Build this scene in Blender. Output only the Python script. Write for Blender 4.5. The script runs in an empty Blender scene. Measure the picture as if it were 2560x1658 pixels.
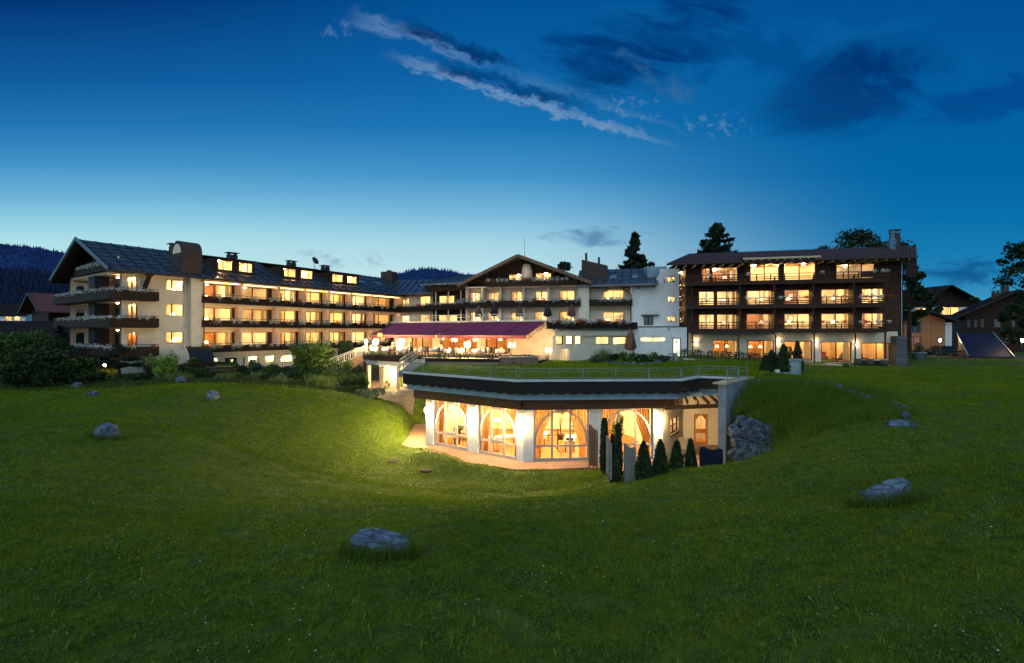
import bpy, math, random
import numpy as np
from mathutils import Vector, Matrix, noise
random.seed(7); RNG = np.random.default_rng(7)
S = bpy.context.scene
COL = S.collection
R_ = math.radians
F = 1138.0          # focal length in photograph pixels (2560 wide)
CZ = 8.0            # eye height above the floor of the sunken pavilion
def lin(r, g, b):
    f = lambda c: (c/255/12.92) if c/255 <= .04045 else ((c/255+.055)/1.055)**2.4
    return (f(r), f(g), f(b), 1)
# ------------------------------------------------------------------ camera
cam = bpy.data.objects.new('camera', bpy.data.cameras.new('camera')); COL.objects.link(cam)
cam.location = (0, 0, CZ); cam.rotation_euler = (R_(90), 0, 0)
cam.data.sensor_width = 36; cam.data.lens = F*36/2560; cam.data.clip_end = 6000; cam.data.clip_start = .1
S.camera = cam
S.view_settings.view_transform = 'Standard'; S.view_settings.look = 'None'
S.view_settings.exposure = 0; S.view_settings.gamma = 1
cy = S.cycles
cy.use_denoising = True; cy.max_bounces = 7; cy.diffuse_bounces = 4; cy.glossy_bounces = 3
cy.transmission_bounces = 4; cy.transparent_max_bounces = 16; cy.sample_clamp_indirect = 4
cy.use_light_tree = True; cy.caustics_reflective = False; cy.caustics_refractive = False
# ------------------------------------------------------------------ node helper
class NT:
    def __init__(s, tree): s.t = tree
    def n(s, kind, **kw):
        nd = s.t.nodes.new(kind)
        for k, v in kw.items(): setattr(nd, k, v)
        return nd
    def put(s, sock, v):
        if isinstance(v, bpy.types.NodeSocket): s.t.links.new(v, sock)
        else: sock.default_value = v
    def m(s, op, a, b=None, c=None, clamp=False):
        nd = s.n('ShaderNodeMath', operation=op, use_clamp=clamp)
        for i, v in enumerate((a, b, c)):
            if v is not None: s.put(nd.inputs[i], v)
        return nd.outputs[0]
    def step(s, x, lo, hi, a=0., b=1.):
        nd = s.n('ShaderNodeMapRange', interpolation_type='SMOOTHSTEP')
        s.put(nd.inputs[0], x); s.put(nd.inputs[1], lo); s.put(nd.inputs[2], hi); s.put(nd.inputs[3], a); s.put(nd.inputs[4], b)
        return nd.outputs[0]
    def mix(s, f, a, b):
        nd = s.n('ShaderNodeMix', data_type='RGBA')
        s.put(nd.inputs[0], f); s.put(nd.inputs[6], a); s.put(nd.inputs[7], b)
        return nd.outputs[2]
    def ramp(s, x, stops):
        nd = s.n('ShaderNodeValToRGB'); s.put(nd.inputs[0], x)
        e = nd.color_ramp.elements
        while len(e) < len(stops): e.new(.5)
        for el, (p, c) in zip(e, stops): el.position = p; el.color = c
        return nd.outputs[0]
    def vec(s, x, y, z):
        nd = s.n('ShaderNodeCombineXYZ')
        for i, v in enumerate((x, y, z)): s.put(nd.inputs[i], v)
        return nd.outputs[0]
    def noise(s, v, scale, detail=4, rough=.55, dist=0.):
        nd = s.n('ShaderNodeTexNoise'); s.put(nd.inputs['Vector'], v)
        nd.inputs['Scale'].default_value = scale; nd.inputs['Detail'].default_value = detail
        nd.inputs['Roughness'].default_value = rough; nd.inputs['Distortion'].default_value = dist
        return nd.outputs[0]
# ------------------------------------------------------------------ dusk sky (directions in the world, nothing follows the camera)
W = bpy.data.worlds.new('World'); S.world = W; W.use_nodes = True
W.node_tree.nodes.clear(); w = NT(W.node_tree)
tc = w.n('ShaderNodeTexCoord'); sp = w.n('ShaderNodeSeparateXYZ'); w.put(sp.inputs[0], tc.outputs['Generated'])
dx, dy, dz = sp.outputs
az = w.m('ARCTAN2', dx, dy)
hor = w.m('SQRT', w.m('ADD', w.m('MULTIPLY', dx, dx), w.m('MULTIPLY', dy, dy)))
el = w.m('DIVIDE', dz, w.m('MAXIMUM', w.m('MAXIMUM', dy, w.m('MULTIPLY', hor, .55)), .001))
elc = w.m('MULTIPLY', el, 1.0, clamp=True)
left = w.ramp(elc, [(0, lin(200, 228, 226)), (.13, lin(190, 229, 231)), (.20, lin(174, 223, 232)), (.25, lin(140, 203, 225)), (.30, lin(106, 177, 216)), (.37, lin(66, 147, 200)), (.45, lin(36, 119, 181)), (.55, lin(16, 93, 160)), (.73, lin(3, 54, 118)), (1, lin(2, 42, 98))])
mid = w.ramp(elc, [(0, lin(200, 226, 228)), (.13, lin(188, 224, 232)), (.19, lin(166, 214, 229)), (.26, lin(118, 183, 219)), (.34, lin(66, 149, 202)), (.45, lin(26, 116, 180)), (.57, lin(10, 99, 166)), (.73, lin(2, 83, 151)), (1, lin(2, 54, 116))])
right = w.ramp(elc, [(0, lin(96, 168, 202)), (.1, lin(44, 138, 188)), (.17, lin(22, 124, 179)), (.25, lin(8, 112, 171)), (.35, lin(2, 102, 165)), (.5, lin(2, 94, 160)), (.73, lin(2, 80, 147)), (1, lin(2, 52, 112))])
sky = w.mix(w.step(az, -.85, .02), left, mid)
sky = w.mix(w.step(az, -.05, .74), sky, right)
# clouds, laid out on the tangent plane of the northern sky
yy = w.m('MAXIMUM', dy, .05)
cu = w.m('DIVIDE', dx, yy); cv = w.m('DIVIDE', dz, yy)
def cpx(px, py): return ((px-1280)/F, (829-py)/F)
cvec = w.vec(cu, cv, 0.)
n1 = w.noise(cvec, 9, 6, .62, .3); n2 = w.noise(cvec, 26, 5, .6, .4); n3 = w.noise(w.vec(w.m('MULTIPLY', cu, 2.2), w.m('MULTIPLY', cv, 7.), 3.), 2.6, 5, .6, .5)
n4 = w.noise(w.vec(w.m('ADD', w.m('MULTIPLY', cu, 2.), w.m('MULTIPLY', cv, 3.2)), w.m('MULTIPLY', cv, 5.), 9.), 3.5, 6, .62, .6)
n6 = w.noise(cvec, 48, 5, .65, .3)
wob = w.m('ADD', w.m('MULTIPLY', w.m('SUBTRACT', n1, .5), .042), w.m('ADD', w.m('MULTIPLY', w.m('SUBTRACT', n2, .5), .030), w.m('MULTIPLY', w.m('SUBTRACT', n6, .5), .022)))
def streak(p, q, hw, lo, hi, s0, s1, base, colour, amt, tap=.62):
    """soft band from p to q; lo..hi = extent across the axis (below / above), s0..s1 along it"""
    (ax, ay), (bx, by) = cpx(*p), cpx(*q); L = math.hypot(bx-ax, by-ay); ux, uy = (bx-ax)/L, (by-ay)/L
    xx = w.m('SUBTRACT', cu, ax); yv = w.m('SUBTRACT', cv, ay)
    s = w.m('DIVIDE', w.m('ADD', w.m('MULTIPLY', xx, ux), w.m('MULTIPLY', yv, uy)), L)
    al = w.m('ADD', w.m('MULTIPLY', xx, ux), w.m('MULTIPLY', yv, uy)); ac = w.m('ADD', w.m('MULTIPLY', xx, -uy), w.m('MULTIPLY', yv, ux))
    fil = w.noise(w.vec(w.m('MULTIPLY', al, 7.), w.m('MULTIPLY', ac, 26.), lo*40), 1.6, 8, .64, .35); fil2 = w.noise(w.vec(w.m('MULTIPLY', al, 18.), w.m('MULTIPLY', ac, 60.), 4.), 1.5, 7, .62, .3)
    t = w.m('ADD', w.m('ADD', ac, wob), w.m('ADD', w.m('MULTIPLY', w.m('SUBTRACT', fil, .5), .05), w.m('MULTIPLY', w.m('SUBTRACT', fil2, .5), .02)))
    t = w.m('DIVIDE', t, w.m('MAXIMUM', w.m('SUBTRACT', 1., w.m('MULTIPLY', s, tap)), .12))
    f = w.m('MULTIPLY', w.step(t, lo-hw*.6, lo+hw*.7), w.step(t, hi-hw, hi+hw, 1., 0.))
    f = w.m('MULTIPLY', f, w.m('MULTIPLY', w.step(s, s0-.05, s0+.16), w.step(s, s1-.35, s1, 1., 0.)))
    f = w.m('MULTIPLY', f, w.m('MULTIPLY', w.step(fil, .22, .62, .25, 1.), amt))
    return w.mix(f, base, colour)
pale, dark = lin(128, 152, 190), lin(2, 44, 96)
sky = streak((870, 30), (1330, 200), .014, -.022, .018, .02, .85, sky, lin(98, 138, 186), .70)
sky = streak((900, 40), (1300, 178), .018, -.006, .034, .22, 1.1, sky, dark, .92)
sky = streak((965, 140), (1700, 372), .011, -.016, .014, .02, 1.05, sky, lin(116, 152, 192), .80)
sky = streak((1010, 152), (1560, 300), .016, -.006, .030, .10, .95, sky, lin(2, 58, 116), .9)
sky = streak((1240, 180), (1720, 330), .014, -.004, .016, .0, 1.1, sky, lin(84, 136, 180), .35)
def blob(px, py, rx, ry, base, colour, amt, nz, lo=.42, hi=.62, rot=0.):
    ax, ay = cpx(px, py); c_, s_ = math.cos(rot), math.sin(rot)
    xx = w.m('SUBTRACT', cu, ax); yv = w.m('SUBTRACT', cv, ay)
    a_ = w.m('DIVIDE', w.m('ADD', w.m('MULTIPLY', xx, c_), w.m('MULTIPLY', yv, s_)), rx/F)
    b_ = w.m('DIVIDE', w.m('SUBTRACT', w.m('MULTIPLY', yv, c_), w.m('MULTIPLY', xx, s_)), ry/F)
    r2 = w.m('ADD', w.m('MULTIPLY', a_, a_), w.m('MULTIPLY', b_, b_))
    f = w.m('MULTIPLY', w.step(w.m('ADD', nz, w.m('MULTIPLY', r2, -.16)), lo, hi), amt)
    return w.mix(w.m('MULTIPLY', f, w.step(r2, .3, 1.5, 1., 0.)), base, colour)
n5 = w.noise(w.vec(w.m('ADD', cu, w.m('MULTIPLY', cv, -.6)), w.m('MULTIPLY', cv, 1.7), 5.), 5.5, 7, .64, .5)
sky = blob(2000, 120, 620, 190, sky, lin(10, 104, 166), .55, n5, .38, .60)
sky = blob(1660, 90, 300, 120, sky, lin(0, 52, 112), .95, n4, .24, .62, .45)
sky = blob(1480, 130, 170, 60, sky, lin(0, 56, 118), .85, n4, .24, .62, -.1)
sky = blob(2140, 215, 260, 120, sky, lin(0, 48, 112), 1., n5, .22, .60, .3)
sky = blob(2500, 240, 230, 60, sky, lin(0, 62, 132), .6, n4, .32, .52, .2)
sky = blob(1800, 150, 420, 120, sky, lin(0, 72, 136), .6, n1, .42, .60)
sky = blob(2060, 250, 300, 110, sky, lin(26, 110, 166), .40, n5, .42, .72)
sky = blob(1790, 312, 110, 40, sky, lin(96, 142, 178), .62, n6, .44, .66)
sky = blob(1640, 180, 190, 60, sky, lin(70, 128, 170), .45, n1, .46, .66, -.5)
sky = blob(850, 75, 90, 50, sky, lin(92, 132, 180), .6, n6, .48, .70)
sky = blob(1570, 270, 110, 50, sky, lin(104, 146, 182), .55, n6, .46, .66)
sky = blob(800, 655, 260, 42, sky, lin(118, 152, 174), .75, n3, .44, .62)
sky = blob(1090, 652, 160, 20, sky, lin(112, 154, 182), .6, n3, .44, .62)
sky = blob(1480, 600, 230, 60, sky, lin(52, 110, 160), .7, n3, .48, .66)
sky = blob(2420, 690, 200, 70, sky, lin(8, 80, 138), .8, n3, .42, .62)
# the sky that is behind and above the view: brightened to teal as added fill light
back = w.m('ADD', w.step(dy, .25, -.45), w.m('MULTIPLY', w.step(dz, .6, .95), .55), clamp=True)
sky = w.mix(back, sky, (.14, .44, .70, 1))
sky = w.mix(w.step(dz, -.02, -.12), sky, (.004, .008, .01, 1))
bg = w.n('ShaderNodeBackground'); w.put(bg.inputs[0], sky); bg.inputs[1].default_value = 1.0
wo = w.n('ShaderNodeOutputWorld'); w.put(wo.inputs[0], bg.outputs[0])
# ------------------------------------------------------------------ the last soft light of the dusk sky, from behind the viewer
sl = bpy.data.lights.new('dusk_light', 'SUN'); sl.energy = 1.15; sl.angle = R_(90); sl.color = (1., .90, .78)
so = bpy.data.objects.new('dusk_light', sl); COL.objects.link(so); so.rotation_euler = (R_(58), 0, R_(-20))
# ------------------------------------------------------------------ materials
MATS = {}
def cloth(name, c1, c2, trans):
    m = bpy.data.materials.new(name); m.use_nodes = True; t = NT(m.node_tree); m.node_tree.nodes.clear(); tcn = t.n('ShaderNodeTexCoord'); mp = t.n('ShaderNodeMapping'); t.put(mp.inputs[0], tcn.outputs['Object']); mp.inputs[3].default_value = (1, 1, .05)
    c = t.mix(t.step(t.noise(mp.outputs[0], 9, 4), .35, .65), (*c1, 1), (*c2, 1)); d = t.n('ShaderNodeBsdfDiffuse'); t.put(d.inputs[0], c); tr = t.n('ShaderNodeBsdfTranslucent'); t.put(tr.inputs[0], c)
    mx = t.n('ShaderNodeMixShader'); mx.inputs[0].default_value = trans; t.put(mx.inputs[1], d.outputs[0]); t.put(mx.inputs[2], tr.outputs[0]); o = t.n('ShaderNodeOutputMaterial'); t.put(o.inputs[0], mx.outputs[0]); MATS[name] = m; return m
def M(name, c1, c2=None, rough=.7, scale=4., bump=0., bscale=None, metal=0., spec=.3, vec='Object', detail=5, stretch=(1, 1, 1), lo=.35, hi=.65):
    m = bpy.data.materials.new(name); m.use_nodes = True; t = NT(m.node_tree)
    b = m.node_tree.nodes['Principled BSDF']
    tcn = t.n('ShaderNodeTexCoord'); mp = t.n('ShaderNodeMapping'); t.put(mp.inputs[0], tcn.outputs[vec]); mp.inputs[3].default_value = stretch
    nz = t.noise(mp.outputs[0], scale, detail, .6)
    c2 = c2 or tuple(x*.7 for x in c1)
    t.put(b.inputs['Base Color'], t.mix(t.step(nz, lo, hi), (*c1, 1), (*c2, 1)))
    b.inputs['Roughness'].default_value = rough; b.inputs['Metallic'].default_value = metal; b.inputs['Specular IOR Level'].default_value = spec
    if bump:
        bp = t.n('ShaderNodeBump'); bp.inputs['Strength'].default_value = bump; bp.inputs['Distance'].default_value = .03
        t.put(bp.inputs['Height'], t.noise(mp.outputs[0], bscale or scale*6, 5, .6)); t.put(b.inputs['Normal'], bp.outputs[0])
    MATS[name] = m; return m
def boards(name, c1, c2, axis=2, pitch=.16, rough=.65, gap=.10, scale=2.):
    """timber boards: a thin dark joint every `pitch` metres along one object axis, grain noise along the boards"""
    m = bpy.data.materials.new(name); m.use_nodes = True; t = NT(m.node_tree); b = m.node_tree.nodes['Principled BSDF']
    tcn = t.n('ShaderNodeTexCoord'); sx = t.n('ShaderNodeSeparateXYZ'); t.put(sx.inputs[0], tcn.outputs['Object'])
    q = t.m('DIVIDE', sx.outputs[axis], pitch); fr = t.m('FRACT', q); fl = t.m('FLOOR', q)
    wn = t.n('ShaderNodeTexWhiteNoise', noise_dimensions='1D'); t.put(wn.inputs['W'], fl)
    st = [.6, .6, .6]; st[axis] = 14
    mp = t.n('ShaderNodeMapping'); t.put(mp.inputs[0], tcn.outputs['Object']); mp.inputs[3].default_value = st
    g = t.noise(mp.outputs[0], scale, 6, .65)
    c = t.mix(t.m('ADD', t.m('MULTIPLY', g, .7), t.m('MULTIPLY', wn.outputs[0], .35), clamp=True), (*c1, 1), (*c2, 1))
    jl = t.step(t.m('ABSOLUTE', t.m('SUBTRACT', fr, .5)), .5-gap, .5-gap*.3)
    t.put(b.inputs['Base Color'], c); b.inputs['Roughness'].default_value = rough; b.inputs['Specular IOR Level'].default_value = .25
    bp = t.n('ShaderNodeBump'); bp.inputs['Strength'].default_value = .8; bp.inputs['Distance'].default_value = .02
    t.put(bp.inputs['Height'], t.m('SUBTRACT', t.m('MULTIPLY', g, .3), jl)); t.put(b.inputs['Normal'], bp.outputs[0])
    MATS[name] = m; return m
def leafmat(name, c1, c2, trans=.25, rough=.6):
    m = bpy.data.materials.new(name); m.use_nodes = True; t = NT(m.node_tree); nt = m.node_tree
    nt.nodes.clear()
    ge = t.n('ShaderNodeNewGeometry'); rnd = ge.outputs['Random Per Island']
    tcn = t.n('ShaderNodeTexCoord'); big = t.noise(tcn.outputs['Object'], .9, 2, .5)
    c = t.mix(t.m('ADD', t.m('MULTIPLY', rnd, .6), t.m('MULTIPLY', big, .5), clamp=True), (*c1, 1), (*c2, 1))
    d = t.n('ShaderNodeBsdfPrincipled'); t.put(d.inputs['Base Color'], c); d.inputs['Roughness'].default_value = rough; d.inputs['Specular IOR Level'].default_value = .25
    tr = t.n('ShaderNodeBsdfTranslucent'); t.put(tr.inputs[0], c)
    mx = t.n('ShaderNodeMixShader'); mx.inputs[0].default_value = trans
    t.put(mx.inputs[1], d.outputs[0]); t.put(mx.inputs[2], tr.outputs[0])
    o = t.n('ShaderNodeOutputMaterial'); t.put(o.inputs[0], mx.outputs[0])
    MATS[name] = m; return m
def emit(name, c, strength):
    m = bpy.data.materials.new(name); m.use_nodes = True; b = m.node_tree.nodes['Principled BSDF']
    t = NT(m.node_tree); tcn = t.n('ShaderNodeTexCoord'); nz = t.noise(tcn.outputs['Object'], 6, 2)
    b.inputs['Base Color'].default_value = (*c, 1); t.put(b.inputs['Emission Color'], t.mix(nz, (*c, 1), (*[x*.9 for x in c], 1)))
    b.inputs['Emission Strength'].default_value = strength; b.inputs['Roughness'].default_value = .6
    MATS[name] = m; return m
def glass(name, tint=(.95, .97, 1), amt=.10):
    m = bpy.data.materials.new(name); m.use_nodes = True; t = NT(m.node_tree); m.node_tree.nodes.clear()
    a = t.n('ShaderNodeBsdfTransparent'); a.inputs[0].default_value = (*tint, 1)
    g = t.n('ShaderNodeBsdfGlossy'); g.inputs[0].default_value = (1, 1, 1, 1); g.inputs['Roughness'].default_value = .03
    fr = t.n('ShaderNodeFresnel'); fr.inputs[0].default_value = 1.45
    f = t.m('ADD', t.m('MULTIPLY', fr.outputs[0], .8), amt*.2, clamp=True)
    mx = t.n('ShaderNodeMixShader'); t.put(mx.inputs[0], f); t.put(mx.inputs[1], a.outputs[0]); t.put(mx.inputs[2], g.outputs[0])
    o = t.n('ShaderNodeOutputMaterial'); t.put(o.inputs[0], mx.outputs[0]); MATS[name] = m; return m
STUCCO = M('stucco', (.76, .65, .51), (.68, .57, .44), .9, 1.3, .5, 26)
STUCCO_COOL = M('stucco_white', (.74, .73, .71), (.66, .65, .64), .9, 1.1, .6, 30)
PLASTER_WALL = M('rough_white_plaster', (.78, .77, .75), (.68, .67, .66), .9, 2.2, 1.0, 9)
BROWN = boards('dark_brown_boards', (.014, .0075, .0055), (.034, .016, .010), 2, .17)
BROWN_V = M('dark_brown_wood', (.038, .018, .011), (.020, .010, .007), .6, 3, .3, 20, stretch=(2, 2, .3))
CHALET = boards('brown_cladding', (.036, .015, .008), (.085, .035, .018), 2, .2)
CHALET_RAIL = boards('brown_balcony_boards', (.026, .012, .007), (.055, .025, .014), 2, .19)
HUTWOOD = boards('larch_boards', (.20, .095, .042), (.36, .19, .09), 0, .22, gap=.08)
SOFFIT = M('soffit_wood', (.13, .062, .028), (.085, .038, .018), .7, 3, .2, 20, stretch=(.4, 3, 3))
ROOFMETAL = M('sheet_metal_roof', (.15, .152, .175), (.09, .092, .11), .36, 1.2, .15, 8, metal=.65, spec=.5)
SEAM = M('roof_seam', (.022, .022, .025), (.014, .014, .016), .5, 3, metal=.3)
REDTILE = M('red_brown_tiles', (.078, .040, .044), (.045, .026, .030), .55, 3.5, .6, 30)
DARKTILE = M('dark_tiles', (.022, .017, .018), (.013, .010, .011), .9, 3, .6, 26, spec=.08)
BRICKCH = M('chimney_cladding', (.070, .044, .038), (.040, .028, .026), .7, 3, .4, 20)
DARKMETAL = M('dark_metal', (.045, .045, .05), (.03, .03, .033), .4, 5, metal=.7)
GREYMETAL = M('galvanised_metal', (.36, .39, .42), (.26, .28, .31), .35, 4, metal=.8)
WHITEMETAL = M('white_painted_metal', (.66, .66, .64), (.55, .55, .54), .45, 6)
TEALRAIL = M('green_grey_railing', (.16, .27, .27), (.10, .19, .20), .45, 6, metal=.4)
WINFRAME = M('brown_window_frame', (.07, .038, .022), (.05, .027, .016), .5, 6)
DARKFRAME = M('dark_window_frame', (.035, .03, .028), (.02, .018, .017), .45, 6)
PALEFRAME = M('pale_window_frame', (.50, .44, .41), (.42, .37, .345), .55, 5)
GLASS = glass('window_glass')
ROOMWALL = M('cream_room_wall', (.84, .71, .47), (.79, .65, .41), .9, 1.2)
ROOMWOOD = M('honey_wood', (.52, .25, .075), (.36, .16, .045), .55, 2.5, stretch=(4, 4, .6))
KITCHWALL = M('white_kitchen_wall', (.80, .78, .60), (.74, .72, .55), .8, 1.4)
CURTAIN = cloth('cream_curtain', (.78, .64, .42), (.64, .49, .28), .45)
TANCURTAIN = cloth('tan_curtain', (.72, .42, .17), (.50, .25, .085), .5)
LAMPWARM = emit('warm_lamp_glass', (1., .64, .28), 120)
LAMPROOM = emit('warm_ceiling_light', (1., .64, .27), 540)
LAMPROOMS = [emit('ceiling_light_a', (1., .64, .27), 380), emit('ceiling_light_b', (1., .62, .24), 460), emit('ceiling_light_c', (1., .67, .30), 560), emit('ceiling_light_d', (1., .70, .36), 640)]
LAMPSHADE = emit('glowing_lampshade', (1., .78, .44), 7.0)
LAMPCOOL = emit('pale_kitchen_light', (1., .88, .52), 330)
SCONCE = emit('sconce_light', (1., .70, .36), 260)
WALLLAMP2 = emit('bright_wall_lantern_glass', (1., .74, .32), 6500)
WALLLAMP = emit('wall_lantern_glass', (1., .72, .33), 1700)
LANTERN = emit('lantern_glass', (1., .64, .26), 170)
TERRLAMP = emit('terrace_lantern_glass', (1., .64, .25), 1150)
STONE = M('grey_boulder', (.34, .34, .35), (.16, .16, .17), .9, 1.6, 1.0, 7)
def rockmat(name, c1, c2, vein):
    m = bpy.data.materials.new(name); m.use_nodes = True; t = NT(m.node_tree); b = m.node_tree.nodes['Principled BSDF']; tcn = t.n('ShaderNodeTexCoord'); v = tcn.outputs['Object']
    n1 = t.noise(v, 1.8, 9, .68, .6); n2 = t.noise(v, 9., 8, .7, .3); mp = t.n('ShaderNodeMapping'); t.put(mp.inputs[0], v); mp.inputs[3].default_value = (1., 1.6, 3.4); mp.inputs[2].default_value = (.5, .3, .2)
    vo = t.n('ShaderNodeTexVoronoi', feature='DISTANCE_TO_EDGE'); t.put(vo.inputs['Vector'], mp.outputs[0]); vo.inputs['Scale'].default_value = 1.3
    cr = t.step(t.m('ADD', vo.outputs['Distance'], t.m('MULTIPLY', t.m('SUBTRACT', n2, .5), .34)), .0, .05)
    c = t.mix(t.step(n1, .36, .62), (*c1, 1), (*c2, 1)); c = t.mix(t.m('MULTIPLY', t.step(n2, .56, .74), .6), c, (*vein, 1)); c = t.mix(t.m('ADD', t.m('MULTIPLY', cr, .45), .55, clamp=True), (.02, .024, .03, 1), c)
    t.put(b.inputs['Base Color'], c); b.inputs['Roughness'].default_value = .88; b.inputs['Specular IOR Level'].default_value = .2
    bp = t.n('ShaderNodeBump'); bp.inputs['Strength'].default_value = 1.; bp.inputs['Distance'].default_value = .06; t.put(bp.inputs['Height'], t.m('ADD', t.m('MULTIPLY', n2, .8), t.m('MULTIPLY', cr, .5))); t.put(b.inputs['Normal'], bp.outputs[0]); MATS[name] = m; return m
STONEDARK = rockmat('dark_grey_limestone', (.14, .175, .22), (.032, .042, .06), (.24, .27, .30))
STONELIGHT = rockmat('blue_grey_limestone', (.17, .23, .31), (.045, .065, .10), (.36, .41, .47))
PALEBAND = M('pale_blue_band', (.25, .37, .47), (.20, .31, .40), .7, 1.2, .15, 14)
CONCRETE = M('pale_concrete', (.50, .52, .54), (.40, .42, .44), .85, 1.6, .3, 14)
PAVE_T = M('light_paving', (.50, .42, .36), (.40, .33, .28), .8, 2.5, .2, 12)
GRAVEL = M('gravel_bank', (.22, .14, .095), (.10, .062, .042), .95, 5, 1.0, 22)
CLOTHW = M('white_cloth', (.78, .76, .70), (.70, .68, .62), .9, 6)
DARKWOOD = M('dark_garden_furniture', (.05, .032, .022), (.03, .02, .014), .5, 6)
WICKER = M('grey_wicker', (.085, .075, .062), (.05, .044, .037), .75, 20, .6, 60)
SOIL = M('soil', (.035, .024, .015), (.02, .014, .009), .95, 6, .6, 20)
SKIN = M('skin', (.55, .34, .24), (.5, .3, .21), .6, 8)
# ------------------------------------------------------------------ objects
def tag(o, label=None, cat=None, group=None, kind=None):
    for k, v in (('label', label), ('category', cat), ('group', group), ('kind', kind)):
        if v: o[k] = v
    return o
LOCAL = set()      # things whose parts are built in their own coordinates
def thing(name, label, cat, loc=(0, 0, 0), rz=0., group=None, local=False):
    o = bpy.data.objects.new(name, None); COL.objects.link(o); o.location = loc; o.rotation_euler = (0, 0, rz); o.empty_display_size = .3
    if local: LOCAL.add(o.name)
    return tag(o, label, cat, group)
def kids(o): return KIDS.get(o.name, [])
KIDS = {}
def adopt(o, p):
    if p is not None:
        o.parent = p; KIDS.setdefault(p.name, []).append(o)
def copy_tree(o, loc=None, rz=None, label=None, scale=None, parent=None):
    c = o.copy(); COL.objects.link(c)
    if parent is not None: adopt(c, parent)
    if loc is not None: c.location = loc
    if rz is not None: c.rotation_euler = (0, 0, rz)
    if scale is not None: c.scale = scale if hasattr(scale, '__len__') else (scale,)*3
    if label: c['label'] = label
    for k in list(kids(o)): copy_tree(k, parent=c)
    return c
def np_mesh(name, V, Fc):
    me = bpy.data.meshes.new(name); n, k = Fc.shape
    me.vertices.add(len(V)); me.vertices.foreach_set('co', np.asarray(V, np.float32).ravel())
    me.loops.add(n*k); me.loops.foreach_set('vertex_index', Fc.astype(np.int32).ravel())
    me.polygons.add(n); me.polygons.foreach_set('loop_start', np.arange(0, n*k, k, dtype=np.int32))
    me.update(calc_edges=True); return me
def obj(name, me, mats, parent=None, offset=True):
    if not isinstance(mats, (list, tuple)): mats = [mats]
    for m in mats: me.materials.append(m)
    o = bpy.data.objects.new(name, me); COL.objects.link(o); adopt(o, parent); return o
class Fac:
    """a vertical facade plane: a runs along it, d goes into the building, z is up"""
    def __init__(s, x, y, deg):
        s.x, s.y, s.ang = x, y, R_(deg); s.ux, s.uy = math.cos(s.ang), math.sin(s.ang); s.vx, s.vy = -s.uy, s.ux
    def a(s, px, d=0.):
        r = (px-1280)/F
        return (r*(s.y+d*s.vy)-s.x-d*s.vx)/(s.ux-r*s.uy)
    def Z(s, a, d=0.): return s.y+a*s.uy+d*s.vy
    def z(s, px, py, d=0.): return CZ-(py-829)/F*s.Z(s.a(px, d), d)
    def w(s, a, d, z): return (s.x+a*s.ux+d*s.vx, s.y+a*s.uy+d*s.vy, z)
WORLD = Fac(0, 0, 0)
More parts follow.
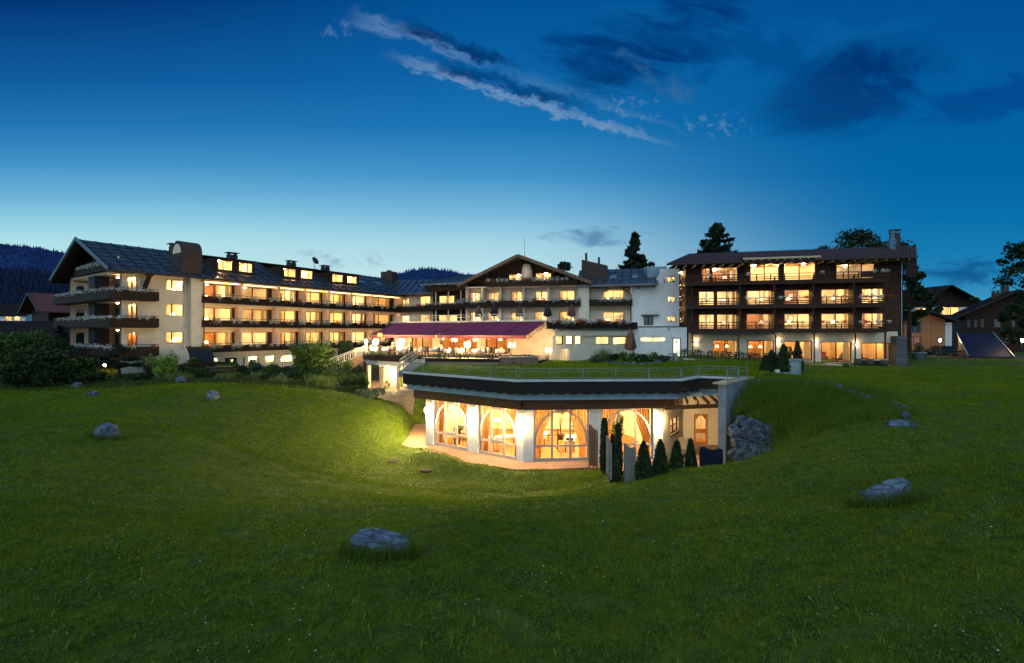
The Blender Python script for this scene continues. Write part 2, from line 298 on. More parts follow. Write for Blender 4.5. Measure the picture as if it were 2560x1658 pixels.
class MB:
    def __init__(s, fac=WORLD): s.v = []; s.f = []; s.mi = []; s.c = fac; s.mat = 0
    def add(s, pts, faces):
        o = len(s.v); s.v += [s.c.w(*p) for p in pts]; s.f += [tuple(i+o for i in f) for f in faces]; s.mi += [s.mat]*len(faces); return s
    def quad(s, *p): return s.add(p, [tuple(range(len(p)))])
    def box(s, a0, a1, d0, d1, z0, z1):
        p = [(a, d, z) for z in (z0, z1) for a, d in ((a0, d0), (a1, d0), (a1, d1), (a0, d1))]
        return s.add(p, [(3, 2, 1, 0), (4, 5, 6, 7), (0, 1, 5, 4), (1, 2, 6, 5), (2, 3, 7, 6), (3, 0, 4, 7)])
    def beam(s, p, q, wd, h):
        p, q = Vector(p), Vector(q); t = (q-p).normalized()
        up = Vector((0, 0, 1)) if abs(t.z) < .95 else Vector((1, 0, 0))
        e = t.cross(up).normalized()*wd/2; g = e.cross(t).normalized()*h/2
        pts = [tuple(c+x*e+y*g) for c in (p, q) for x, y in ((-1, -1), (1, -1), (1, 1), (-1, 1))]
        return s.add(pts, [(3, 2, 1, 0), (4, 5, 6, 7), (0, 1, 5, 4), (1, 2, 6, 5), (2, 3, 7, 6), (3, 0, 4, 7)])
    def tube(s, pts, r, n=8, cap=True):
        pts = [Vector(p) for p in pts]; rs = r if hasattr(r, '__len__') else [r]*len(pts); rings = []
        for i, p in enumerate(pts):
            t = (pts[min(i+1, len(pts)-1)]-pts[max(i-1, 0)]).normalized()
            ref = Vector((0, 0, 1)) if abs(t.z) < .9 else Vector((1, 0, 0))
            e = t.cross(ref).normalized(); g = e.cross(t)
            rings.append([tuple(p+rs[i]*(math.cos(k*2*math.pi/n)*e+math.sin(k*2*math.pi/n)*g)) for k in range(n)])
        fs = [(i*n+k, i*n+(k+1) % n, (i+1)*n+(k+1) % n, (i+1)*n+k) for i in range(len(pts)-1) for k in range(n)]
        if cap: fs += [tuple(range(n))[::-1], tuple((len(pts)-1)*n+k for k in range(n))]
        return s.add([p for rg in rings for p in rg], fs)
    def lathe(s, prof, cx=0, cy_=0, n=14):
        pts = [(cx+r*math.cos(k*2*math.pi/n), cy_+r*math.sin(k*2*math.pi/n), z) for r, z in prof for k in range(n)]
        fs = [(i*n+k, i*n+(k+1) % n, (i+1)*n+(k+1) % n, (i+1)*n+k) for i in range(len(prof)-1) for k in range(n)]
        if prof[0][0] > .001: fs.append(tuple(range(n))[::-1])
        if prof[-1][0] > .001: fs.append(tuple((len(prof)-1)*n+k for k in range(n)))
        return s.add(pts, fs)
    def prism(s, poly, z0, z1):
        """plan polygon extruded upward; z may be a number or a list per corner"""
        n = len(poly); zz = lambda z, i: z[i] if hasattr(z, '__len__') else z
        pts = [(x, y, zz(z0, i)) for i, (x, y) in enumerate(poly)]+[(x, y, zz(z1, i)) for i, (x, y) in enumerate(poly)]
        return s.add(pts, [tuple(range(n))[::-1], tuple(range(n, 2*n))]+[(i, (i+1) % n, n+(i+1) % n, n+i) for i in range(n)])
    def slab(s, p, th):
        """a sloping polygon given thickness th downward"""
        n = len(p); pts = list(p)+[(a, d, z-th) for a, d, z in p]
        return s.add(pts, [tuple(range(n)), tuple(range(2*n-1, n-1, -1))]+[(i, n+i, n+(i+1) % n, (i+1) % n) for i in range(n)])
    def wall(s, a0, a1, z0, z1, holes, d, t=.25):
        """wall plate with rectangular openings (a0,a1,z0,z1) and their reveals"""
        A = sorted({a0, a1, *[h[0] for h in holes], *[h[1] for h in holes]}); Zs = sorted({z0, z1, *[h[2] for h in holes], *[h[3] for h in holes]})
        A = [x for x in A if a0 <= x <= a1]; Zs = [x for x in Zs if z0 <= x <= z1]
        for i in range(len(A)-1):
            j = 0
            solid = []
            for j in range(len(Zs)-1):
                ca, cz = (A[i]+A[i+1])/2, (Zs[j]+Zs[j+1])/2
                solid.append(not any(h[0] < ca < h[1] and h[2] < cz < h[3] for h in holes))
            j = 0
            while j < len(solid):
                if solid[j]:
                    k = j
                    while k+1 < len(solid) and solid[k+1]: k += 1
                    for dd in (d, d+t): s.quad((A[i], dd, Zs[j]), (A[i+1], dd, Zs[j]), (A[i+1], dd, Zs[k+1]), (A[i], dd, Zs[k+1]))
                    j = k+1
                else: j += 1
        for h in holes+[(a0, a1, z0, z1)]:
            b0, b1, y0, y1 = max(h[0], a0), min(h[1], a1), max(h[2], z0), min(h[3], z1)
            c = [(b0, y0), (b1, y0), (b1, y1), (b0, y1)]
            for i in range(4):
                (p, q), (r, u) = c[i], c[(i+1) % 4]
                s.quad((p, d, q), (r, d, u), (r, d+t, u), (p, d+t, q))
        return s
    def build(s, name, mats, parent=None, smooth=False):
        me = bpy.data.meshes.new(name); off = parent_world(parent)
        me.from_pydata([(x-off[0], y-off[1], z-off[2]) for x, y, z in s.v], [], s.f)
        if any(s.mi): me.polygons.foreach_set('material_index', s.mi)
        if smooth: me.polygons.foreach_set('use_smooth', [True]*len(me.polygons))
        me.update(); return obj(name, me, mats, parent)
def parent_world(p):
    x = y = z = 0
    while p is not None:
        if p.name in LOCAL: return 0, 0, 0
        x += p.location[0]; y += p.location[1]; z += p.location[2]; p = p.parent
    return x, y, z
ORD = ['first', 'second', 'third', 'fourth', 'fifth', 'sixth', 'seventh', 'eighth', 'ninth', 'tenth', 'eleventh', 'twelfth', 'thirteenth', 'fourteenth', 'fifteenth', 'sixteenth', 'seventeenth', 'eighteenth', 'nineteenth', 'twentieth']
# ------------------------------------------------------------------ plants
def leaf_quads(Pn, size, asp=1.6, up=0., jit=.4):
    n = len(Pn); d1 = RNG.normal(size=(n, 3)); d1[:, 2] += up; d1 /= np.linalg.norm(d1, axis=1)[:, None]
    d2 = np.cross(d1, RNG.normal(size=(n, 3))); d2 /= np.linalg.norm(d2, axis=1)[:, None]
    sz = size*(1+jit*RNG.uniform(-1, 1, n))[:, None]
    V = np.stack([Pn-d1*sz*asp/2, Pn+d2*sz/2, Pn+d1*sz*asp/2, Pn-d2*sz/2], 1).reshape(-1, 3)
    return V, np.arange(n*4).reshape(n, 4)
def blob_points(n, lumps, shell=.55):
    """points in a union of ellipsoids (x,y,z,rx,ry,rz), denser toward the outside, with ragged tufts"""
    out = []; vol = np.array([l[3]*l[4]+l[5]*l[3] for l in lumps]); cnt = (n*vol/vol.sum()).astype(int)
    for l, k in zip(lumps, cnt):
        d = RNG.normal(size=(k, 3)); d /= np.linalg.norm(d, axis=1)[:, None]
        tuft = .80+.28*np.sin(d[:, 0]*7+l[0]*3)*np.sin(d[:, 1]*6+l[1])*np.sin(d[:, 2]*8+1.3)
        r = (shell+(1-shell)*RNG.uniform(0, 1, k)**.6)*tuft*(1+.08*RNG.normal(size=k))
        out.append(np.array(l[:3])+d*r[:, None]*np.array(l[3:6]))
    return np.concatenate(out)
LEAF_DARK = leafmat('dark_shrub_leaves', (.010, .027, .009), (.042, .075, .018))
LEAF_MID = leafmat('green_shrub_leaves', (.035, .085, .014), (.11, .18, .035))
LEAF_LIGHT = leafmat('bright_green_leaves', (.10, .20, .03), (.22, .36, .07), .35)
LEAF_GREY = leafmat('grey_green_leaves', (.05, .075, .05), (.13, .16, .11))
LEAF_TREE = leafmat('tree_leaves', (.010, .024, .010), (.032, .058, .020), .2)
NEEDLE = leafmat('conifer_needles', (.006, .016, .010), (.020, .040, .020), .08)
CYPRESS = leafmat('cypress_leaves', (.012, .028, .010), (.035, .065, .020), .1)
PETAL = leafmat('white_petals', (.62, .60, .62), (.82, .80, .80), .3)
PETALRED = leafmat('red_petals', (.30, .02, .03), (.5, .06, .08), .2)
REED = leafmat('reed_blades', (.07, .12, .03), (.16, .22, .06), .3)
BARK = M('bark', (.05, .034, .024), (.025, .017, .012), .9, 5, .8, 16, stretch=(2, 2, .5))
def shrub(name, label, cat, x, y, zb, lumps, n, size, mat, group=None, stem=True, parts=True):
    t = thing(name, label, cat, (x, y, zb), 0, group)
    V, Fq = leaf_quads(blob_points(n, lumps), size); obj('foliage', np_mesh('foliage', V, Fq), mat, t)
    if stem:
        m = MB()
        for l in lumps[:7]: m.tube([(x+l[0]*.15, y+l[1]*.15, zb-.1), (x+l[0]*.5, y+l[1]*.5, zb+l[2]*.5), (x+l[0], y+l[1], zb+l[2])], [.05, .035, .015], 6)
        m.build('stem', BARK, t)
    return t
def bush_lumps(w, dp, h, k=9):
    out = [(0, 0, h*.45, w*.40, dp*.40, h*.5)]
    for i in range(k):
        a = RNG.uniform(0, 6.28); r = RNG.uniform(.2, .36); zz = RNG.uniform(.22, .78)
        out.append((math.cos(a)*w*r, math.sin(a)*dp*r, h*zz, w*RNG.uniform(.16, .26), dp*RNG.uniform(.16, .26), h*RNG.uniform(.16, .26)))
    return out
def conifer(name, label, x, y, zb, h, rad, n, mat=NEEDLE, droop=.35, group=None, taper=.9):
    t = thing(name, label, 'tree', (x, y, zb), 0, group)
    MB().tube([(x, y, zb-.3), (x, y, zb+h*.5), (x, y, zb+h)], [h*.018, h*.011, .02], 8).build('trunk', BARK, t)
    pts = []; nb = int(h*6)
    for i in range(nb):
        f = (i/nb)**.9; zz = h*(.05+.95*f); L = rad*(1-f)**taper*RNG.uniform(.7, 1.12)+.12; a = RNG.uniform(0, 6.283)
        m = max(8, int(n/nb*(.35+1.3*(1-f)))); s = RNG.uniform(0.08, 1, m)
        px = math.cos(a)*L*s; py = math.sin(a)*L*s; pz = zz-droop*L*s**1.5*RNG.uniform(.7, 1.2)+.18*L*s**3
        w_ = .07+.10*L*(1-s*.6)
        pts.append(np.stack([px+RNG.normal(size=m)*w_*.8, py+RNG.normal(size=m)*w_*.8, pz-abs(RNG.normal(size=m))*w_*.55], 1))
    V, Fq = leaf_quads(np.concatenate(pts), h*.018+.06, 2.4, -.3); obj('crown', np_mesh('crown', V, Fq), mat, t); return t
def broad_tree(name, label, x, y, zb, h, rad, n, mat=LEAF_TREE, size=.28, trunk=.35, group=None, seed=1, clumps=26, zmin=.35):
    r = np.random.default_rng(seed); t = thing(name, label, 'tree', (x, y, zb), 0, group); m = MB()
    m.tube([(x, y, zb-.3), (x+.1, y, zb+h*.35), (x, y+.1, zb+h*.75)], [trunk, trunk*.7, trunk*.25], 9); L = []
    for i in range(clumps):
        a = r.uniform(0, 6.28); f = r.uniform(zmin, 1.); rr = rad*math.sin(math.pi*min(.96, .22+.78*(f-zmin)/(1-zmin)))**.7*r.uniform(.55, 1.)
        c = (math.cos(a)*rr, math.sin(a)*rr, h*(f*.93)); s = rad*r.uniform(.22, .40)
        L.append((*c, s, s, s*.75)); z0 = h*(.3+.4*(f-zmin))
        m.tube([(x, y, zb+z0), (x+c[0]*.5, y+c[1]*.5, zb+(z0+c[2])*.5+.2), (x+c[0], y+c[1], zb+c[2])], [trunk*.3, trunk*.16, .02], 6)
    m.build('trunk', BARK, t)
    V, Fq = leaf_quads(blob_points(n, L, .12), size); obj('crown', np_mesh('crown', V, Fq), mat, t); return t
def column_points(n, h, r, shape):
    f = RNG.uniform(0, 1, n)**.9; a = RNG.uniform(0, 6.283, n); rr = r*shape(f)*(.6+.4*RNG.uniform(0, 1, n)**.5)*(1+.10*np.sin(a*5+f*17)+.07*np.sin(a*9-f*31))
    return np.stack([np.cos(a)*rr, np.sin(a)*rr, f*h], 1)
def cypress(name, label, x, y, zb, h, r, n=2600, group=None, shape=None, size=.10, mat=None, cat='cypress'):
    shape = shape or (lambda f: np.clip(np.minimum(.35+2.6*f, 1.12*(1-f)**.62), .02, 1))
    t = thing(name, label, cat, (x, y, zb), 0, group); V, Fq = leaf_quads(column_points(n, h, r, shape), size, 2., .9)
    obj('foliage', np_mesh('foliage', V, Fq), mat or CYPRESS, t); MB().tube([(x, y, zb-.15), (x, y, zb+h*.8)], [.07, .02], 7).build('trunk', BARK, t); return t
def blades(x, y, z, n, h, spread, lean, wd, rng=RNG):
    """arching grass blades growing from around (x,y,z): returns vertices and faces"""
    n = int(n); bx = x+rng.normal(size=n)*spread; by = y+rng.normal(size=n)*spread; a = rng.uniform(0, 6.283, n)
    hh = h*rng.uniform(.55, 1.1, n); ln = lean*rng.uniform(.3, 1.1, n); ca, sa = np.cos(a), np.sin(a); V = []
    for f, wf in ((0, 1.), (.45, .85), (.8, .55), (1., .08)):
        ox = ca*ln*f**2; oy = sa*ln*f**2; oz = hh*(f-.30*f**3*(ln/(hh+1e-6)))
        for s in (-1, 1): V.append(np.stack([bx+ox-sa*wd*wf*s, by+oy+ca*wd*wf*s, z+oz], 1))
    V = np.stack(V, 1).reshape(-1, 3); b = np.arange(n)[:, None]*8
    return V, np.concatenate([b+np.array(q) for q in ((0, 1, 3, 2), (2, 3, 5, 4), (4, 5, 7, 6))])
def merge(parts):
    Vs, Fs, o = [], [], 0
    for V, Fq in parts: Vs.append(V); Fs.append(Fq+o); o += len(V)
    return np.concatenate(Vs), np.concatenate(Fs)
# ================================================================== TERRAIN
CTRL = [(0,1658,-5.2),(640,1658,-5.25),(1280,1658,-5.3),(1920,1658,-5.0),(2560,1658,-4.6),
 (0,1400,-5.3),(500,1400,-5.4),(950,1400,-5.3),(1500,1400,-5.5),(2000,1400,-4.9),(2560,1400,-4.3),
 (0,1250,-5.4),(500,1250,-6.1),(1000,1250,-7.0),(1300,1250,-7.1),(1500,1228,-6.75),(1640,1205,-6.3),(1807,1178,-5.85),(1930,1135,-5.2),(2062,1084,-4.5),(2240,1240,-4.75),(2560,1250,-4.0),
 (0,1100,-5.0),(260,1095,-5.1),(500,1100,-5.7),(800,1130,-7.3),(900,1080,-7.1),(1007,1111,-8.05),(1000,1040,-6.9),(1172,1165,-8.05),(1320,1180,-8.05),(1440,1182,-7.9),(650,1040,-5.5),(820,1060,-6.5),
 (0,985,-4.35),(262,985,-4.3),(500,975,-4.15),(650,985,-4.55),(800,1002,-5.2),(960,1012,-5.9),
 (100,945,-4.2),(400,930,-4.25),(310,925,-3.9),(475,919,-4.0),(700,921,-4.6),(0,900,-3.9),(830,950,-4.9),(930,960,-5.3),(985,985,-5.7),(880,925,-4.4),(760,960,-4.8),
 (2030,1020,-3.95),(1830,1035,-4.5),(1950,1080,-5.0),(1900,1120,-5.8),(2264,1065,-4.05),(2400,1000,-3.7),(2560,1000,-3.5),(2170,996,-3.5),(2049,961,-3.15),(2200,950,-3.4),(1900,950,-2.95),(1960,945,-3.1),
 (1900,930,-3.0),(2000,930,-3.3),(2231,926,-3.7),(2560,905,-3.6),(2400,905,-3.65),(1700,905,-3.2),(1500,897,-2.85),(1350,897,-2.85),(1150,905,-2.85),(1250,930,-2.85),(1500,930,-2.85),(1700,930,-2.9),(1800,925,-2.9)]
cp = np.array([((px-1280)/F*(-h*F/(py-829)), -h*F/(py-829), CZ+h) for px, py, h in CTRL])
extra = [(13.1,25.7,4.35),(14.5,27.1,4.9),(12.7,25.0,3.8),(6,43.8,5.15),(9,46,5.15),(13.5,49.5,5.15),(2,41,5.15),(8,42,5.15),(14,45,5.1),(20,49,5.05),(28,48,4.7),(36,46,4.35),(-12,52,4.4),(-15,60,4.2),(-70,60,4.2),(-60,90,4.2),(-30,95,3.9),(0,90,4.6),(30,90,4.6),(60,75,4.5),(80,60,4.4),(-60,30,3.6),(-35,20,2.9),(0,2,2.7),(30,3,3.4),(-30,3,2.7),(40,20,4.1),(60,35,4.3),(0,-12,2.7),(-40,-12,2.7),(40,-12,3.4)]
cp = np.concatenate([cp, np.array(extra)])
def _tps(d2): return np.where(d2 > 1e-9, .5*d2*np.log(np.maximum(d2, 1e-9)), 0)
_n = len(cp); _D = ((cp[:, None, :2]-cp[None, :, :2])**2).sum(-1); _A = np.zeros((_n+3, _n+3)); _A[:_n, :_n] = _tps(_D)+np.eye(_n)*.8
_Pm = np.c_[np.ones(_n), cp[:, :2]]; _A[:_n, _n:] = _Pm; _A[_n:, :_n] = _Pm.T
_wt = np.linalg.solve(_A, np.r_[cp[:, 2], 0, 0, 0])
def base_z(x, y):
    x = np.asarray(x, float); y = np.asarray(y, float); sh = x.shape; x = x.ravel(); y = y.ravel(); out = np.zeros(len(x))
    for i in range(0, len(x), 20000):
        xx, yy_ = x[i:i+20000], y[i:i+20000]; d2 = (xx[:, None]-cp[:, 0])**2+(yy_[:, None]-cp[:, 1])**2
        out[i:i+20000] = _tps(d2)@_wt[:_n]+_wt[_n]+_wt[_n+1]*xx+_wt[_n+2]*yy_
    r = np.sqrt((x)**2+(y-35)**2); k = np.clip((r-62)/28, 0, 1); k = k*k*(3-2*k)
    return (out*(1-k)+4.3*k).reshape(sh)
def poly_dist(x, y, poly):
    """signed distance to a plan polygon (negative inside)"""
    x = np.asarray(x, float); y = np.asarray(y, float); ins = np.zeros(x.shape, bool); dm = np.full(x.shape, 1e9); n = len(poly)
    for i in range(n):
        (x0, y0), (x1, y1) = poly[i], poly[(i+1) % n]; ex, ey = x1-x0, y1-y0
        t = np.clip(((x-x0)*ex+(y-y0)*ey)/(ex*ex+ey*ey), 0, 1); dm = np.minimum(dm, np.hypot(x-x0-t*ex, y-y0-t*ey))
        if y0 != y1: ins ^= ((y0 > y) != (y1 > y)) & (x < (x1-x0)*(y-y0)/(y1-y0)+x0)
    return np.where(ins, -dm, dm)
PAVE = [(-8.4,39.5),(-7.8,32.3),(-5.4,29.9),(-2.6,27.8),(.2,26.5),(1.65,26.5),(4.6,26.9),(9.0,25.2),(11.4,24.9),(12.3,26.0),(15.2,28.8),(15.4,33.2),(11.6,33.2),(9.2,29.4),(.7,28.8),(-5.6,33.0),(-6.2,39.5)]
PIT = [(-8.4,39.5),(-7.8,32.2),(-2.6,27.7),(.2,26.4),(1.65,26.4),(4.4,25.2),(7.0,23.4),(9.0,22.6),(10.9,21.5),(12.0,22.0),(11.5,23.5),(11.65,24.9),(14.3,28.2),(15.4,29.3),(15.4,33),(5,36),(-5,40)]
ROOM = [(-6.3,32.4),(.69,27.9),(9.5,28.5),(12.0,32.0),(15.2,32.0),(15.2,36.5),(3.5,38.6),(-2.5,38.6)]
ROOF = [(-7.66,31.8),(.19,26.4),(10.1,26.9),(11.86,28.65),(13.8,27.8),(14.6,27.7),(19.0,33.5),(21.5,41.0),(15.0,43.0),(5.0,41.2),(-1.0,38.9),(-8.0,40.2)]
TERRACE = [(-15.1,46.2),(-13.2,43.8),(-8.1,40.5),(-1.0,38.9),(2.2,39.8),(3.6,44.9),(3.2,46.0),(-13.6,55.6)]
def ground_z(x, y):
    x = np.asarray(x, float); y = np.asarray(y, float); z = base_z(x, y)
    z = np.minimum(z, -.13+np.where((x > 10.4) & (y < 30), np.where(y > 24.8, 9., 1.9), 1.5)*np.maximum(poly_dist(x, y, PIT), 0))
    z = np.minimum(z, np.maximum(-.16+9*np.maximum(poly_dist(x, y, ROOM)-.5, 0), -.16))
    dr = poly_dist(x, y, ROOF); z = np.where((dr < -.2) & (z > 4.6), np.minimum(z-.12, 5.05), z)
    z = z+.05*np.sin(x*.9+1.3*np.sin(y*.4))*np.sin(y*.7+.8)*np.clip((poly_dist(x, y, PIT)-1)/4, 0, 1)
    return z
gz = lambda x, y: float(ground_z(np.array([x]), np.array([y]))[0])
def axis(lo, hi, st, far, g=1.25):
    a = list(np.arange(lo, hi+1e-6, st)); s = st
    while a[-1] < far: s *= g; a.append(a[-1]+s)
    s = st
    while a[0] > -far: s *= g; a.insert(0, a[0]-s)
    return np.array(a)
gx = axis(-45, 48, .4, 3000); gy = axis(2, 58, .4, 3000)
GX, GY = np.meshgrid(gx, gy); GZ = ground_z(GX, GY); nx, ny = len(gx), len(gy)
ii = np.arange(nx*ny).reshape(ny, nx); FQ = np.stack([ii[:-1, :-1], ii[:-1, 1:], ii[1:, 1:], ii[1:, :-1]], -1).reshape(-1, 4)
LAWN = M('lawn_soil', (.075, .105, .006), (.035, .060, .005), .95, 2.2, .6, 40, vec='Object')
gm = np_mesh('ground', np.stack([GX, GY, GZ], -1).reshape(-1, 3), FQ); gm.polygons.foreach_set('use_smooth', [True]*len(gm.polygons))
ground = obj('ground', gm, LAWN); tag(ground, kind='structure')
# ------------------------------------------------------------------ lawn blades
def grass_mat(name, a, b, c):
    m = bpy.data.materials.new(name); m.use_nodes = True; t = NT(m.node_tree); m.node_tree.nodes.clear()
    ge = t.n('ShaderNodeNewGeometry'); tcn = t.n('ShaderNodeTexCoord')
    big = t.noise(tcn.outputs['Object'], .22, 4, .6); mid_ = t.noise(tcn.outputs['Object'], 3.2, 5, .7)
    mp = t.n('ShaderNodeMapping'); t.put(mp.inputs[0], tcn.outputs['Object']); mp.inputs[3].default_value = (.12, 1., 1.); mp.inputs[2].default_value = (0, 0, .25)
    mow = t.noise(mp.outputs[0], 1.3, 3, .5)
    k = t.m('ADD', t.m('ADD', t.m('MULTIPLY', ge.outputs['Random Per Island'], .50), t.m('MULTIPLY', t.m('SUBTRACT', mid_, .25), .95)), t.m('ADD', t.m('MULTIPLY', big, .60), t.m('MULTIPLY', mow, .40)))
    col = t.ramp(t.m('SUBTRACT', k, .52), [(0, (*a, 1)), (.5, (*b, 1)), (1, (*c, 1))])
    d = t.n('ShaderNodeBsdfPrincipled'); t.put(d.inputs['Base Color'], col); d.inputs['Roughness'].default_value = .7; d.inputs['Specular IOR Level'].default_value = .04
    tr = t.n('ShaderNodeBsdfTranslucent'); t.put(tr.inputs[0], col); mx = t.n('ShaderNodeMixShader'); mx.inputs[0].default_value = .3
    t.put(mx.inputs[1], d.outputs[0]); t.put(mx.inputs[2], tr.outputs[0]); o = t.n('ShaderNodeOutputMaterial'); t.put(o.inputs[0], mx.outputs[0]); return m
GRASS = grass_mat('lawn_grass', (.034, .088, .006), (.140, .212, .010), (.320, .365, .020))
TALLG = grass_mat('tall_grass', (.040, .090, .012), (.115, .185, .018), (.24, .27, .055))
def blade_tris(x, y, z, h, wd, lean):
    n = len(x); a = RNG.uniform(0, 6.283, n); b = RNG.uniform(0, 6.283, n); hh = h*RNG.uniform(.5, 1.25, n); l = lean*RNG.uniform(.2, 1.2, n)*hh
    ca, sa = np.cos(a)*wd, np.sin(a)*wd
    V = np.stack([np.stack([x-ca, y-sa, z-.02], 1), np.stack([x+ca, y+sa, z-.02], 1), np.stack([x+np.cos(b)*l, y+np.sin(b)*l, z+hh], 1)], 1)
    return V.reshape(-1, 3)
def scatter(n, y0, y1, p=1.):
    y = (RNG.uniform(y0**(1+p), y1**(1+p), n))**(1/(1+p)); return RNG.uniform(-1., 1., n)*(1.16*y+5), y
GARDEN = [(-60,26),(-31.5,32.5),(-23,36.5),(-20,34.5),(-14.5,39),(-10.5,38.6),(-9.5,40),(-14,47),(-45,80),(-80,60)]
HOTEL = [(-37.8,44.1),(-18,74),(-5,63),(3.3,45.3),(4.1,45),(13.7,52),(21,51.2),(42,47),(46,60),(-20,90),(-52,53)]
tri = []
for n, y0, y1, h, wd in ((210000, 4.6, 9.5, .055, .0075), (250000, 9.5, 15, .06, .011), (240000, 15, 25, .065, .016), (300000, 24, 36, .075, .022), (140000, 34, 48, .08, .03), (60000, 44, 62, .07, .04)):
    x, y = scatter(n, y0, y1); z = ground_z(x, y)
    ok = (poly_dist(x, y, PAVE) > .03) & (poly_dist(x, y, ROOM) > .2) & (poly_dist(x, y, ROOF) > -.25) & (poly_dist(x, y, HOTEL) > 0) & (poly_dist(x, y, TERRACE) > 0)
    ok &= (RNG.uniform(0, 1, n) < .35+.65*(np.sin(x*1.3+np.sin(y*2.1)*2)*np.sin(y*1.7+np.sin(x*.9)*2) > -.55))
    x, y, z = x[ok], y[ok], z[ok]; tri.append(blade_tris(x, y, z, h, wd, .9))
V = np.concatenate(tri); g = obj('grass', np_mesh('grass', V, np.arange(len(V)).reshape(-1, 3)), GRASS); tag(g, 'short mown green lawn grass rolling down to the pavilion', 'grass', kind='stuff')
# white clover heads scattered over the lawn
n = 3000; x, y = scatter(n, 5.8, 22, .6); ok = (poly_dist(x, y, PIT) > .4) & (np.sin(x*.9+1+np.sin(y))*np.sin(y*.8+x*.4) > RNG.uniform(.0, .9, n)); x, y = x[ok], y[ok]; z = ground_z(x, y)+RNG.uniform(.05, .08, len(x))
parts = [leaf_quads(np.stack([x, y, z], 1)+RNG.normal(size=(len(x), 3))*.006, .020, 1., 0, .3) for _ in range(3)]
V, Fq = merge(parts); c = obj('clover_flowers', np_mesh('clover_flowers', V, Fq), PETAL); tag(c, 'tiny white clover heads dotted over the near lawn', 'flowers', kind='stuff')
# broad leaved weeds between the blades: clover and plantain in patches, colour cooled to imitate teal light
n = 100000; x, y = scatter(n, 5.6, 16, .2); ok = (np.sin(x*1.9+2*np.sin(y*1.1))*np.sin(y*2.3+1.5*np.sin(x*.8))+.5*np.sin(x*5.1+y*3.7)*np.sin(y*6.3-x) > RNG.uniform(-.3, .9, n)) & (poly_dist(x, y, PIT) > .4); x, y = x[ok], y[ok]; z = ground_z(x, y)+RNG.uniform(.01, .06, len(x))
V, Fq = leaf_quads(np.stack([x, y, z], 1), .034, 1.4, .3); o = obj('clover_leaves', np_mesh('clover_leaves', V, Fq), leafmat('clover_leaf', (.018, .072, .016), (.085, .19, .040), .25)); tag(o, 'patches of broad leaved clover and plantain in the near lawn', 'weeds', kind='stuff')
n = 3800; x, y = scatter(n, 5.6, 18, .4); z = ground_z(x, y); parts = [blades(x[i], y[i], z[i], 6, .15*RNG.uniform(.6, 1.4), .018, .12, .008) for i in range(n)]; V, Fq = merge(parts); o = obj('grass_tufts', np_mesh('grass_tufts', V, Fq), TALLG); tag(o, 'coarser grass tufts standing out of the near lawn', 'grass', kind='stuff')
# tall grass on the bank between the lawn and the row of edging stones
BANK = [(11.9,25.2),(14.6,27.6),(17.0,28.0),(19.4,26.6),(20.4,23.8),(18.6,20.6),(14.2,20.6),(12.0,19.9),(10.2,20.4),(11.4,22.4)]
n = 60000; x = RNG.uniform(9, 21, n); y = RNG.uniform(19, 29, n); d = poly_dist(x, y, BANK); ok = d < RNG.uniform(-.8, .25, n); x, y = x[ok], y[ok]; z = ground_z(x, y)
V1 = blade_tris(x, y, z, .50, .011, .9); k = len(V1)//3
V = V1; o = obj('tall_grass', np_mesh('tall_grass', V, np.arange(len(V)).reshape(-1, 3)), TALLG); tag(o, 'long uncut grass covering the bank above the boulder wall', 'grass', kind='stuff')
# ------------------------------------------------------------------ paving round the pavilion
PB = bpy.data.materials.new('red_block_paving'); PB.use_nodes = True; t = NT(PB.node_tree); b = PB.node_tree.nodes['Principled BSDF']
tcn = t.n('ShaderNodeTexCoord'); mp = t.n('ShaderNodeMapping'); t.put(mp.inputs[0], tcn.outputs['Object']); mp.inputs[2].default_value = (0, 0, R_(34))
br = t.n('ShaderNodeTexBrick'); t.put(br.inputs[0], mp.outputs[0]); br.inputs['Color1'].default_value = (.36, .19, .12, 1); br.inputs['Color2'].default_value = (.24, .12, .08, 1); br.inputs['Mortar'].default_value = (.10, .065, .05, 1)
br.inputs['Scale'].default_value = 1; br.inputs['Mortar Size'].default_value = .012; br.inputs['Brick Width'].default_value = .24; br.inputs['Row Height'].default_value = .12; br.inputs['Bias'].default_value = 0
t.put(b.inputs['Base Color'], br.outputs[0]); b.inputs['Roughness'].default_value = .8
bp = t.n('ShaderNodeBump'); bp.inputs['Strength'].default_value = .6; bp.inputs['Distance'].default_value = .01; bp.invert = True; t.put(bp.inputs['Height'], br.outputs[1]); t.put(b.inputs['Normal'], bp.outputs[0])
m = MB(); m.prism(PAVE, -.2, -.03); tag(m.build('paving', PB), kind='structure')
def drape(name, poly, mat, off=.05, st=.3):
    """a thin sheet following the ground inside a plan polygon"""
    xs = np.arange(min(p[0] for p in poly), max(p[0] for p in poly)+st, st); ys = np.arange(min(p[1] for p in poly), max(p[1] for p in poly)+st, st); XX, YY = np.meshgrid(xs, ys); ZZ = ground_z(XX, YY)+off
    ii = np.arange(XX.size).reshape(XX.shape); Fq = np.stack([ii[:-1, :-1], ii[:-1, 1:], ii[1:, 1:], ii[1:, :-1]], -1).reshape(-1, 4); c = np.stack([XX.ravel()[Fq].mean(1), YY.ravel()[Fq].mean(1)], 1)
    Fq = Fq[poly_dist(c[:, 0], c[:, 1], poly) < 0]; return obj(name, np_mesh(name, np.stack([XX, YY, ZZ], -1).reshape(-1, 3), Fq), mat)
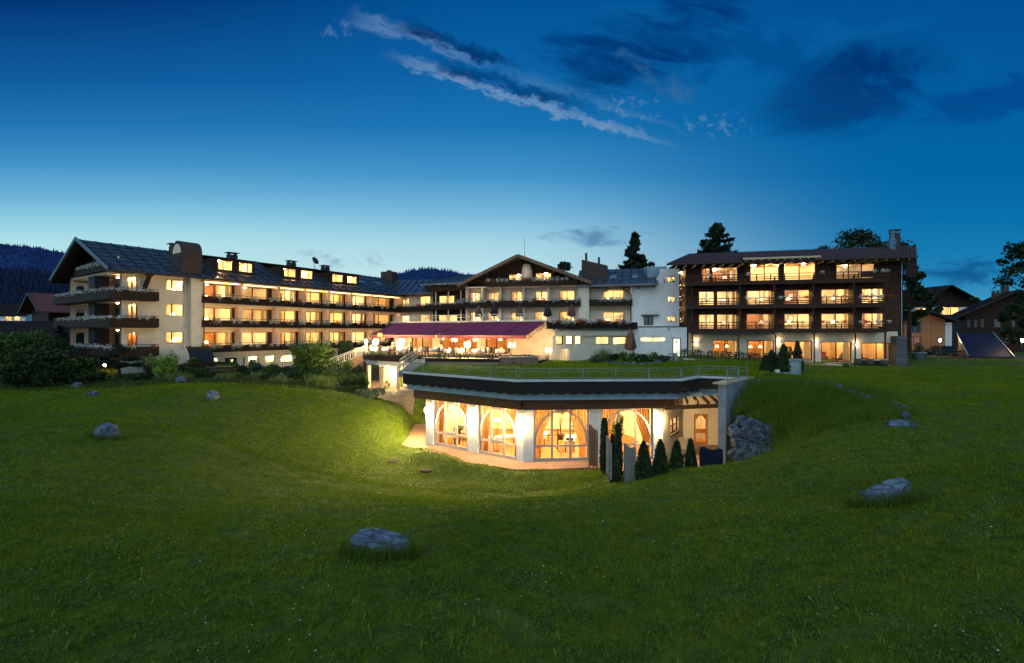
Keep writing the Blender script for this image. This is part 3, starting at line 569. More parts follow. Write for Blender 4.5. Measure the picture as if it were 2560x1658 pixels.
# ================================================================== HILLS AND FAR WOOD
HILLMAT = M('hazed_far_forest', (.006, .038, .15), (.003, .022, .10), .95, .02, .0)  # blue of distant haze is put into both forest colours
HILLMAT2 = M('hazed_near_forest', (.003, .011, .045), (.002, .007, .028), .95, .05, .0)
def ridge(name, prof, Y, mat, tree, step, thick):
    """a wooded hill: silhouette given as (photo x, photo y) at distance Y, falling away behind and to its foot, with trees along its back"""
    px = np.array([p[0] for p in prof]); py = np.array([p[1] for p in prof]); xs = np.arange((px[0]-1280)/F*Y, (px[-1]-1280)/F*Y, step)
    top = np.interp(xs*F/Y+1280, px, CZ-(py-829)/F*Y); rows = []
    prof_t = [(-thick, 0.), (-thick*.75, .3), (-thick*.5, .58), (-thick*.25, .82), (0, 1.), (thick*.4, .7), (thick, 0)]
    for dy_, f in prof_t: rows.append(np.stack([xs, np.full(len(xs), Y)+dy_, 4+(top-4)*f+RNG.normal(size=len(xs))*step*.12*(f > 0)], 1))
    V = np.concatenate(rows); k = len(xs); ii = np.arange(len(V)).reshape(len(rows), k)
    Fq = np.stack([ii[:-1, :-1], ii[:-1, 1:], ii[1:, 1:], ii[1:, :-1]], -1).reshape(-1, 4)
    # fir crowns as four-sided spikes all over the slope
    n = int(len(xs)*60); tx = RNG.uniform(xs[0], xs[-1], n); f = RNG.uniform(0, 1, n)**.6; ty = Y-thick*(1-f); tz = 4+(np.interp(tx, xs, top)-4)*np.interp(ty-Y, [p[0] for p in prof_t[:5]], [p[1] for p in prof_t[:5]])
    hh = tree*RNG.uniform(.5, 1.15, n); r = hh*.17; q = []
    for dx_, dy_ in ((-1, -1), (1, -1), (1, 1), (-1, 1)): q.append(np.stack([tx+dx_*r, ty+dy_*r, tz-1], 1))
    tip = np.stack([tx, ty, tz+hh], 1); TV = np.stack([*q, tip], 1).reshape(-1, 3); b_ = np.arange(n)[:, None]*5
    TF = np.concatenate([b_+np.array(s) for s in ((0, 1, 4, 4), (1, 2, 4, 4), (2, 3, 4, 4), (3, 0, 4, 4))])
    TF = TF[:, :3]
    me = np_mesh(name, V, Fq); o = obj(name, me, mat); tag(o, kind='structure')
    o2 = obj('forest', np_mesh('forest', TV, TF), mat); return o, o2
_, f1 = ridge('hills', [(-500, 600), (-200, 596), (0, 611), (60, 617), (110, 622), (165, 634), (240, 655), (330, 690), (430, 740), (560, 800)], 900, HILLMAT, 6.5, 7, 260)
tag(f1, 'dark haze blue fir forest covering the far left mountain', 'forest', kind='stuff')
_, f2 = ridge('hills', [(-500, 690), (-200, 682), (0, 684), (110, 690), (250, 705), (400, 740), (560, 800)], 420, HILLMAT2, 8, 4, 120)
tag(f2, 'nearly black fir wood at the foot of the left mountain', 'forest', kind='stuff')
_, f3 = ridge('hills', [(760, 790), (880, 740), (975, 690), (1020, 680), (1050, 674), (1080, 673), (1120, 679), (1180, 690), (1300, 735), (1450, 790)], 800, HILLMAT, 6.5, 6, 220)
tag(f3, 'haze blue forested hill rising behind the middle roofs', 'forest', kind='stuff')
# ================================================================== SHARED BUILDING PARTS
def window(root, fac, a0, a1, z0, z1, d, cols=2, mat=None, fw=.06, rows=(), name='window', label=None, splits=None, pane=True):
    """frame mesh (the window) with its glass as a sub-part; splits = relative mullion positions"""
    m = MB(fac); mat = mat or WINFRAME
    m.box(a0, a0+fw, d, d+.08, z0, z1).box(a1-fw, a1, d, d+.08, z0, z1).box(a0+fw, a1-fw, d, d+.08, z0, z0+fw).box(a0+fw, a1-fw, d, d+.08, z1-fw, z1)
    for s in (splits if splits is not None else [i/cols for i in range(1, cols)]):
        c = a0+(a1-a0)*s; m.box(c-fw*.6, c+fw*.6, d+.003, d+.077, z0+fw, z1-fw)
    for r in rows:
        zc = z0+(z1-z0)*r; m.box(a0+fw, a1-fw, d+.006, d+.074, zc-fw*.4, zc+fw*.4)
    o = m.build(name, mat, root)
    if label: o['label'] = label
    if pane: MB(fac).quad((a0+fw*.5, d+.05, z0+fw*.5), (a1-fw*.5, d+.05, z0+fw*.5), (a1-fw*.5, d+.05, z1-fw*.5), (a0+fw*.5, d+.05, z1-fw*.5)).build('pane', GLASS, o)
    return o
RR = random.Random(11)
def room(root, fac, a0, a1, z0, z1, d0, d1, wallm=None, lamp=None, lamps=1, r=.2, back=None):
    """an open-fronted room behind a window, with its ceiling light"""
    m = MB(fac); m.mat = 0
    m.quad((a0, d0, z0), (a0, d1, z0), (a0, d1, z1), (a0, d0, z1)).quad((a1, d0, z0), (a1, d0, z1), (a1, d1, z1), (a1, d1, z0))
    m.quad((a0, d0, z1), (a0, d1, z1), (a1, d1, z1), (a1, d0, z1))
    m.mat = 1; m.quad((a0, d0, z0), (a1, d0, z0), (a1, d1, z0), (a0, d1, z0))
    m.mat = 2; m.quad((a0, d1, z0), (a1, d1, z0), (a1, d1, z1), (a0, d1, z1))
    o = m.build('room', [wallm or ROOMWALL, ROOMWOOD, back or wallm or ROOMWALL], root)
    for i in range(lamps):
        c = a0+(a1-a0)*(i+.5)/lamps; dm = d0+(d1-d0)*.5
        l = MB(fac); l.lathe([(.01, z1-.20), (r*.6, z1-.185), (r*.9, z1-.12), (r, z1-.04)], c, dm, 12); l.build('ceiling_lamp', (RR.choice(LAMPROOMS) if lamp in (None, LAMPROOM) and lamps == 1 else lamp or LAMPROOM), o, True)
    return o
def curtain(root, fac, a0, a1, z0, z1, d, mat=None, waves=7, amp=.04, sweep=0.):
    """a hanging curtain; sweep pulls its free edge sideways towards a tie-back"""
    m = MB(fac); n = waves*6; rows = 9; P_ = []
    for j in range(rows):
        f = j/(rows-1); z = z1+(z0-z1)*f; k = 1-abs(sweep)*math.sin(min(1, f/.8)*math.pi/2)**1.6 if f < .8 else (1-abs(sweep))+(f-.8)*.25
        for i in range(n+1):
            u = i/n; a = (a0+(a1-a0)*u*k) if sweep >= 0 else (a1-(a1-a0)*(1-u)*k)
            P_.append((a, d+amp*math.sin(u*waves*6.283+.4*math.sin(f*3)), z))
    m.add(P_, [(j*(n+1)+i, j*(n+1)+i+1, (j+1)*(n+1)+i+1, (j+1)*(n+1)+i) for j in range(rows-1) for i in range(n)])
    return m.build('curtain', mat or CURTAIN, root, True)
LAMP0 = thing('table_lamp', 'x', 'table lamp')
MB().lathe([(.07, 0), (.075, .02), (.02, .05), (.035, .16), (.015, .26), (.012, .34)]).build('lamp_base', BRICKCH, LAMP0, True)
MB().lathe([(.23, .30), (.13, .56)], n=16).build('lamp_shade', LAMPSHADE, LAMP0, True)
TAB0 = thing('side_table', 'x', 'side table')
MB().box(-.3, .3, -.25, .25, .52, .56).build('table_top', ROOMWOOD, TAB0)
for sx in (-.26, .26):
    for sy in (-.21, .21): MB().box(sx-.02, sx+.02, sy-.02, sy+.02, 0, .52).build('leg', ROOMWOOD, TAB0)
PIC0 = thing('framed_picture', 'x', 'picture')
MB().box(-.32, .32, -.03, 0, -.42, .42).build('picture_frame', BROWN_V, PIC0); MB().box(-.25, .25, -.036, -.031, -.35, .35).build('picture_sheet', CLOTHW, PIC0)
WARD0 = thing('wardrobe', 'x', 'wardrobe')
MB().box(-.7, .7, -.6, 0, 0, 2.05).build('cabinet', ROOMWOOD, WARD0)
for s in (-1, 1): MB().box(min(s*.02, s*.66), max(s*.02, s*.66), -.625, -.602, .08, 1.98).build('door', ROOMWOOD, WARD0)
USED = set()
def place(proto, fac, a, d, z, label, group, rot=0., scale=None):
    loc = fac.w(a, d, z); rz = fac.ang+rot
    if proto.name not in USED:
        USED.add(proto.name); proto.location = loc; proto.rotation_euler = (0, 0, rz); proto['label'] = label; proto['group'] = group
        if scale: proto.scale = (scale,)*3
        return proto
    c = copy_tree(proto, loc, rz, label, scale); c['group'] = group; return c
def furnish(fac, a0, a1, zf, d1, where, lamp=True, pic=False, ward=False, side=.7, dback=.5):
    w_ = a1-a0
    if lamp:
        la = a0+w_*side; place(TAB0, fac, la, d1-dback, zf, f'small wooden side table, {where}', 'side tables in the lit hotel rooms')
        place(LAMP0, fac, la, d1-dback, zf+.56, f'glowing table lamp, {where}', 'table lamps in the lit hotel rooms')
    if pic: place(PIC0, fac, a0+w_*(1.0-side*.75 if side < .5 else .45), d1-.01, zf+1.45, f'framed wall picture, {where}', 'framed pictures in the lit hotel rooms')
    if ward: place(WARD0, fac, a0+w_*(.22 if side > .5 else .78), d1-.02, zf, f'honey brown wardrobe, {where}', 'wardrobes in the lit hotel rooms')
def flowers(root, fac, spots, z, d, w_=.55, h=.45, n=70, redp=.12):
    """trailing balcony flowers: leaves and petals in one planted row, on spots given along a (or (a,d) pairs)"""
    L, Wp, Rp = [], [], []
    for s in spots:
        a, dd = s if hasattr(s, '__len__') else (s, d)
        sc_ = RNG.uniform(.7, 1.15)
        for arr, k, cz in ((L, int(n*.8*sc_), -.16), (Rp if RNG.uniform() < redp else Wp, int(n*1.5*sc_), -.10)):
            q = RNG.normal(size=(k, 3))*np.array([w_*.32*sc_, .12, h*.30*sc_]); q[:, 2] += cz
            q[:, 1] -= .10*(arr is not L)
            for p in q: arr.append(fac.w(a+p[0], dd+p[1]-.08, z+p[2]))
    off = np.array(parent_world(root)); sets = []; me_parts = []; mats = []
    for arr, mt, sz in ((L, LEAF_MID, .10), (Wp, PETAL, .085), (Rp, PETALRED, .085)):
        if arr: me_parts.append(leaf_quads(np.array(arr)-off, sz, 1.15)); mats.append(mt)
    V, Fq = merge(me_parts); me = np_mesh('flowers', V, Fq); idx = np.concatenate([np.full(len(p[1]), i) for i, p in enumerate(me_parts)]).astype(np.int32)
    o = obj('flowers', me, mats, root); o['kind'] = 'stuff'; me.polygons.foreach_set('material_index', idx); return o
# ================================================================== SUNKEN PAVILION WITH GRASS ROOF
PV = thing('pavilion', 'low white pavilion with arched glass walls and a grass covered flat roof', 'pavilion', (.69, 28, -.05))
FL = Fac(-6.16, 32.6, math.degrees(math.atan2(-4.6, 6.85))); FR = Fac(.69, 28.0, math.degrees(math.atan2(.7, 8.81)))
LLEN, RLEN = math.hypot(6.85, 4.6), math.hypot(8.81, .7); ZB, ZT = -.05, 3.24
LW_ = [(FL.a(1083), FL.a(1168)), (FL.a(1194), FL.a(1291))]; RW_ = [(FR.a(1334), FR.a(1473)), (FR.a(1504), FR.a(1634))]
prev = 0
for a0, a1 in LW_: MB(FL).box(prev, a0, 0, .5, ZB, ZT).build('pillar', PLASTER_WALL, PV); prev = a1
m = MB(FL).box(prev, LLEN+.0, 0, .5, ZB, ZT); m.c = FR; m.box(.0, RW_[0][0], -.006, .5, ZB, ZT).build('pillar', PLASTER_WALL, PV)
MB(FR).box(RW_[0][1], RW_[1][0], -.006, .5, ZB, ZT).build('pillar', PLASTER_WALL, PV); MB(FR).box(RW_[1][1], RLEN, -.006, .5, ZB, ZT).build('pillar', PLASTER_WALL, PV)
def pavwin(fac, a0, a1, door):
    d = .10; fw = .10; m = MB(fac); H = ZT-ZB; zt = ZB+.95
    m.box(a0, a0+fw, d, d+.12, ZB, ZT).box(a1-fw, a1, d, d+.12, ZB, ZT).box(a0+fw, a1-fw, d, d+.12, ZB, ZB+.20).box(a0+fw, a1-fw, d, d+.12, ZT-.12, ZT)
    m.box(a0+fw, a1-fw, d+.004, d+.116, zt-.07, zt+.05)
    w_ = a1-a0
    for f in (.335, .665): m.box(a0+w_*f-.065, a0+w_*f+.065, d-.004, d+.124, ZB+.2, ZT-.12)
    c = (a0+a1)/2; rx = w_/2-fw; ry = ZT-.16-zt-.1; pts = []
    for i in range(33):
        th = math.pi*i/32; pts.append((c+rx*math.cos(th), d+.05, zt+.1+ry*math.sin(th)))
    for s in range(32):
        p, q = pts[s], pts[s+1]; m.beam(p, q, .10, .11)
    o = m.build('window', PALEFRAME, PV)
    MB(fac).quad((a0, d+.06, ZB), (a1, d+.06, ZB), (a1, d+.06, ZT), (a0, d+.06, ZT)).build('pane', GLASS, o)
    g = MB(fac)
    for f in (.28, .55, .78): g.box(a0+fw, a1-fw, d+.075, d+.085, ZB+H*f-.006, ZB+H*f+.006)
    for f in (.17, .5, .83): g.box(a0+w_*f-.006, a0+w_*f+.006, d+.088, d+.098, ZB+.2, ZT-.12)
    g.build('glazing_bar', DARKFRAME, o)
    if door:
        f0, f1 = a0+w_*.335+.07, a0+w_*.665-.07; k = MB(fac)
        k.box(f0, f0+.07, d-.02, d+.05, zt+.06, ZT-.2).box(f1-.07, f1, d-.02, d+.05, zt+.06, ZT-.2).box(f0+.07, f1-.07, d-.02, d+.05, ZT-.27, ZT-.2).box(f0+.07, f1-.07, d-.02, d+.05, zt+.06, zt+.13)
        k.build('casement', PALEFRAME, o)
        MB(fac).box(f0+.02, f0+.05, d-.06, d-.022, zt+.75, zt+.9).build('handle', DARKMETAL, o)
    for lo, hi, sw in ((a0+.06, a0+w_*.36, .62), (a1-w_*.36, a1-.06, -.62)): curtain(PV, fac, lo, hi, ZB+.05, ZT-.05, .5, TANCURTAIN, 6, .05, sw)
for i, (a0, a1) in enumerate(LW_): pavwin(FL, a0, a1, True)
for a0, a1 in RW_: pavwin(FR, a0, a1, False)
# inside
pm = MB(); inner = [(-5.75, 32.95), (.75, 28.55), (9.2, 29.2), (9.2, 34.5), (8.2, 37.2), (-2.3, 37.6)]
for i in range(3, 6):
    p, q = inner[i], inner[(i+1) % 6]; pm.quad((*p, ZB), (*q, ZB), (*q, ZT+.02), (*p, ZT+.02))
pm.quad((*inner[2], ZB), (*inner[3], ZB), (*inner[3], ZT+.02), (*inner[2], ZT+.02))
pm.add([(*p, ZT+.02) for p in inner], [tuple(range(6))]); pm.mat = 1; pm.add([(*p, ZB+.03) for p in inner], [tuple(range(6))])
rm = pm.build('room', [ROOMWALL, ROOMWOOD], PV)
for x, y in ((-3.2, 34.2), (-.8, 31.6), (1.6, 31.2), (4.2, 31.0), (6.9, 31.4), (1.2, 35.0), (5.5, 35.0)):
    MB().lathe([(.02, ZT-.26), (.12, ZT-.24), (.20, ZT-.15), (.22, ZT-.02)], x, y, 14).build('ceiling_lamp', LAMPROOM, rm, True)
# header beam, pale band, brown scalloped fascia and pale rim
RIM = ROOF[:5]; RZ = 5.17
def offset_line(pts, o):
    """shift an open polyline sideways (to its left = inward)"""
    out = []
    for i, p in enumerate(pts):
        ns = []
        for j in (i-1, i):
            if 0 <= j < len(pts)-1:
                ex, ey = pts[j+1][0]-pts[j][0], pts[j+1][1]-pts[j][1]; l = math.hypot(ex, ey); ns.append((-ey/l, ex/l))
        nx_, ny_ = (sum(n[0] for n in ns)/len(ns), sum(n[1] for n in ns)/len(ns)); k = nx_*nx_+ny_*ny_
        out.append((p[0]+nx_*o/k, p[1]+ny_*o/k))
    return out
def band(m, o0, o1, z0, z1):
    A, B = offset_line(RIM, o0), offset_line(RIM, o1); m.prism(A+B[::-1], z0, z1)
m = MB(); band(m, .0, .30, RZ-.10, RZ+.02); m.build('roof_rim', CONCRETE, PV)
FASC = boards('fascia_boards', (.009, .007, .007), (.020, .014, .012), 2, .13)
m = MB(); band(m, .05, .12, RZ-.76, RZ-.105)
A = offset_line(RIM, .045)
for (x0, y0), (x1, y1) in zip(A[:3], A[1:]):           # scalloped lower edge
    L = math.hypot(x1-x0, y1-y0); k = int(L/.75)
    for i in range(k):
        pts = []
        for j in range(9):
            f = (i+j/8)/k; pts.append((x0+(x1-x0)*f, y0+(y1-y0)*f, RZ-.755-.10*math.sin(math.pi*j/8)**.7))
        tp = [(p[0], p[1], RZ-.70) for p in pts]
        m.add(pts+tp, [(j, j+1, 9+j+1, 9+j) for j in range(8)])
m.build('fascia', FASC, PV)
m = MB(); band(m, .42, .70, RZ-1.22, RZ-.70); m.build('pale_band', PALEBAND, PV)
m = MB(); band(m, .13, .42, RZ-.74, RZ-.64); m.build('soffit', CONCRETE, PV)
m = MB(); m.c = FL; m.box(-.75, LLEN+.1, -.45, .5, ZT, ZT+.62); m.c = FR; m.box(-.02, RLEN+.6, -.456, .5, ZT+.002, ZT+.615)
m.build('header_beam', SOFFIT, PV)
m = MB(); m.c = FL; m.box(-.4, LLEN+.2, -.25, 1.2, ZT+.66, ZT+.9); m.c = FR; m.box(-.1, RLEN+2.5, -.25, 1.2, ZT+.664, ZT+.896); m.build('lintel', CONCRETE, PV)
# roof deck with grass
rg = []
xs = np.arange(-9, 23, .5); ys = np.arange(26, 44, .5); XX, YY = np.meshgrid(xs, ys); k = len(xs)
m = MB(); inn = offset_line(RIM, .22); RP = inn+ROOF[5:]
zr = [RZ-.03]*5+[min(RZ-.03, gz(x, y)+.10) for x, y in ROOF[5:8]]+[RZ-.02]*(len(ROOF)-8)
m.prism(RP, [z-.35 for z in zr], zr); ROOFSOIL = LAWN; m.build('roof', ROOFSOIL, PV)
n = 90000; x = RNG.uniform(-8, 22, n); y = RNG.uniform(26, 44, n); ok = poly_dist(x, y, RP) < -.05; x, y = x[ok], y[ok]
z = RZ-.05-np.clip((x-13)/8, 0, 1)*.12
V = blade_tris(x, y, z, .12, .022, .8); o = obj('grass', np_mesh('roof_grass', V, np.arange(len(V)).reshape(-1, 3)), GRASS); tag(o, 'green grass growing on the flat pavilion roof behind the railing', 'grass', kind='stuff')
# scroll railing on the rim
RL = thing('roof_railing', 'thin grey green scroll railing along the edge of the grass roof', 'railing', (.19, 26.4, RZ))
line = offset_line(RIM, .12); H = .66
for z, r, nm in ((RZ+H, .022, 'handrail'), (RZ+.50, .012, 'middle_rail'), (RZ+.12, .012, 'bottom_rail')):
    m = MB()
    for p, q in zip(line, line[1:]): m.tube([(*p, z), (*q, z)], r, 6)
    m.build(nm, TEALRAIL, RL)
sc = MB()
for (x0, y0), (x1, y1) in zip(line, line[1:]):
    L = math.hypot(x1-x0, y1-y0); k = max(1, round(L/2.0))
    for i in range(k+1):
        if i == 0 and (x0, y0) != line[0]: continue
        f = i/k; x, y = x0+(x1-x0)*f, y0+(y1-y0)*f; MB().box(x-.025, x+.025, y-.025, y+.025, RZ-.12, RZ+H).build('post', TEALRAIL, RL)
    for i in range(k):
        for half in (0, 1):
            c = (i+.28+.44*half)/k; pts = []
            for j in range(22):
                th = j/21*4.6*(1 if half else -1); rr = .42*(1-j/24); u = c+rr*math.sin(th)/L*1.3; pts.append((x0+(x1-x0)*u, y0+(y1-y0)*u, RZ+.14+.17*(1-math.cos(th)*(1-j/26))))
            sc.tube(pts, .009, 4, False)
sc.build('scrollwork', TEALRAIL, RL)
# wing wall closing the recess on the right
WWp = [(11.8, 25.1), (14.6, 28.0), (14.3, 28.35), (11.5, 25.4)]
ww = thing('retaining_wall', 'grey concrete wing wall with pale wooden cap beside the boulders', 'wall', (11.8, 25.1, 0))
MB().prism(WWp, -.3, RZ-.10).build('wall', M('grey_concrete', (.22, .26, .30), (.15, .18, .21), .9, 1.4, .3, 14), ww)
CAPW = M('pale_wood_cap', (.52, .40, .27), (.42, .31, .20), .6, 4, .2)
MB().prism([(11.68, 24.95), (15.1, 28.4), (14.6, 28.85), (11.2, 25.4)], RZ-.097, RZ+.0).build('cap', CAPW, ww)
sr = thing('railing', 'short grey green railing panel on the wing wall cap', 'railing', (12, 25.3, RZ))
for f in (0, .55, 1): MB().box(12.1+2.3*f-.02, 12.1+2.3*f+.02, 25.55+2.3*f-.02, 25.55+2.3*f+.02, RZ, RZ+.7).build('post', TEALRAIL, sr)
for z in (.7, .5, .1): MB().tube([(12.1, 25.55, RZ+z), (14.4, 27.85, RZ+z)], .02, 6).build('rail', TEALRAIL, sr)
m = MB()
for i in range(7):
    f = .1+i*.13; m.tube([(12.1+2.3*f+.1*math.sin(j), 25.55+2.3*f+.1*math.sin(j), RZ+.12+.36*j/6) for j in range(7)], .01, 4)
m.build('scrollwork', TEALRAIL, sr)
# patio recess: angled wall with small window, back wall with the door, right wall, pergola beams
FS = Fac(9.5, 28.7, math.degrees(math.atan2(3.5, 2.6))); SL = math.hypot(2.6, 3.5)
hw = (FS.a(1676), FS.a(1696), FS.z(1686, 1083), FS.z(1686, 1044)); hw = (min(hw[0], hw[1]), max(hw[0], hw[1]), hw[2], hw[3])
m = MB(FS); m.wall(0, SL, ZB, ZT+.3, [hw], 0, .3); m.c = WORLD
BWY = 32.2; FBk = Fac(12.1, BWY, 0)
da0, da1 = FBk.a(1735), FBk.a(1770); dz1 = FBk.z(1750, 1035)
m.c = FBk; m.wall(-.1, 3.2, ZB, ZT+.3, [(da0, da1, ZB, dz1)], 0, .3); m.c = WORLD; m.prism([(15.0, 28.3), (15.3, 28.3), (15.3, 32.2), (15.0, 32.2)], ZB, ZT+.3)
m.build('patio_wall', STUCCO, PV)
window(PV, FS, *hw, .08, 2, BROWN_V, .07, (.5,)); MB(FS).box(hw[0]-.08, hw[1]+.08, -.07, .05, hw[2]-.09, hw[2]-.003).build('sill', BROWN_V, PV)
room(PV, FS, hw[0]-.3, hw[1]+.3, hw[2]-.3, hw[3]+.3, .33, 1.2, r=.05)
dw = da1-da0; m = MB(FBk)
m.box(da0, da0+.14, .04, .12, ZB, dz1).box(da1-.14, da1, .04, .12, ZB, dz1).box(da0+.14, da1-.14, .04, .12, dz1-.14, dz1).box(da0+.14, da1-.14, .04, .12, ZB, ZB+.22).box(da0+.14, da1-.14, .04, .12, ZB+.85, ZB+1.15)
for s, aa in ((1, da0+.14), (-1, da1-.14)): m.add([(aa, .05, dz1-.14), (aa+s*.26, .05, dz1-.14), (aa, .05, dz1-.45)], [(0, 1, 2)])
dr = m.build('door', ROOMWOOD, PV); MB(FBk).quad((da0, .09, ZB), (da1, .09, ZB), (da1, .09, dz1), (da0, .09, dz1)).build('pane', GLASS, dr)
g = MB(FBk); g.box((da0+da1)/2-.01, (da0+da1)/2+.01, .062, .088, ZB+.22, dz1-.14)
for k in range(4):
    for z0 in (ZB+.25, ZB+1.2):
        g.beam((da0+.16, .075, z0+.12+k*.17), ((da0+da1)/2, .075, z0+.28+k*.17), .02, .02).beam((da1-.16, .075, z0+.12+k*.17), ((da0+da1)/2, .075, z0+.28+k*.17), .02, .02)
g.build('glazing_bar', PALEFRAME, dr); MB(FBk).box(da0+.05, da0+.08, -.02, .03, ZB+1.0, ZB+1.16).build('handle', DARKMETAL, dr)
room(PV, FBk, da0-.3, da1+.4, ZB, ZT, .32, 2.2, r=.12)
m = MB()
for i in range(8): m.beam((10.2+i*.62, 27.9+.25*abs(i-3)*.3, ZT+.36), (11.6+i*.55, 32.1, ZT+.36), .12, .18)
m.build('pergola_beam', SOFFIT, PV)
m = MB(); m.beam((9.3, 27.7, ZT+.12), (14.8, 28.9, ZT+.12), .16, .24); m.build('pergola_girder', SOFFIT, PV)
# wall lanterns on the pavilion pillars
def wall_lantern(fac, a, z, label, d=-.02, glow=None):
    t = thing('wall_lantern', label, 'wall lamp', fac.w(a, d, z), 0, 'wall lanterns on the pavilion pillars'); F2 = fac
    m = MB(fac); m.box(a-.05, a+.05, d-.02, d+.02, z-.22, z+.05); m.beam((a, d-.02, z-.12), (a, d-.22, z-.16), .02, .02); m.beam((a, d-.22, z-.16), (a, d-.22, z-.02), .02, .02)
    m.box(a-.11, a+.11, d-.33, d-.11, z+.30, z+.33); m.beam((a, d-.02, z), (a, d-.13, z+.315), .02, .02); m.build('bracket', DARKMETAL, t)
    MB(fac).lathe([(.05, z-.02), (.085, z+.06), (.095, z+.16), (.07, z+.29)], a, d-.22, 10).build('lamp_glass', glow or WALLLAMP, t, True); return t
wall_lantern(FL, FL.a(1074), FL.z(1070, 1030)-.1, 'lit wall lantern on the leftmost white pavilion pillar')
wall_lantern(Fac(*FL.w(0, .5, 0)[:2], math.degrees(FL.ang)-90), .25, FL.z(1070, 1030)-.1, 'lit wall lantern on the left end of the pavilion, facing the mound', -.02, WALLLAMP2)
wall_lantern(FL, FL.a(1180), FL.z(1180, 1043)-.1, 'lit wall lantern on the pillar between the two left arched windows')
wall_lantern(FL, FL.a(1301), FL.z(1300, 1060)-.1, 'lit wall lantern on the left face of the pavilion corner pillar')
wall_lantern(FR, FR.a(1650), FR.z(1650, 1053)-.1, 'lit wall lantern right of the fourth arched window, beside the patio')
# ------------------------------------------------------------------ things in the pavilion
def couch(label, x, y, rz, roll=True):
    t = thing('massage_couch', label, 'couch', (x, y, ZB+.03), rz, 'white couches inside the pavilion', local=True)
    MB().box(-1, 1, -.35, .35, .62, .74).build('cushion', CLOTHW, t)
    for sx in (-.85, .85):
        for sy in (-.28, .28): MB().box(sx-.025, sx+.025, sy-.025, sy+.025, 0, .62).build('leg', DARKMETAL, t)
    if roll: MB().tube([(-.8, -.25, .84), (-.8, .25, .84)], .09, 12).build('bolster', WICKER, t, True)
couch('white couch with grey bolster behind the third arched window', 4.0, 31.2, R_(80))
couch('white couch behind the second arched window', -.6, 31.6, R_(20))
couch('white couch at the back behind the third arched window', 2.2, 32.6, R_(75), False)
t = thing('bench_rack', 'stack of white padded benches behind the first arched window', 'rack', (-3.3, 33.6, ZB+.03), R_(-30), local=True)
for k in range(4): MB().box(-.8, .8, -.25+k*.35, .25+k*.35, .45+k*.42, .60+k*.42).build('cushion', CLOTHW, t)
for sx in (-.7, .7): MB().beam((sx, -.2, 0), (sx, 1.2, 1.75), .05, .05).build('frame', DARKMETAL, t)
t = thing('floor_lamp', 'tall floor lamp with a cluster of glowing globes behind the second arched window', 'floor lamp', (-1.0, 30.55, ZB+.03), local=True)
MB().lathe([(.17, 0), (.17, .03), (.015, .05), (.012, 1.85)]).build('pole', DARKMETAL, t)
GLOBE = emit('globe_lamp', (1., .76, .40), 9)
for k in range(5):
    a = k*1.257; c = (.17*math.cos(a), .17*math.sin(a), 2.0+.05*(k % 2)); MB().tube([(0, 0, 1.8), c], .008, 5).build('arm', DARKMETAL, t)
    MB().lathe([(.002, c[2]-.01), (.06, c[2]+.02), (.075, c[2]+.08), (.05, c[2]+.14), (.002, c[2]+.155)], c[0], c[1], 10).build('globe', GLOBE, t, True)
def bars(label, x, y, rz):
    t = thing('exercise_frame', label, 'exercise machine', (x, y, ZB+.03), rz, 'exercise machines inside the pavilion', local=True)
    for sx in (-.6, .6):
        MB().box(sx-.03, sx+.03, -.03, .03, 0, 1.45).build('post', DARKMETAL, t); MB().box(sx-.04, sx+.04, -.5, .5, 0, .05).build('foot', DARKMETAL, t)
    for z in (1.0, 1.35): MB().tube([(-.75, 0, z), (.75, 0, z)], .03, 8).build('bar', DARKMETAL, t)
bars('dark exercise frame on the left behind the third arched window', 2.5, 30.8, R_(6)); bars('dark exercise frame on the right behind the third arched window', 4.9, 32.0, R_(-8))
def pot_plant(label, x, y, h, mat, n, lump, pot=.28):
    t = thing('potted_plant', label, 'potted plant', (x, y, ZB+.03), 0, 'potted plants inside the pavilion', local=True)
    MB().lathe([(pot*.7, 0), (pot, .38), (pot*1.05, .42), (pot*.9, .42), (.02, .38)]).build('pot', REDTILE, t, True)
    m = MB()
    for k in range(7):
        a = k*.9; m.tube([(0, 0, .35), (.08*math.cos(a), .08*math.sin(a), h*.5), (.35*math.cos(a), .35*math.sin(a), h*.9)], [.018, .012, .004], 5)
    m.build('stem', BARK, t); V, Fq = leaf_quads(blob_points(n, lump, .1), .10, 1.7); obj('leaves', np_mesh('leaves', V, Fq), mat, t)
pot_plant('bushy indoor fig tree in a pot behind the fourth arched window', 7.0, 30.4, 2.3, LEAF_MID, 620, [(0, 0, 1.5, .62, .5, .85), (.2, 0, 2.1, .4, .4, .45)])
pot_plant('tall indoor palm in a red pot behind the third arched window', 3.6, 33.8, 2.6, LEAF_MID, 420, [(0, 0, 2.3, .7, .6, .5)])
pot_plant('small indoor plant behind the first arched window', -3.9, 32.4, 1.3, LEAF_MID, 260, [(0, 0, 1.0, .35, .35, .5)])
# ================================================================== LEFT HOTEL WING
A_ = Fac(-37.8, 44.1, 57.2)
HW = thing('hotel_wing', 'long white hotel wing with flower balconies and grey gabled metal roof', 'hotel wing', (-37.8, 44.1, 3.6))
BX = [A_.a(p) for p in (506, 605, 698, 764, 823.5, 880, 932, 1001)]
RAIL = [12.19, 9.52, 6.71]; FLN = ['top', 'middle', 'lowest']; EZ = 13.85; RIDGE = 17.6; WD = 15.9; WEND = 39.
D1 = 1.35
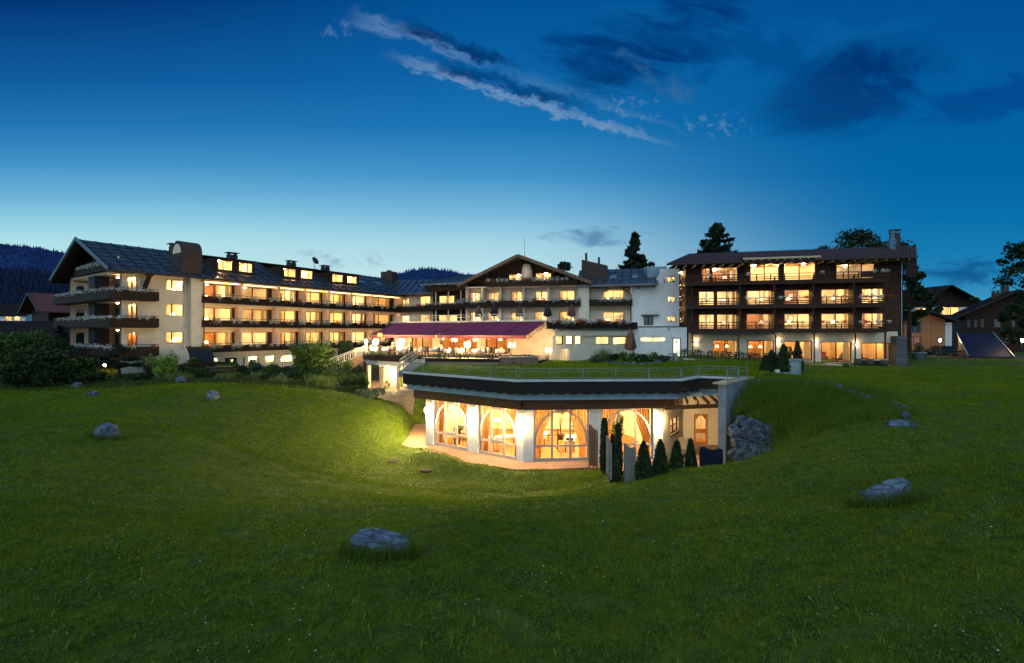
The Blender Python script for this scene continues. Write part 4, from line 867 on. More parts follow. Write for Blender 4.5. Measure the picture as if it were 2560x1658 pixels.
# --- balcony side: wall with openings, partitions, slabs
holes = []; bays = []
BPX = (506, 605, 698, 764, 823.5, 880, 932, 1001)
for i in range(7):
    a0, a1 = BX[i]+.12, BX[i+1]-.12; wf, sf = ((.735, .86), (.67, .83), (.62, .77), (.62, .77), (.62, .77), (.62, .77), (.60, .78))[i]
    q0, q1 = BPX[i], BPX[i+1]; h0 = a0+.05; h1 = A_.a(q0+(q1-q0)*wf, D1); h2 = min(A_.a(q0+(q1-q0)*sf, D1), a1-.1)
    for k, rz in enumerate(RAIL): bays.append((i, k, a0, a1, h0, h1, h2, rz-1.0)); holes.append((h0, h1, rz-.97, rz+1.22))
m = MB(A_); m.wall(BX[0]-.3, WEND, 5.6, EZ-.1, holes, D1, .25)
for i, b_ in enumerate(BX): m.box(b_-.12, b_+.12, .02, D1-.002, 5.75, EZ-.12)
for rz in RAIL: m.box(BX[0]-.1, BX[7]+.1, -.05, D1-.003, rz-1.16, rz-1.0); m.box(BX[0]-.1, BX[7]+.1, -.048, .05, rz-1.25, rz-1.161)
m.box(BX[0]-.1, WEND, -.9, D1-.004, EZ-.32, EZ-.16)
m.box(BX[0]-.1, BX[7], .3, D1+.2, RAIL[2]-1.75, RAIL[2]-1.165)
# base storey
bh = [(A_.a(524, .5), A_.a(547, .5), A_.z(535, 913, .5), A_.z(535, 891, .5)), (A_.a(620, .5), A_.a(647, .5), A_.z(633, 908, .5), A_.z(633, 888, .5)), (A_.a(661.6, .5), A_.a(687.5, .5), A_.z(675, 907, .5), A_.z(675, 887, .5)), (A_.a(706, .5), A_.a(733, .5), A_.z(720, 906, .5), A_.z(720, 886, .5))]
dh = (A_.a(562, .5), A_.a(593, .5), 3.2, A_.z(577, 888.5, .5))
m.wall(A_.a(503, .5), WEND, 2.6, RAIL[2]-1.14, bh+[dh], .5, .25)
# plain gable-end part with the three small windows and arched openings
ph = [(A_.a(416), A_.a(459.5), A_.z(438, y1), A_.z(438, y0)) for y0, y1 in ((700, 727.5), (760, 790.5), (830, 858.5))]
ah = [(A_.a(319), A_.a(344), rz-.98, rz+1.18) for rz in RAIL]
m.wall(.25, A_.a(500), 2.6, EZ-.1, ph+ah, 0, .3)
for a0, a1, z0, z1 in ah:                     # arched heads
    c, r = (a0+a1)/2, (a1-a0)/2
    for s in (-1, 1):
        arc = [(c+s*r*math.cos(t_*math.pi/16), -.004, z1-r*.9+r*.9*math.sin(t_*math.pi/16)) for t_ in range(9)]
        m.add(arc+[(c+s*r, -.004, z1+.01), ], [tuple(range(10))] if s > 0 else [tuple(range(9, -1, -1))])
# gable end: loggias two metres deep with corner posts
LD = 2.1
m.wall(.25, LD+.2, 2.6, RAIL[0]+1.6, ah, WD-.25, .25)
for a0, a1, z0, z1 in ah:
    c, r = (a0+a1)/2, (a1-a0)/2
    for s in (-1, 1): arc = [(c+s*r*math.cos(t_*math.pi/16), WD-.256, z1-r*.9+r*.9*math.sin(t_*math.pi/16)) for t_ in range(9)]; m.add(arc+[(c+s*r, WD-.256, z1+.01)], [tuple(range(10))])
m.box(LD, LD+.25, .3, WD-.3, 2.6, EZ+.3)
for rz in RAIL: m.box(.02, LD-.003, .05, WD-.05, rz-1.18, rz-1.0)
m.box(.02, LD, .05, WD-.05, EZ+.05, EZ+.3)
for d0, d1 in ((0.0, .32), (WD-.3, WD), (9.2, 9.45)): m.box(-.02, .26, d0+.002, d1, 2.6, EZ+.04)
for rz in RAIL+[RAIL[2]-2.7]:                   # small arched recess wall left of the dark column
    m.box(LD-.5, LD-.002, 9.45, 10.6, rz-.99, rz+1.5); m.box(LD-.5, LD-.002, 13.6, WD-.3, rz-.99, rz+1.5); m.box(LD-.5, LD-.002, 10.61, 13.59, rz+.95, rz+1.5)
m.build('wall', STUCCO, HW)
BLUE = M('blue_grey_trim', (.12, .20, .25), (.09, .15, .19), .7, 4)
DKBLUE = M('dark_painted_column', (.014, .016, .03), (.008, .009, .016), .6, 3)
m = MB(A_)
for d0 in (.0, WD-.3, 9.2): m.box(-.05, -.022, d0, d0+.22, 2.6, EZ+.03)
m.build('corner_trim', BLUE, HW)
m = MB(A_); m.box(-.1, 1.1, 7.3, 9.19, 2.6, EZ+.04); m.build('column', DKBLUE, HW)
for k, rz in enumerate(RAIL):
    m = MB(A_); m.box(LD-.06, LD-.003, 7.5, 8.9, rz-.97, rz+1.05); m.build('door', BROWN_V, HW); m = MB(A_); m.box(.262, .31, .302, 1.35, rz-.99, rz+1.3); m.box(.311, LD-.004, 1.30, 1.35, rz-.99, rz+1.3); m.box(.262, LD-.005, .303, 1.35, rz+1.301, rz+1.35); m.build('closet_wall', STUCCO, HW)
    window(HW, A_, LD-.5, LD-.45, 0, .01, 0, 1, pane=False) if False else None
    a0, a1, z0, z1 = ah[k]; window(HW, A_, a0, a1, z0, z1, .12, 2, M('red_brown_frame', (.22, .06, .03), None, .5, 5) if k == 0 else MATS['red_brown_frame'], .07)
    room(HW, A_, .33, LD-.05, z0, z1+.1, .35, 1.28, lamps=1, r=.05, back=ROOMWOOD if k == 2 else None)
    g = MB(A_); g.box(LD-.54, LD-.502, 10.75, 13.45, rz-.98, rz+.9); g.build('dark_window', DARKMETAL if k else DARKMETAL, HW)
    l = MB(A_); l.box(LD-.03, LD-.004, 9.5, 10.3, rz-.97, rz+.95) if False else None
for k, (a0, a1, z0, z1) in enumerate(ph):
    window(HW, A_, a0, a1, z0, z1, .1, 2, WINFRAME, .07, splits=(.33,)); room(HW, A_, a0-.6, a1+.4, z0-.9, z1+.3, .32, 4.0)
    place(TAB0, A_, a1-.55, 1.2, z0-.72, f'small wooden side table behind the {FLN[k]} small window of the left wing', 'side tables in the lit hotel rooms')
    place(LAMP0, A_, a1-.55, 1.2, z0-.16, f'glowing table lamp behind the {FLN[k]} small window of the left wing', 'table lamps in the lit hotel rooms')
BAYLAMP = emit('balcony_light', (1., .54, .19), 20)
for i, k, a0, a1, h0, h1, h2, fz in bays:
    ceil = fz+2.62; window(HW, A_, h0, h1, fz+.03, fz+2.22, D1+.08, 2, WINFRAME, .07, splits=(.5,) if i not in (0,) else (.48,))
    room(HW, A_, a0-.02, a1+.02, fz+.02, ceil-.1, D1+.27, D1+4.6, back=ROOMWOOD if (i+2*k) % 4 == 0 else None)
    q = MB(A_); zq = (EZ-.32, RAIL[0]-1.16, RAIL[1]-1.16)[k]; q.box(a0+.15, a1-.15, .10, .15, zq-.05, zq-.012); q.build('balcony_lamp', BAYLAMP, HW)
    sh = MB(A_); sh.box(h1+.02, h2, D1-.07, D1-.004, fz+.03, fz+2.25); sh.build('shutter', BROWN_V, HW)
    where = f'{ORD[i]} balcony bay from the left, {FLN[k]} floor, left wing'
    furnish(A_, a0, a1, fz+.03, D1+4.6, where, lamp=(i*3+k) % 5 != 3, pic=i in (0, 3, 5), ward=i in (0, 2, 4), side=.62 if i in (0, 3, 5) else .35, dback=.9)
    if (i+k) % 2 == 0: curtain(HW, A_, h1-.55, h1-.05, fz+.05, fz+2.2, D1+.40, CURTAIN, 4)
    if (i+k) % 3 == 0: curtain(HW, A_, h0+.05, h0+.5, fz+.05, fz+2.2, D1+.40, CURTAIN, 4)
for n_, (a0, a1, z0, z1) in enumerate(bh):
    window(HW, A_, a0, a1, z0, z1, .6, 1, WINFRAME, .07); room(HW, A_, a0-.5, a1+.5, z0-1, z1+.3, .77, 3.8, KITCHWALL, LAMPCOOL)
a0, a1, z0, z1 = dh; dd = MB(A_); dd.wall(a0, a1, z0, z1-.02, [(a0+.6, a0+.95, z0+.6, z1-.5)], .6, .06); dd = dd.build('door', BROWN_V, HW)
MB(A_).quad((a0+.6, .63, z0+.6), (a0+.95, .63, z0+.6), (a0+.95, .63, z1-.5), (a0+.6, .63, z1-.5)).build('pane', GLASS, dd); room(HW, A_, a0, a1, z0, z1, .77, 2.5, KITCHWALL, LAMPCOOL, r=.12)
# --- balconies with flower boxes along the bays
fl = 0
for k, rz in enumerate(RAIL):
    m = MB(A_); b1 = BX[7]+.3; m.box(BX[0]-.12, b1, -.20, -.12, rz-1.0, rz-.26); m.box(BX[0]-.14, b1, -.26, -.10, rz-1.04, rz-.98)
    bal = m.build('balcony', BROWN, HW)
    m = MB(A_); m.box(BX[0]-.1, b1, -.19, -.13, rz-.05, rz)
    for j in range(20): aa = BX[0]+(b1-BX[0])*j/19; m.box(aa-.02, aa+.02, -.18, -.14, rz-.26, rz-.05)
    m.build('rail', BROWN_V, bal)
    sp_ = []
    for i in range(7):
        for f in (.24, .42, .72, .88) if i > 1 else (.22, .36, .74, .88): sp_.append(BX[i]+(BX[i+1]-BX[i])*(f+RNG.uniform(-.03, .03)))
    flowers(bal, A_, sp_, rz-.22, -.22, .50, .5, 60, .06)
# --- balconies wrapped round the gable end
for k, rz in enumerate(RAIL):
    m = MB(A_); ae = A_.a(397, -1.0); m.box(-1.15, ae, -1.1, -1.02, rz-1.0, rz-.2); m.box(-1.2, -1.12, -1.1, WD+.9, rz-1.0, rz-.2); m.box(-1.2, ae, -1.16, -.96, rz-1.1, rz-.99)
    m.box(-1.25, -1.05, -.95, WD+.9, rz-1.1, rz-.985); m.box(ae-.08, ae, -1.02, 0, rz-1.0, rz-.2); m.box(-1.1, ae-.09, -1.0, -.005, rz-1.17, rz-1.105); m.box(-1.1, -.03, -.003, WD+.8, rz-1.17, rz-1.106)
    bal = m.build('balcony', BROWN, HW)
    m = MB(A_); m.tube([(ae, -1.06, rz-.02), (-1.16, -1.06, rz-.02), (-1.16, WD+.9, rz-.02)], .035, 6); m.build('rail', BROWN_V, bal)
    sp_ = [(-1.16, -.9+i*.55) for i in range(31)]+[(a, -1.08) for a in np.arange(-.6, ae, .55)]
    flowers(bal, A_, [s for s in sp_ if RNG.uniform() < .80], rz-.06, 0, .44, .36, 46, .06)
# gable triangle of dark boards with a little loggia
GZ0 = EZ+.06; mid_d = WD/2
m = MB(A_); sl = (RIDGE-EZ)/(mid_d+1.2)
m.add([(.6, 0, GZ0), (.6, WD, GZ0), (.6, WD, EZ+1.2*sl-.1), (.6, mid_d, RIDGE-.15), (.6, 0, EZ+1.2*sl-.1)], [(0, 1, 2, 3, 4)]); m.box(-.3, .58, 1.2, WD-1.2, EZ+.31, EZ+.4)
m.box(-.36, -.28, 3.0, WD-3.0, EZ+.3, EZ+1.05); m.build('gable_boards', BROWN, HW)
m = MB(A_); m.box(.1, .56, 7.2, 7.4, EZ+.4, RIDGE-.6); m.box(.1, .56, 5.2, 5.4, EZ+.4, EZ+2.6); m.build('gable_post', BLUE, HW)
m = MB(A_); m.box(.5, .59, 2.6, 5.1, EZ+.42, EZ+1.75); m.build('loggia_wall', STUCCO, HW)
gl = thing('ceiling_lamp', 'x', 'x') if False else None
MB(A_).lathe([(.02, EZ+1.15), (.08, EZ+1.2), (.08, EZ+1.35), (.02, EZ+1.4)], .3, 3.2, 10).build('lamp', LANTERN, HW, True)
flowers(HW, A_, [(-.36, 3.6+i*.5) for i in range(18) if i % 6 != 5], EZ+1.12, 0, .5, .45, 60, .03)
# loggia lights on the gable end ceilings
for k, rz in enumerate(RAIL):
    for d_ in (4.5, 11.5): MB(A_).lathe([(.02, rz+1.36), (.10, rz+1.38), (.12, rz+1.46)], 1.0, d_, 10).build('loggia_lamp', emit('loggia_light', (1., .58, .28), 55) if 'loggia_light' not in MATS else MATS['loggia_light'], HW, True)
# strut under the eaves
m = MB(A_); m.beam((A_.a(360), -.1, RAIL[0]+.1), (A_.a(366), -1.0, EZ-.1), .3, .3); m.beam((A_.a(352), -1.1, EZ-.2), (A_.a(372), -1.1, EZ-.2), .3, .3); m.build('eaves_strut', BROWN_V, HW)
# tall column with round topped chimney
ca0, ca1 = A_.a(478, -.9), A_.a(503, -.9)
m = MB(A_); m.box(ca0, ca1, -.9, D1+.2, 6.2, EZ+.05); m.build('pilaster', STUCCO, HW)
c0, c1 = A_.a(453, -.1), A_.a(503, -.1); ctop = A_.z(478, 604, .2); cb = EZ+.2
def barrel(mb, a0, a1, d0, d1, zb, zt, n=14):
    """upright block whose top is rounded across d"""
    r = (d1-d0)/2; c = (d0+d1)/2; pr = [(d0, zb)]+[(c-r*math.cos(math.pi*i/n), zt-r+r*math.sin(math.pi*i/n)) for i in range(n+1)]+[(d1, zb)]
    k = len(pr); mb.add([(a0, d, z) for d, z in pr]+[(a1, d, z) for d, z in pr], [tuple(range(k)), tuple(range(2*k-1, k-1, -1))]+[(i, k+i, k+i+1, i+1) for i in range(k-1)])
m = MB(A_); barrel(m, c0, c1, -.35, 2.2, cb, ctop); ch = m.build('chimney', BRICKCH, HW)
m = MB(A_); n = 16; cx_ = .925; r = 1.0; pr = [(cx_-r*math.cos(math.pi*i/n), ctop-1.35+r*math.sin(math.pi*i/n)) for i in range(n+1)]; m.add([(c0-.02, d, z) for d, z in pr], [tuple(range(n+1))]); m.build('chimney_opening', STUCCO, ch)
# barrel roofed porch at the foot of the column
p0, p1 = A_.a(463, -.9), A_.a(522, -.9); pz = 6.3
m = MB(A_); n = 10; pr = [(-.3-1.75*math.sin(math.pi/2*i/n), pz+.2-1.9*(1-math.cos(math.pi/2*i/n))) for i in range(n+1)]
k = n+1; m.add([(p0, d, z) for d, z in pr]+[(p1, d, z) for d, z in pr], [(i, k+i, k+i+1, i+1) for i in range(n)])
for j in range(9):
    aa = p0+(p1-p0)*j/8; m.tube([(aa, d-.02, z+.02) for d, z in pr], .025, 4)
po = m.build('porch_roof', DARKMETAL, HW)
m = MB(A_); m.add([(p0, d, z) for d, z in pr]+[(p0, -.3, pz-1.7)], [tuple(range(k+1))]); m.add([(p1, d, z) for d, z in pr]+[(p1, -.3, pz-1.7)], [tuple(range(k+1))]); m.build('porch_cheek', STUCCO, po)
m = MB(A_); m.box(p0-3.5, p1+.9, -3.4, -.6, 4.25, 4.62); m.box(p0-.2, p1+.6, -3.1, -.95, 4.63, 4.72); m.build('porch_canopy', BROWN, HW)
MB(A_).box(p0-3.4, p0-3.2, -3.3, -3.1, 3.5, 4.24).build('porch_post', CAPW, HW); MB(A_).box(p1+.5, p1+.7, -3.3, -3.1, 3.5, 4.24).build('porch_post', CAPW, HW); MB(A_).box(p0-1.0, p1, -.92, .45, 3.2, 6.1).build('porch_wall', STUCCO, HW)
# roof: two sheet metal slopes with raised seams, dormers standing in the front slope
f0, f1, rr = -1.2, WD+1.2, mid_d; O = -1.4
def slopez(d): return EZ+(RIDGE-EZ)*(d-f0)/(rr-f0)
DD = 1.8; DQ = ((541, 637), (707, 785), (828.5, 897)); m = MB(A_); xs_ = [O]
for q0, q1 in DQ: xs_ += [A_.a(q0, DD)+.06, A_.a(q1, DD)-.06]
xs_.append(WEND)
for k_ in range(len(xs_)-1):
    e_ = rr if k_ % 2 == 0 else DD+.05; ze_ = RIDGE if k_ % 2 == 0 else slopez(DD+.05); m.slab([(xs_[k_], f0, EZ), (xs_[k_+1], f0, EZ), (xs_[k_+1], e_, ze_), (xs_[k_], e_, ze_)], .22)
m.slab([(O, rr-.01, RIDGE), (WEND, rr-.01, RIDGE), (WEND, rr+.2, RIDGE-.08), (O, rr+.2, RIDGE-.08)], .1); m.slab([(O, f1, EZ), (O, rr, RIDGE), (WEND, rr, RIDGE), (WEND, f1, EZ)][::-1], .22)
roof = m.build('roof', ROOFMETAL, HW)
m = MB(A_); x = O+.3; j = 0
indorm = lambda x: any(xs_[k_] < x < xs_[k_+1] for k_ in (1, 3, 5))
while x < WEND:
    e_ = DD if indorm(x) else rr; m.beam((x, f0, EZ+.03), (x+.0, e_, slopez(e_)+.03), .10, .07); x += 1.25; j += 1
for i in range(1, 7):
    d = f0+(rr-f0)*i/7
    for s in range(33): 
        a = O+.3+s*1.25
        if a+1.25 < WEND and not (d > DD-.3 and (indorm(a) or indorm(a+1.25))): m.box(a, a+1.25, d-.04+.2*(s % 2), d+.04+.2*(s % 2), slopez(d+.2*(s % 2))-.02, slopez(d+.2*(s % 2))+.045)
m.build('roof_seam', SEAM, roof)
m = MB(A_)
for s in range(int((WEND-O)/.62)):                               # snow guards
    for d in (-.5, .25): m.box(O+.5+s*.62, O+.62+s*.62, d-.03, d+.03, slopez(d)+.01, slopez(d)+.12)
m.build('snow_guard', DARKMETAL, roof)['kind'] = 'stuff'
m = MB(A_); m.tube([(O-.05, f0-.08, EZ-.08), (WEND, f0-.08, EZ-.08)], .09, 8); m.build('gutter', BRICKCH, roof)
m = MB(A_)
for a, b in (((O-.04, f0-.06, EZ+.02), (O-.04, rr, RIDGE+.06)), ((O-.04, rr, RIDGE+.06), (O-.04, f1, EZ+.02))): m.beam(a, b, .10, .34)
m.build('verge_board', BLUE, roof)
m = MB(A_); m.slab([(O+.05, f0+.1, EZ-.235), (.59, f0+.1, EZ-.235), (.59, rr, RIDGE-.235), (O+.05, rr, RIDGE-.235)], .05); m.slab([(O+.05, f1-.1, EZ-.235), (O+.05, rr, RIDGE-.235), (.59, rr, RIDGE-.235), (.59, f1-.1, EZ-.235)][::-1], .05); m.build('verge_soffit', BROWN_V, roof)
DD = 1.8
for n_, (q0, q1, wins) in enumerate(((541, 637, ((545, 582), (597, 632))), (707, 785, ((710, 740.5), (752, 782.5))), (828.5, 897, ((831, 858), (868, 893))))):
    a0, a1 = A_.a(q0, DD), A_.a(q1, DD); zt = slopez(DD)+1.55; hz = []
    for s0, s1 in wins: hz.append((A_.a(s0, DD), A_.a(s1, DD), zt-1.42, zt-.25))
    m = MB(A_); m.wall(a0, a1, slopez(DD)-.3, zt, hz, DD, .2)
    for aa in (a0, a1): m.box(aa-.05, aa+.05, DD+.201, rr-.6, slopez(DD), zt-.02)
    dm = m.build('dormer', BROWN_V, HW); m = MB(A_); m.slab([(a0-.25, DD-.35, zt+.04), (a1+.25, DD-.35, zt+.04), (a1+.25, rr+.3, RIDGE+.06), (a0-.25, rr+.3, RIDGE+.06)], .12); m.build('dormer_roof', SEAM, dm)
    for i, h in enumerate(hz): window(HW, A_, *h, DD+.05, 2, WINFRAME, .07, splits=(.36,) if i == 0 else (.62,))
    room(HW, A_, a0+.1, a1-.1, slopez(DD)-1.2, zt-.06, DD+.25, DD+3.6, lamps=2, r=.17)
for q, y0, h in ((438, 622, 1.), (580, 640, .9), (728, 658, .9), (813, 667, .9)):
    d = rr-.3; a = A_.a(q, d); z = slopez(d)
    m = MB(A_); m.box(a-.5, a+.5, d-.45, d+.45, z-.5, z+h-.35); k_ = m.build('chimney', BRICKCH, HW); m = MB(A_)
    for sx in (-.4, .4): m.box(a+sx-.04, a+sx+.04, d-.4, d+.4, z+h-.348, z+h-.1)
    m.box(a-.7, a+.7, d-.6, d+.6, z+h-.098, z+h-.03); m.build('chimney_cap', DARKMETAL, k_)
for q, py in ((903, 696), (946, 706)):
    d = 3.2; a = A_.a(q, d); m = MB(A_); m.slab([(a, d, slopez(d)+.06), (a+1.3, d, slopez(d)+.06), (a+1.3, d+1.4, slopez(d+1.4)+.06), (a, d+1.4, slopez(d+1.4)+.06)], .05); m.build('roof_window', GREYMETAL, roof)
m = MB(A_)
for q in (507, 610): a = A_.a(q, .4); m.tube([(a, .42, 3.4), (a, .42, 5.5)], .05, 6)
a = BX[0]-.25; m.tube([(a, -.95, EZ-.1), (a, -.98, 6.2)], .05, 6); m.build('downpipe', DARKMETAL, HW)
d = rr; a = A_.a(786, d); t = thing('satellite_dish', 'dark round satellite dish on the ridge of the left wing roof', 'satellite dish', A_.w(a, d, RIDGE), A_.ang, local=True)
MB().tube([(0, 0, -.1), (0, 0, 1.4)], .035, 6).build('mast', DARKMETAL, t)
m = MB(); m.lathe([(.02, -.12), (.3, -.08), (.5, .02), (.62, .16)], n=16); o = m.build('dish', DARKMETAL, t, True); o.location = (0, -.1, 1.25); o.rotation_euler = (R_(60), R_(25), 0)
# ================================================================== CENTRAL BUILDING (gable to the viewer) AND ITS LINKS
CBF = Fac(1.07, 61, -13)
CB = thing('central_hotel_building', 'central hotel building with wide gable, flower balconies and chimney block', 'hotel building', (1.07, 61, 3.6))
BR = [15.1, 12.36, 9.58]; CE = 14.3; CAP = 18.05; DC = 1.1
gx0, gx1 = CBF.a(1161), CBF.a(1468)
cbx = [CBF.a(p) for p in (1166, 1207, 1250, 1308.5, 1370.5, 1446)]
bayw = {1: [(1174.5, 1202), (1221, 1248), (1277, 1306.5), (1338, 1369), (1398, 1437)], 2: [(1174.5, 1202), (1221, 1248), (1277, 1306.5), (1336, 1369), (1398, 1437)]}
hs = []; rooms = []
for k in (1, 2):
    for i, (q0, q1) in enumerate(bayw[k]):
        h = (CBF.a(q0, DC), CBF.a(q1, DC), BR[k]-.97, BR[k]+1.12); hs.append(h); rooms.append((k, i, h))
m = MB(CBF); m.wall(cbx[0], cbx[5]+.1, 7.3, 14.0, hs, DC, .25)
for i, b_ in enumerate(cbx): m.box(b_-.12, b_+.12, .02 if i != 1 else -.35, DC-.002, 8.4, 14.0)
for rz in BR[1:]: m.box(cbx[0], cbx[5], -.1, DC-.003, rz-1.16, rz-1.0)
m.box(cbx[5]+.13, CBF.a(1473), -.35, 3, 7.3, CE-.15); m.box(cbx[0], cbx[5], -.5, DC-.004, BR[0]-1.18, BR[0]-1.02)
# lower continuation to the right with a balcony
RD = .9; rb = [(CBF.a(1506, RD+.2), CBF.a(1560, RD+.2), BR[1]-.85, BR[1]+1.05), (CBF.a(1507, RD+.2), CBF.a(1561, RD+.2), BR[2]-.95, BR[2]+1.0)]
ra0, ra1 = CBF.a(1473)+.01, CBF.a(1580, .3)
m.wall(ra0, ra1, 7.3, 13.9, rb, RD+.2, .25); m.box(ra1-.2, ra1+.0, -.05, RD+.19, 7.3, 13.9); m.box(ra0, ra1-.21, -.05, RD+.195, BR[1]-1.15, BR[1]-1.0)
m.build('wall', STUCCO, CB)
for k, i, (a0, a1, z0, z1) in rooms:
    window(CB, CBF, a0, a1, z0, z1, DC+.08, 2, WINFRAME, .08, splits=(.5,)); fz = BR[k]-1.0
    room(CB, CBF, cbx[i]+.14, cbx[i+1]-.14, fz+.02, fz+2.5, DC+.27, DC+4.2)
    where = f'{ORD[i]} bay from the left, {"upper" if k == 1 else "terrace"} floor, central gable building'
    furnish(CBF, cbx[i], cbx[i+1], fz+.03, DC+4.2, where, side=(a1-.5-cbx[i])/(cbx[i+1]-cbx[i]), lamp=i in (0, 1, 2, 4), pic=i == 3, dback=2.6)
    curtain(CB, CBF, a0+.06, a0+.4, z0+.05, z1-.05, DC+.4, CURTAIN, 3)
for k, (a0, a1, z0, z1) in enumerate(rb):
    window(CB, CBF, a0, a1, z0, z1, RD+.28, 2, WINFRAME, .08); room(CB, CBF, ra0+.2, ra1-.3, BR[k+1]-.98, BR[k+1]+1.55, RD+.47, RD+4.6)
    furnish(CBF, ra0, ra1, BR[k+1]-.97, RD+4.6, f'behind the {"upper" if k == 0 else "lower"} wide window right of the central gable', side=.42, dback=2.6, pic=True)
    m = MB(CBF); m.box(a0-.8, a1+.4, RD-.55, RD+.19, z1+.35, z1+.55); m.build('awning_box', CURTAIN, CB)
# attic in the gable
ah2 = [(CBF.a(1272, .6), CBF.a(1306.5, .6), BR[0]-.6, CBF.z(1290, 685, .6)), (CBF.a(1338.5, .6), CBF.a(1378.5, .6), BR[0]-.6, CBF.z(1358, 682, .6))]
m = MB(CBF); sl0 = (CAP-CE)/(0-gx0+.6); zc = lambda a: CAP-.15-(CAP-CE)*(abs(a)/(abs(gx0)+.4) if a < 0 else a/(gx1+.4))
m.wall(-3.2, 5.6, BR[0]-1.0, 16.1, ah2, .6, .2)
m.add([(gx0+.5, .605, BR[0]-1.0), (-3.2, .605, BR[0]-1.0), (-3.2, .605, zc(-3.2)), (gx0+.5, .605, zc(gx0+.5))], [(0, 1, 2, 3)]); m.add([(5.6, .605, BR[0]-1.0), (gx1-.4, .605, BR[0]-1.0), (gx1-.4, .605, zc(gx1-.4)), (5.6, .605, zc(5.6))], [(0, 1, 2, 3)])
m.add([(-3.2, .605, 16.1), (5.6, .605, 16.1), (5.6, .605, zc(5.6)), (0, .605, zc(0)), (-3.2, .605, zc(-3.2))], [(0, 1, 2, 3, 4)]); m.box(gx0+.2, gx1-.2, -.15, .59, BR[0]-1.02, BR[0]-.98)
m.build('gable_boards', BROWN, CB)
for n_, h in enumerate(ah2): window(CB, CBF, *h, .68, 2, WINFRAME, .08); room(CB, CBF, h[0]-.4, h[1]+.4, BR[0]-.95, 16.05, .82, 4.2); place(TAB0, CBF, h[0]+.8, 2.6, BR[0]-.9, f'small wooden side table behind the {"left" if n_ == 0 else "right"} attic window of the central gable', 'side tables in the lit hotel rooms'); place(LAMP0, CBF, h[0]+.8, 2.6, BR[0]-.34, f'glowing table lamp behind the {"left" if n_ == 0 else "right"} attic window of the central gable', 'table lamps in the lit hotel rooms')
m = MB(CBF); ca = CBF.a(1317, 0); m.lathe([(.75, BR[0]-.98), (.75, BR[0]+.9), (.62, BR[0]+1.5), (.5, BR[0]+1.9), (.5, 17.0)], ca, .25, 12); m.build('round_chimney_breast', STUCCO, CB, True)
# balconies
for k, (rz, a0, a1) in enumerate(((BR[0], CBF.a(1215, -.5), CBF.a(1446, -.5)), (BR[1], CBF.a(1142, -.3), CBF.a(1452, -.3)))):
    m = MB(CBF); m.box(a0, a1, -.58, -.5, rz-1.05, rz-.22); m.box(a0, a1, -.64, -.46, rz-1.12, rz-1.05); m.box(a0, a1, -.49, -.12, rz-1.14, rz-1.06); bal = m.build('balcony', BROWN, CB)
    m = MB(CBF); m.box(a0, a1, -.57, -.51, rz-.05, rz)
    for j in range(12): aa = a0+(a1-a0)*j/11; m.box(aa-.02, aa+.02, -.56, -.52, rz-.22, rz-.05)
    m.build('rail', BROWN_V, bal); flowers(bal, CBF, [a for a in np.arange(a0+.4, a1-.2, .62) if RNG.uniform() < .82], rz-.15, -.6, .52, .5, 60, .05)
m = MB(CBF); m.box(ra0-.05, ra1+.05, -.30, -.22, BR[1]-1.05, BR[1]-.22); m.box(ra0-.05, ra1+.05, -.34, -.18, BR[1]-1.1, BR[1]-1.052); bal = m.build('balcony', BROWN, CB)
m = MB(CBF); m.box(ra0, ra1, -.29, -.23, BR[1]-.03, BR[1]+.02); m.build('rail', BROWN_V, bal); flowers(bal, CBF, [ra0+1.5, ra0+2.1, ra0+2.8, ra0+3.5, ra0+4.0, ra1-.5], BR[1]-.15, -.3, .52, .5, 60, .05)
# gable roof
m = MB(CBF); e0, e1 = gx0-.5, gx1+.5; back = 14
m.slab([(e0, -1.4, CE), (0, -1.4, CAP), (0, back, CAP), (e0, back, CE)], .28); m.slab([(0, -1.4, CAP), (e1, -1.4, CE), (e1, back, CE), (0, back, CAP)], .28)
croof = m.build('roof', ROOFMETAL, CB)
m = MB(CBF)
for i in range(12):
    d = -1.3+i*1.25
    for s, e in ((1, e1), (-1, e0)): m.beam((0, d, CAP+.02), (e, d, CE+.03), .09, .07)
m.build('roof_seam', SEAM, croof)
VERGE = M('weathered_verge_board', (.16, .105, .07), (.10, .066, .045), .75, 3, .3, 15)
m = MB(CBF); m.beam((e0-.05, -1.45, CE-.10), (0, -1.45, CAP-.10), .10, .42); m.beam((0, -1.45, CAP-.10), (e1+.05, -1.45, CE-.10), .10, .42); m.build('verge_board', VERGE, croof)
m = MB(CBF)
for a in (e0+1.2, e0*.5, 0, e1*.5, e1-1.2): z = CE+(CAP-CE)*(1-abs(a)/(abs(e0) if a < 0 else e1)); m.box(a-.12, a+.12, -1.35, .58, z-.62, z-.34)
m.build('purlin', BROWN_V, croof)
a = CBF.a(1311, 3); m = MB(CBF); m.tube([(a, 3, CAP-.5), (a, 3, CAP+3.4)], [.04, .012], 6); m.build('antenna', DARKMETAL, CB)
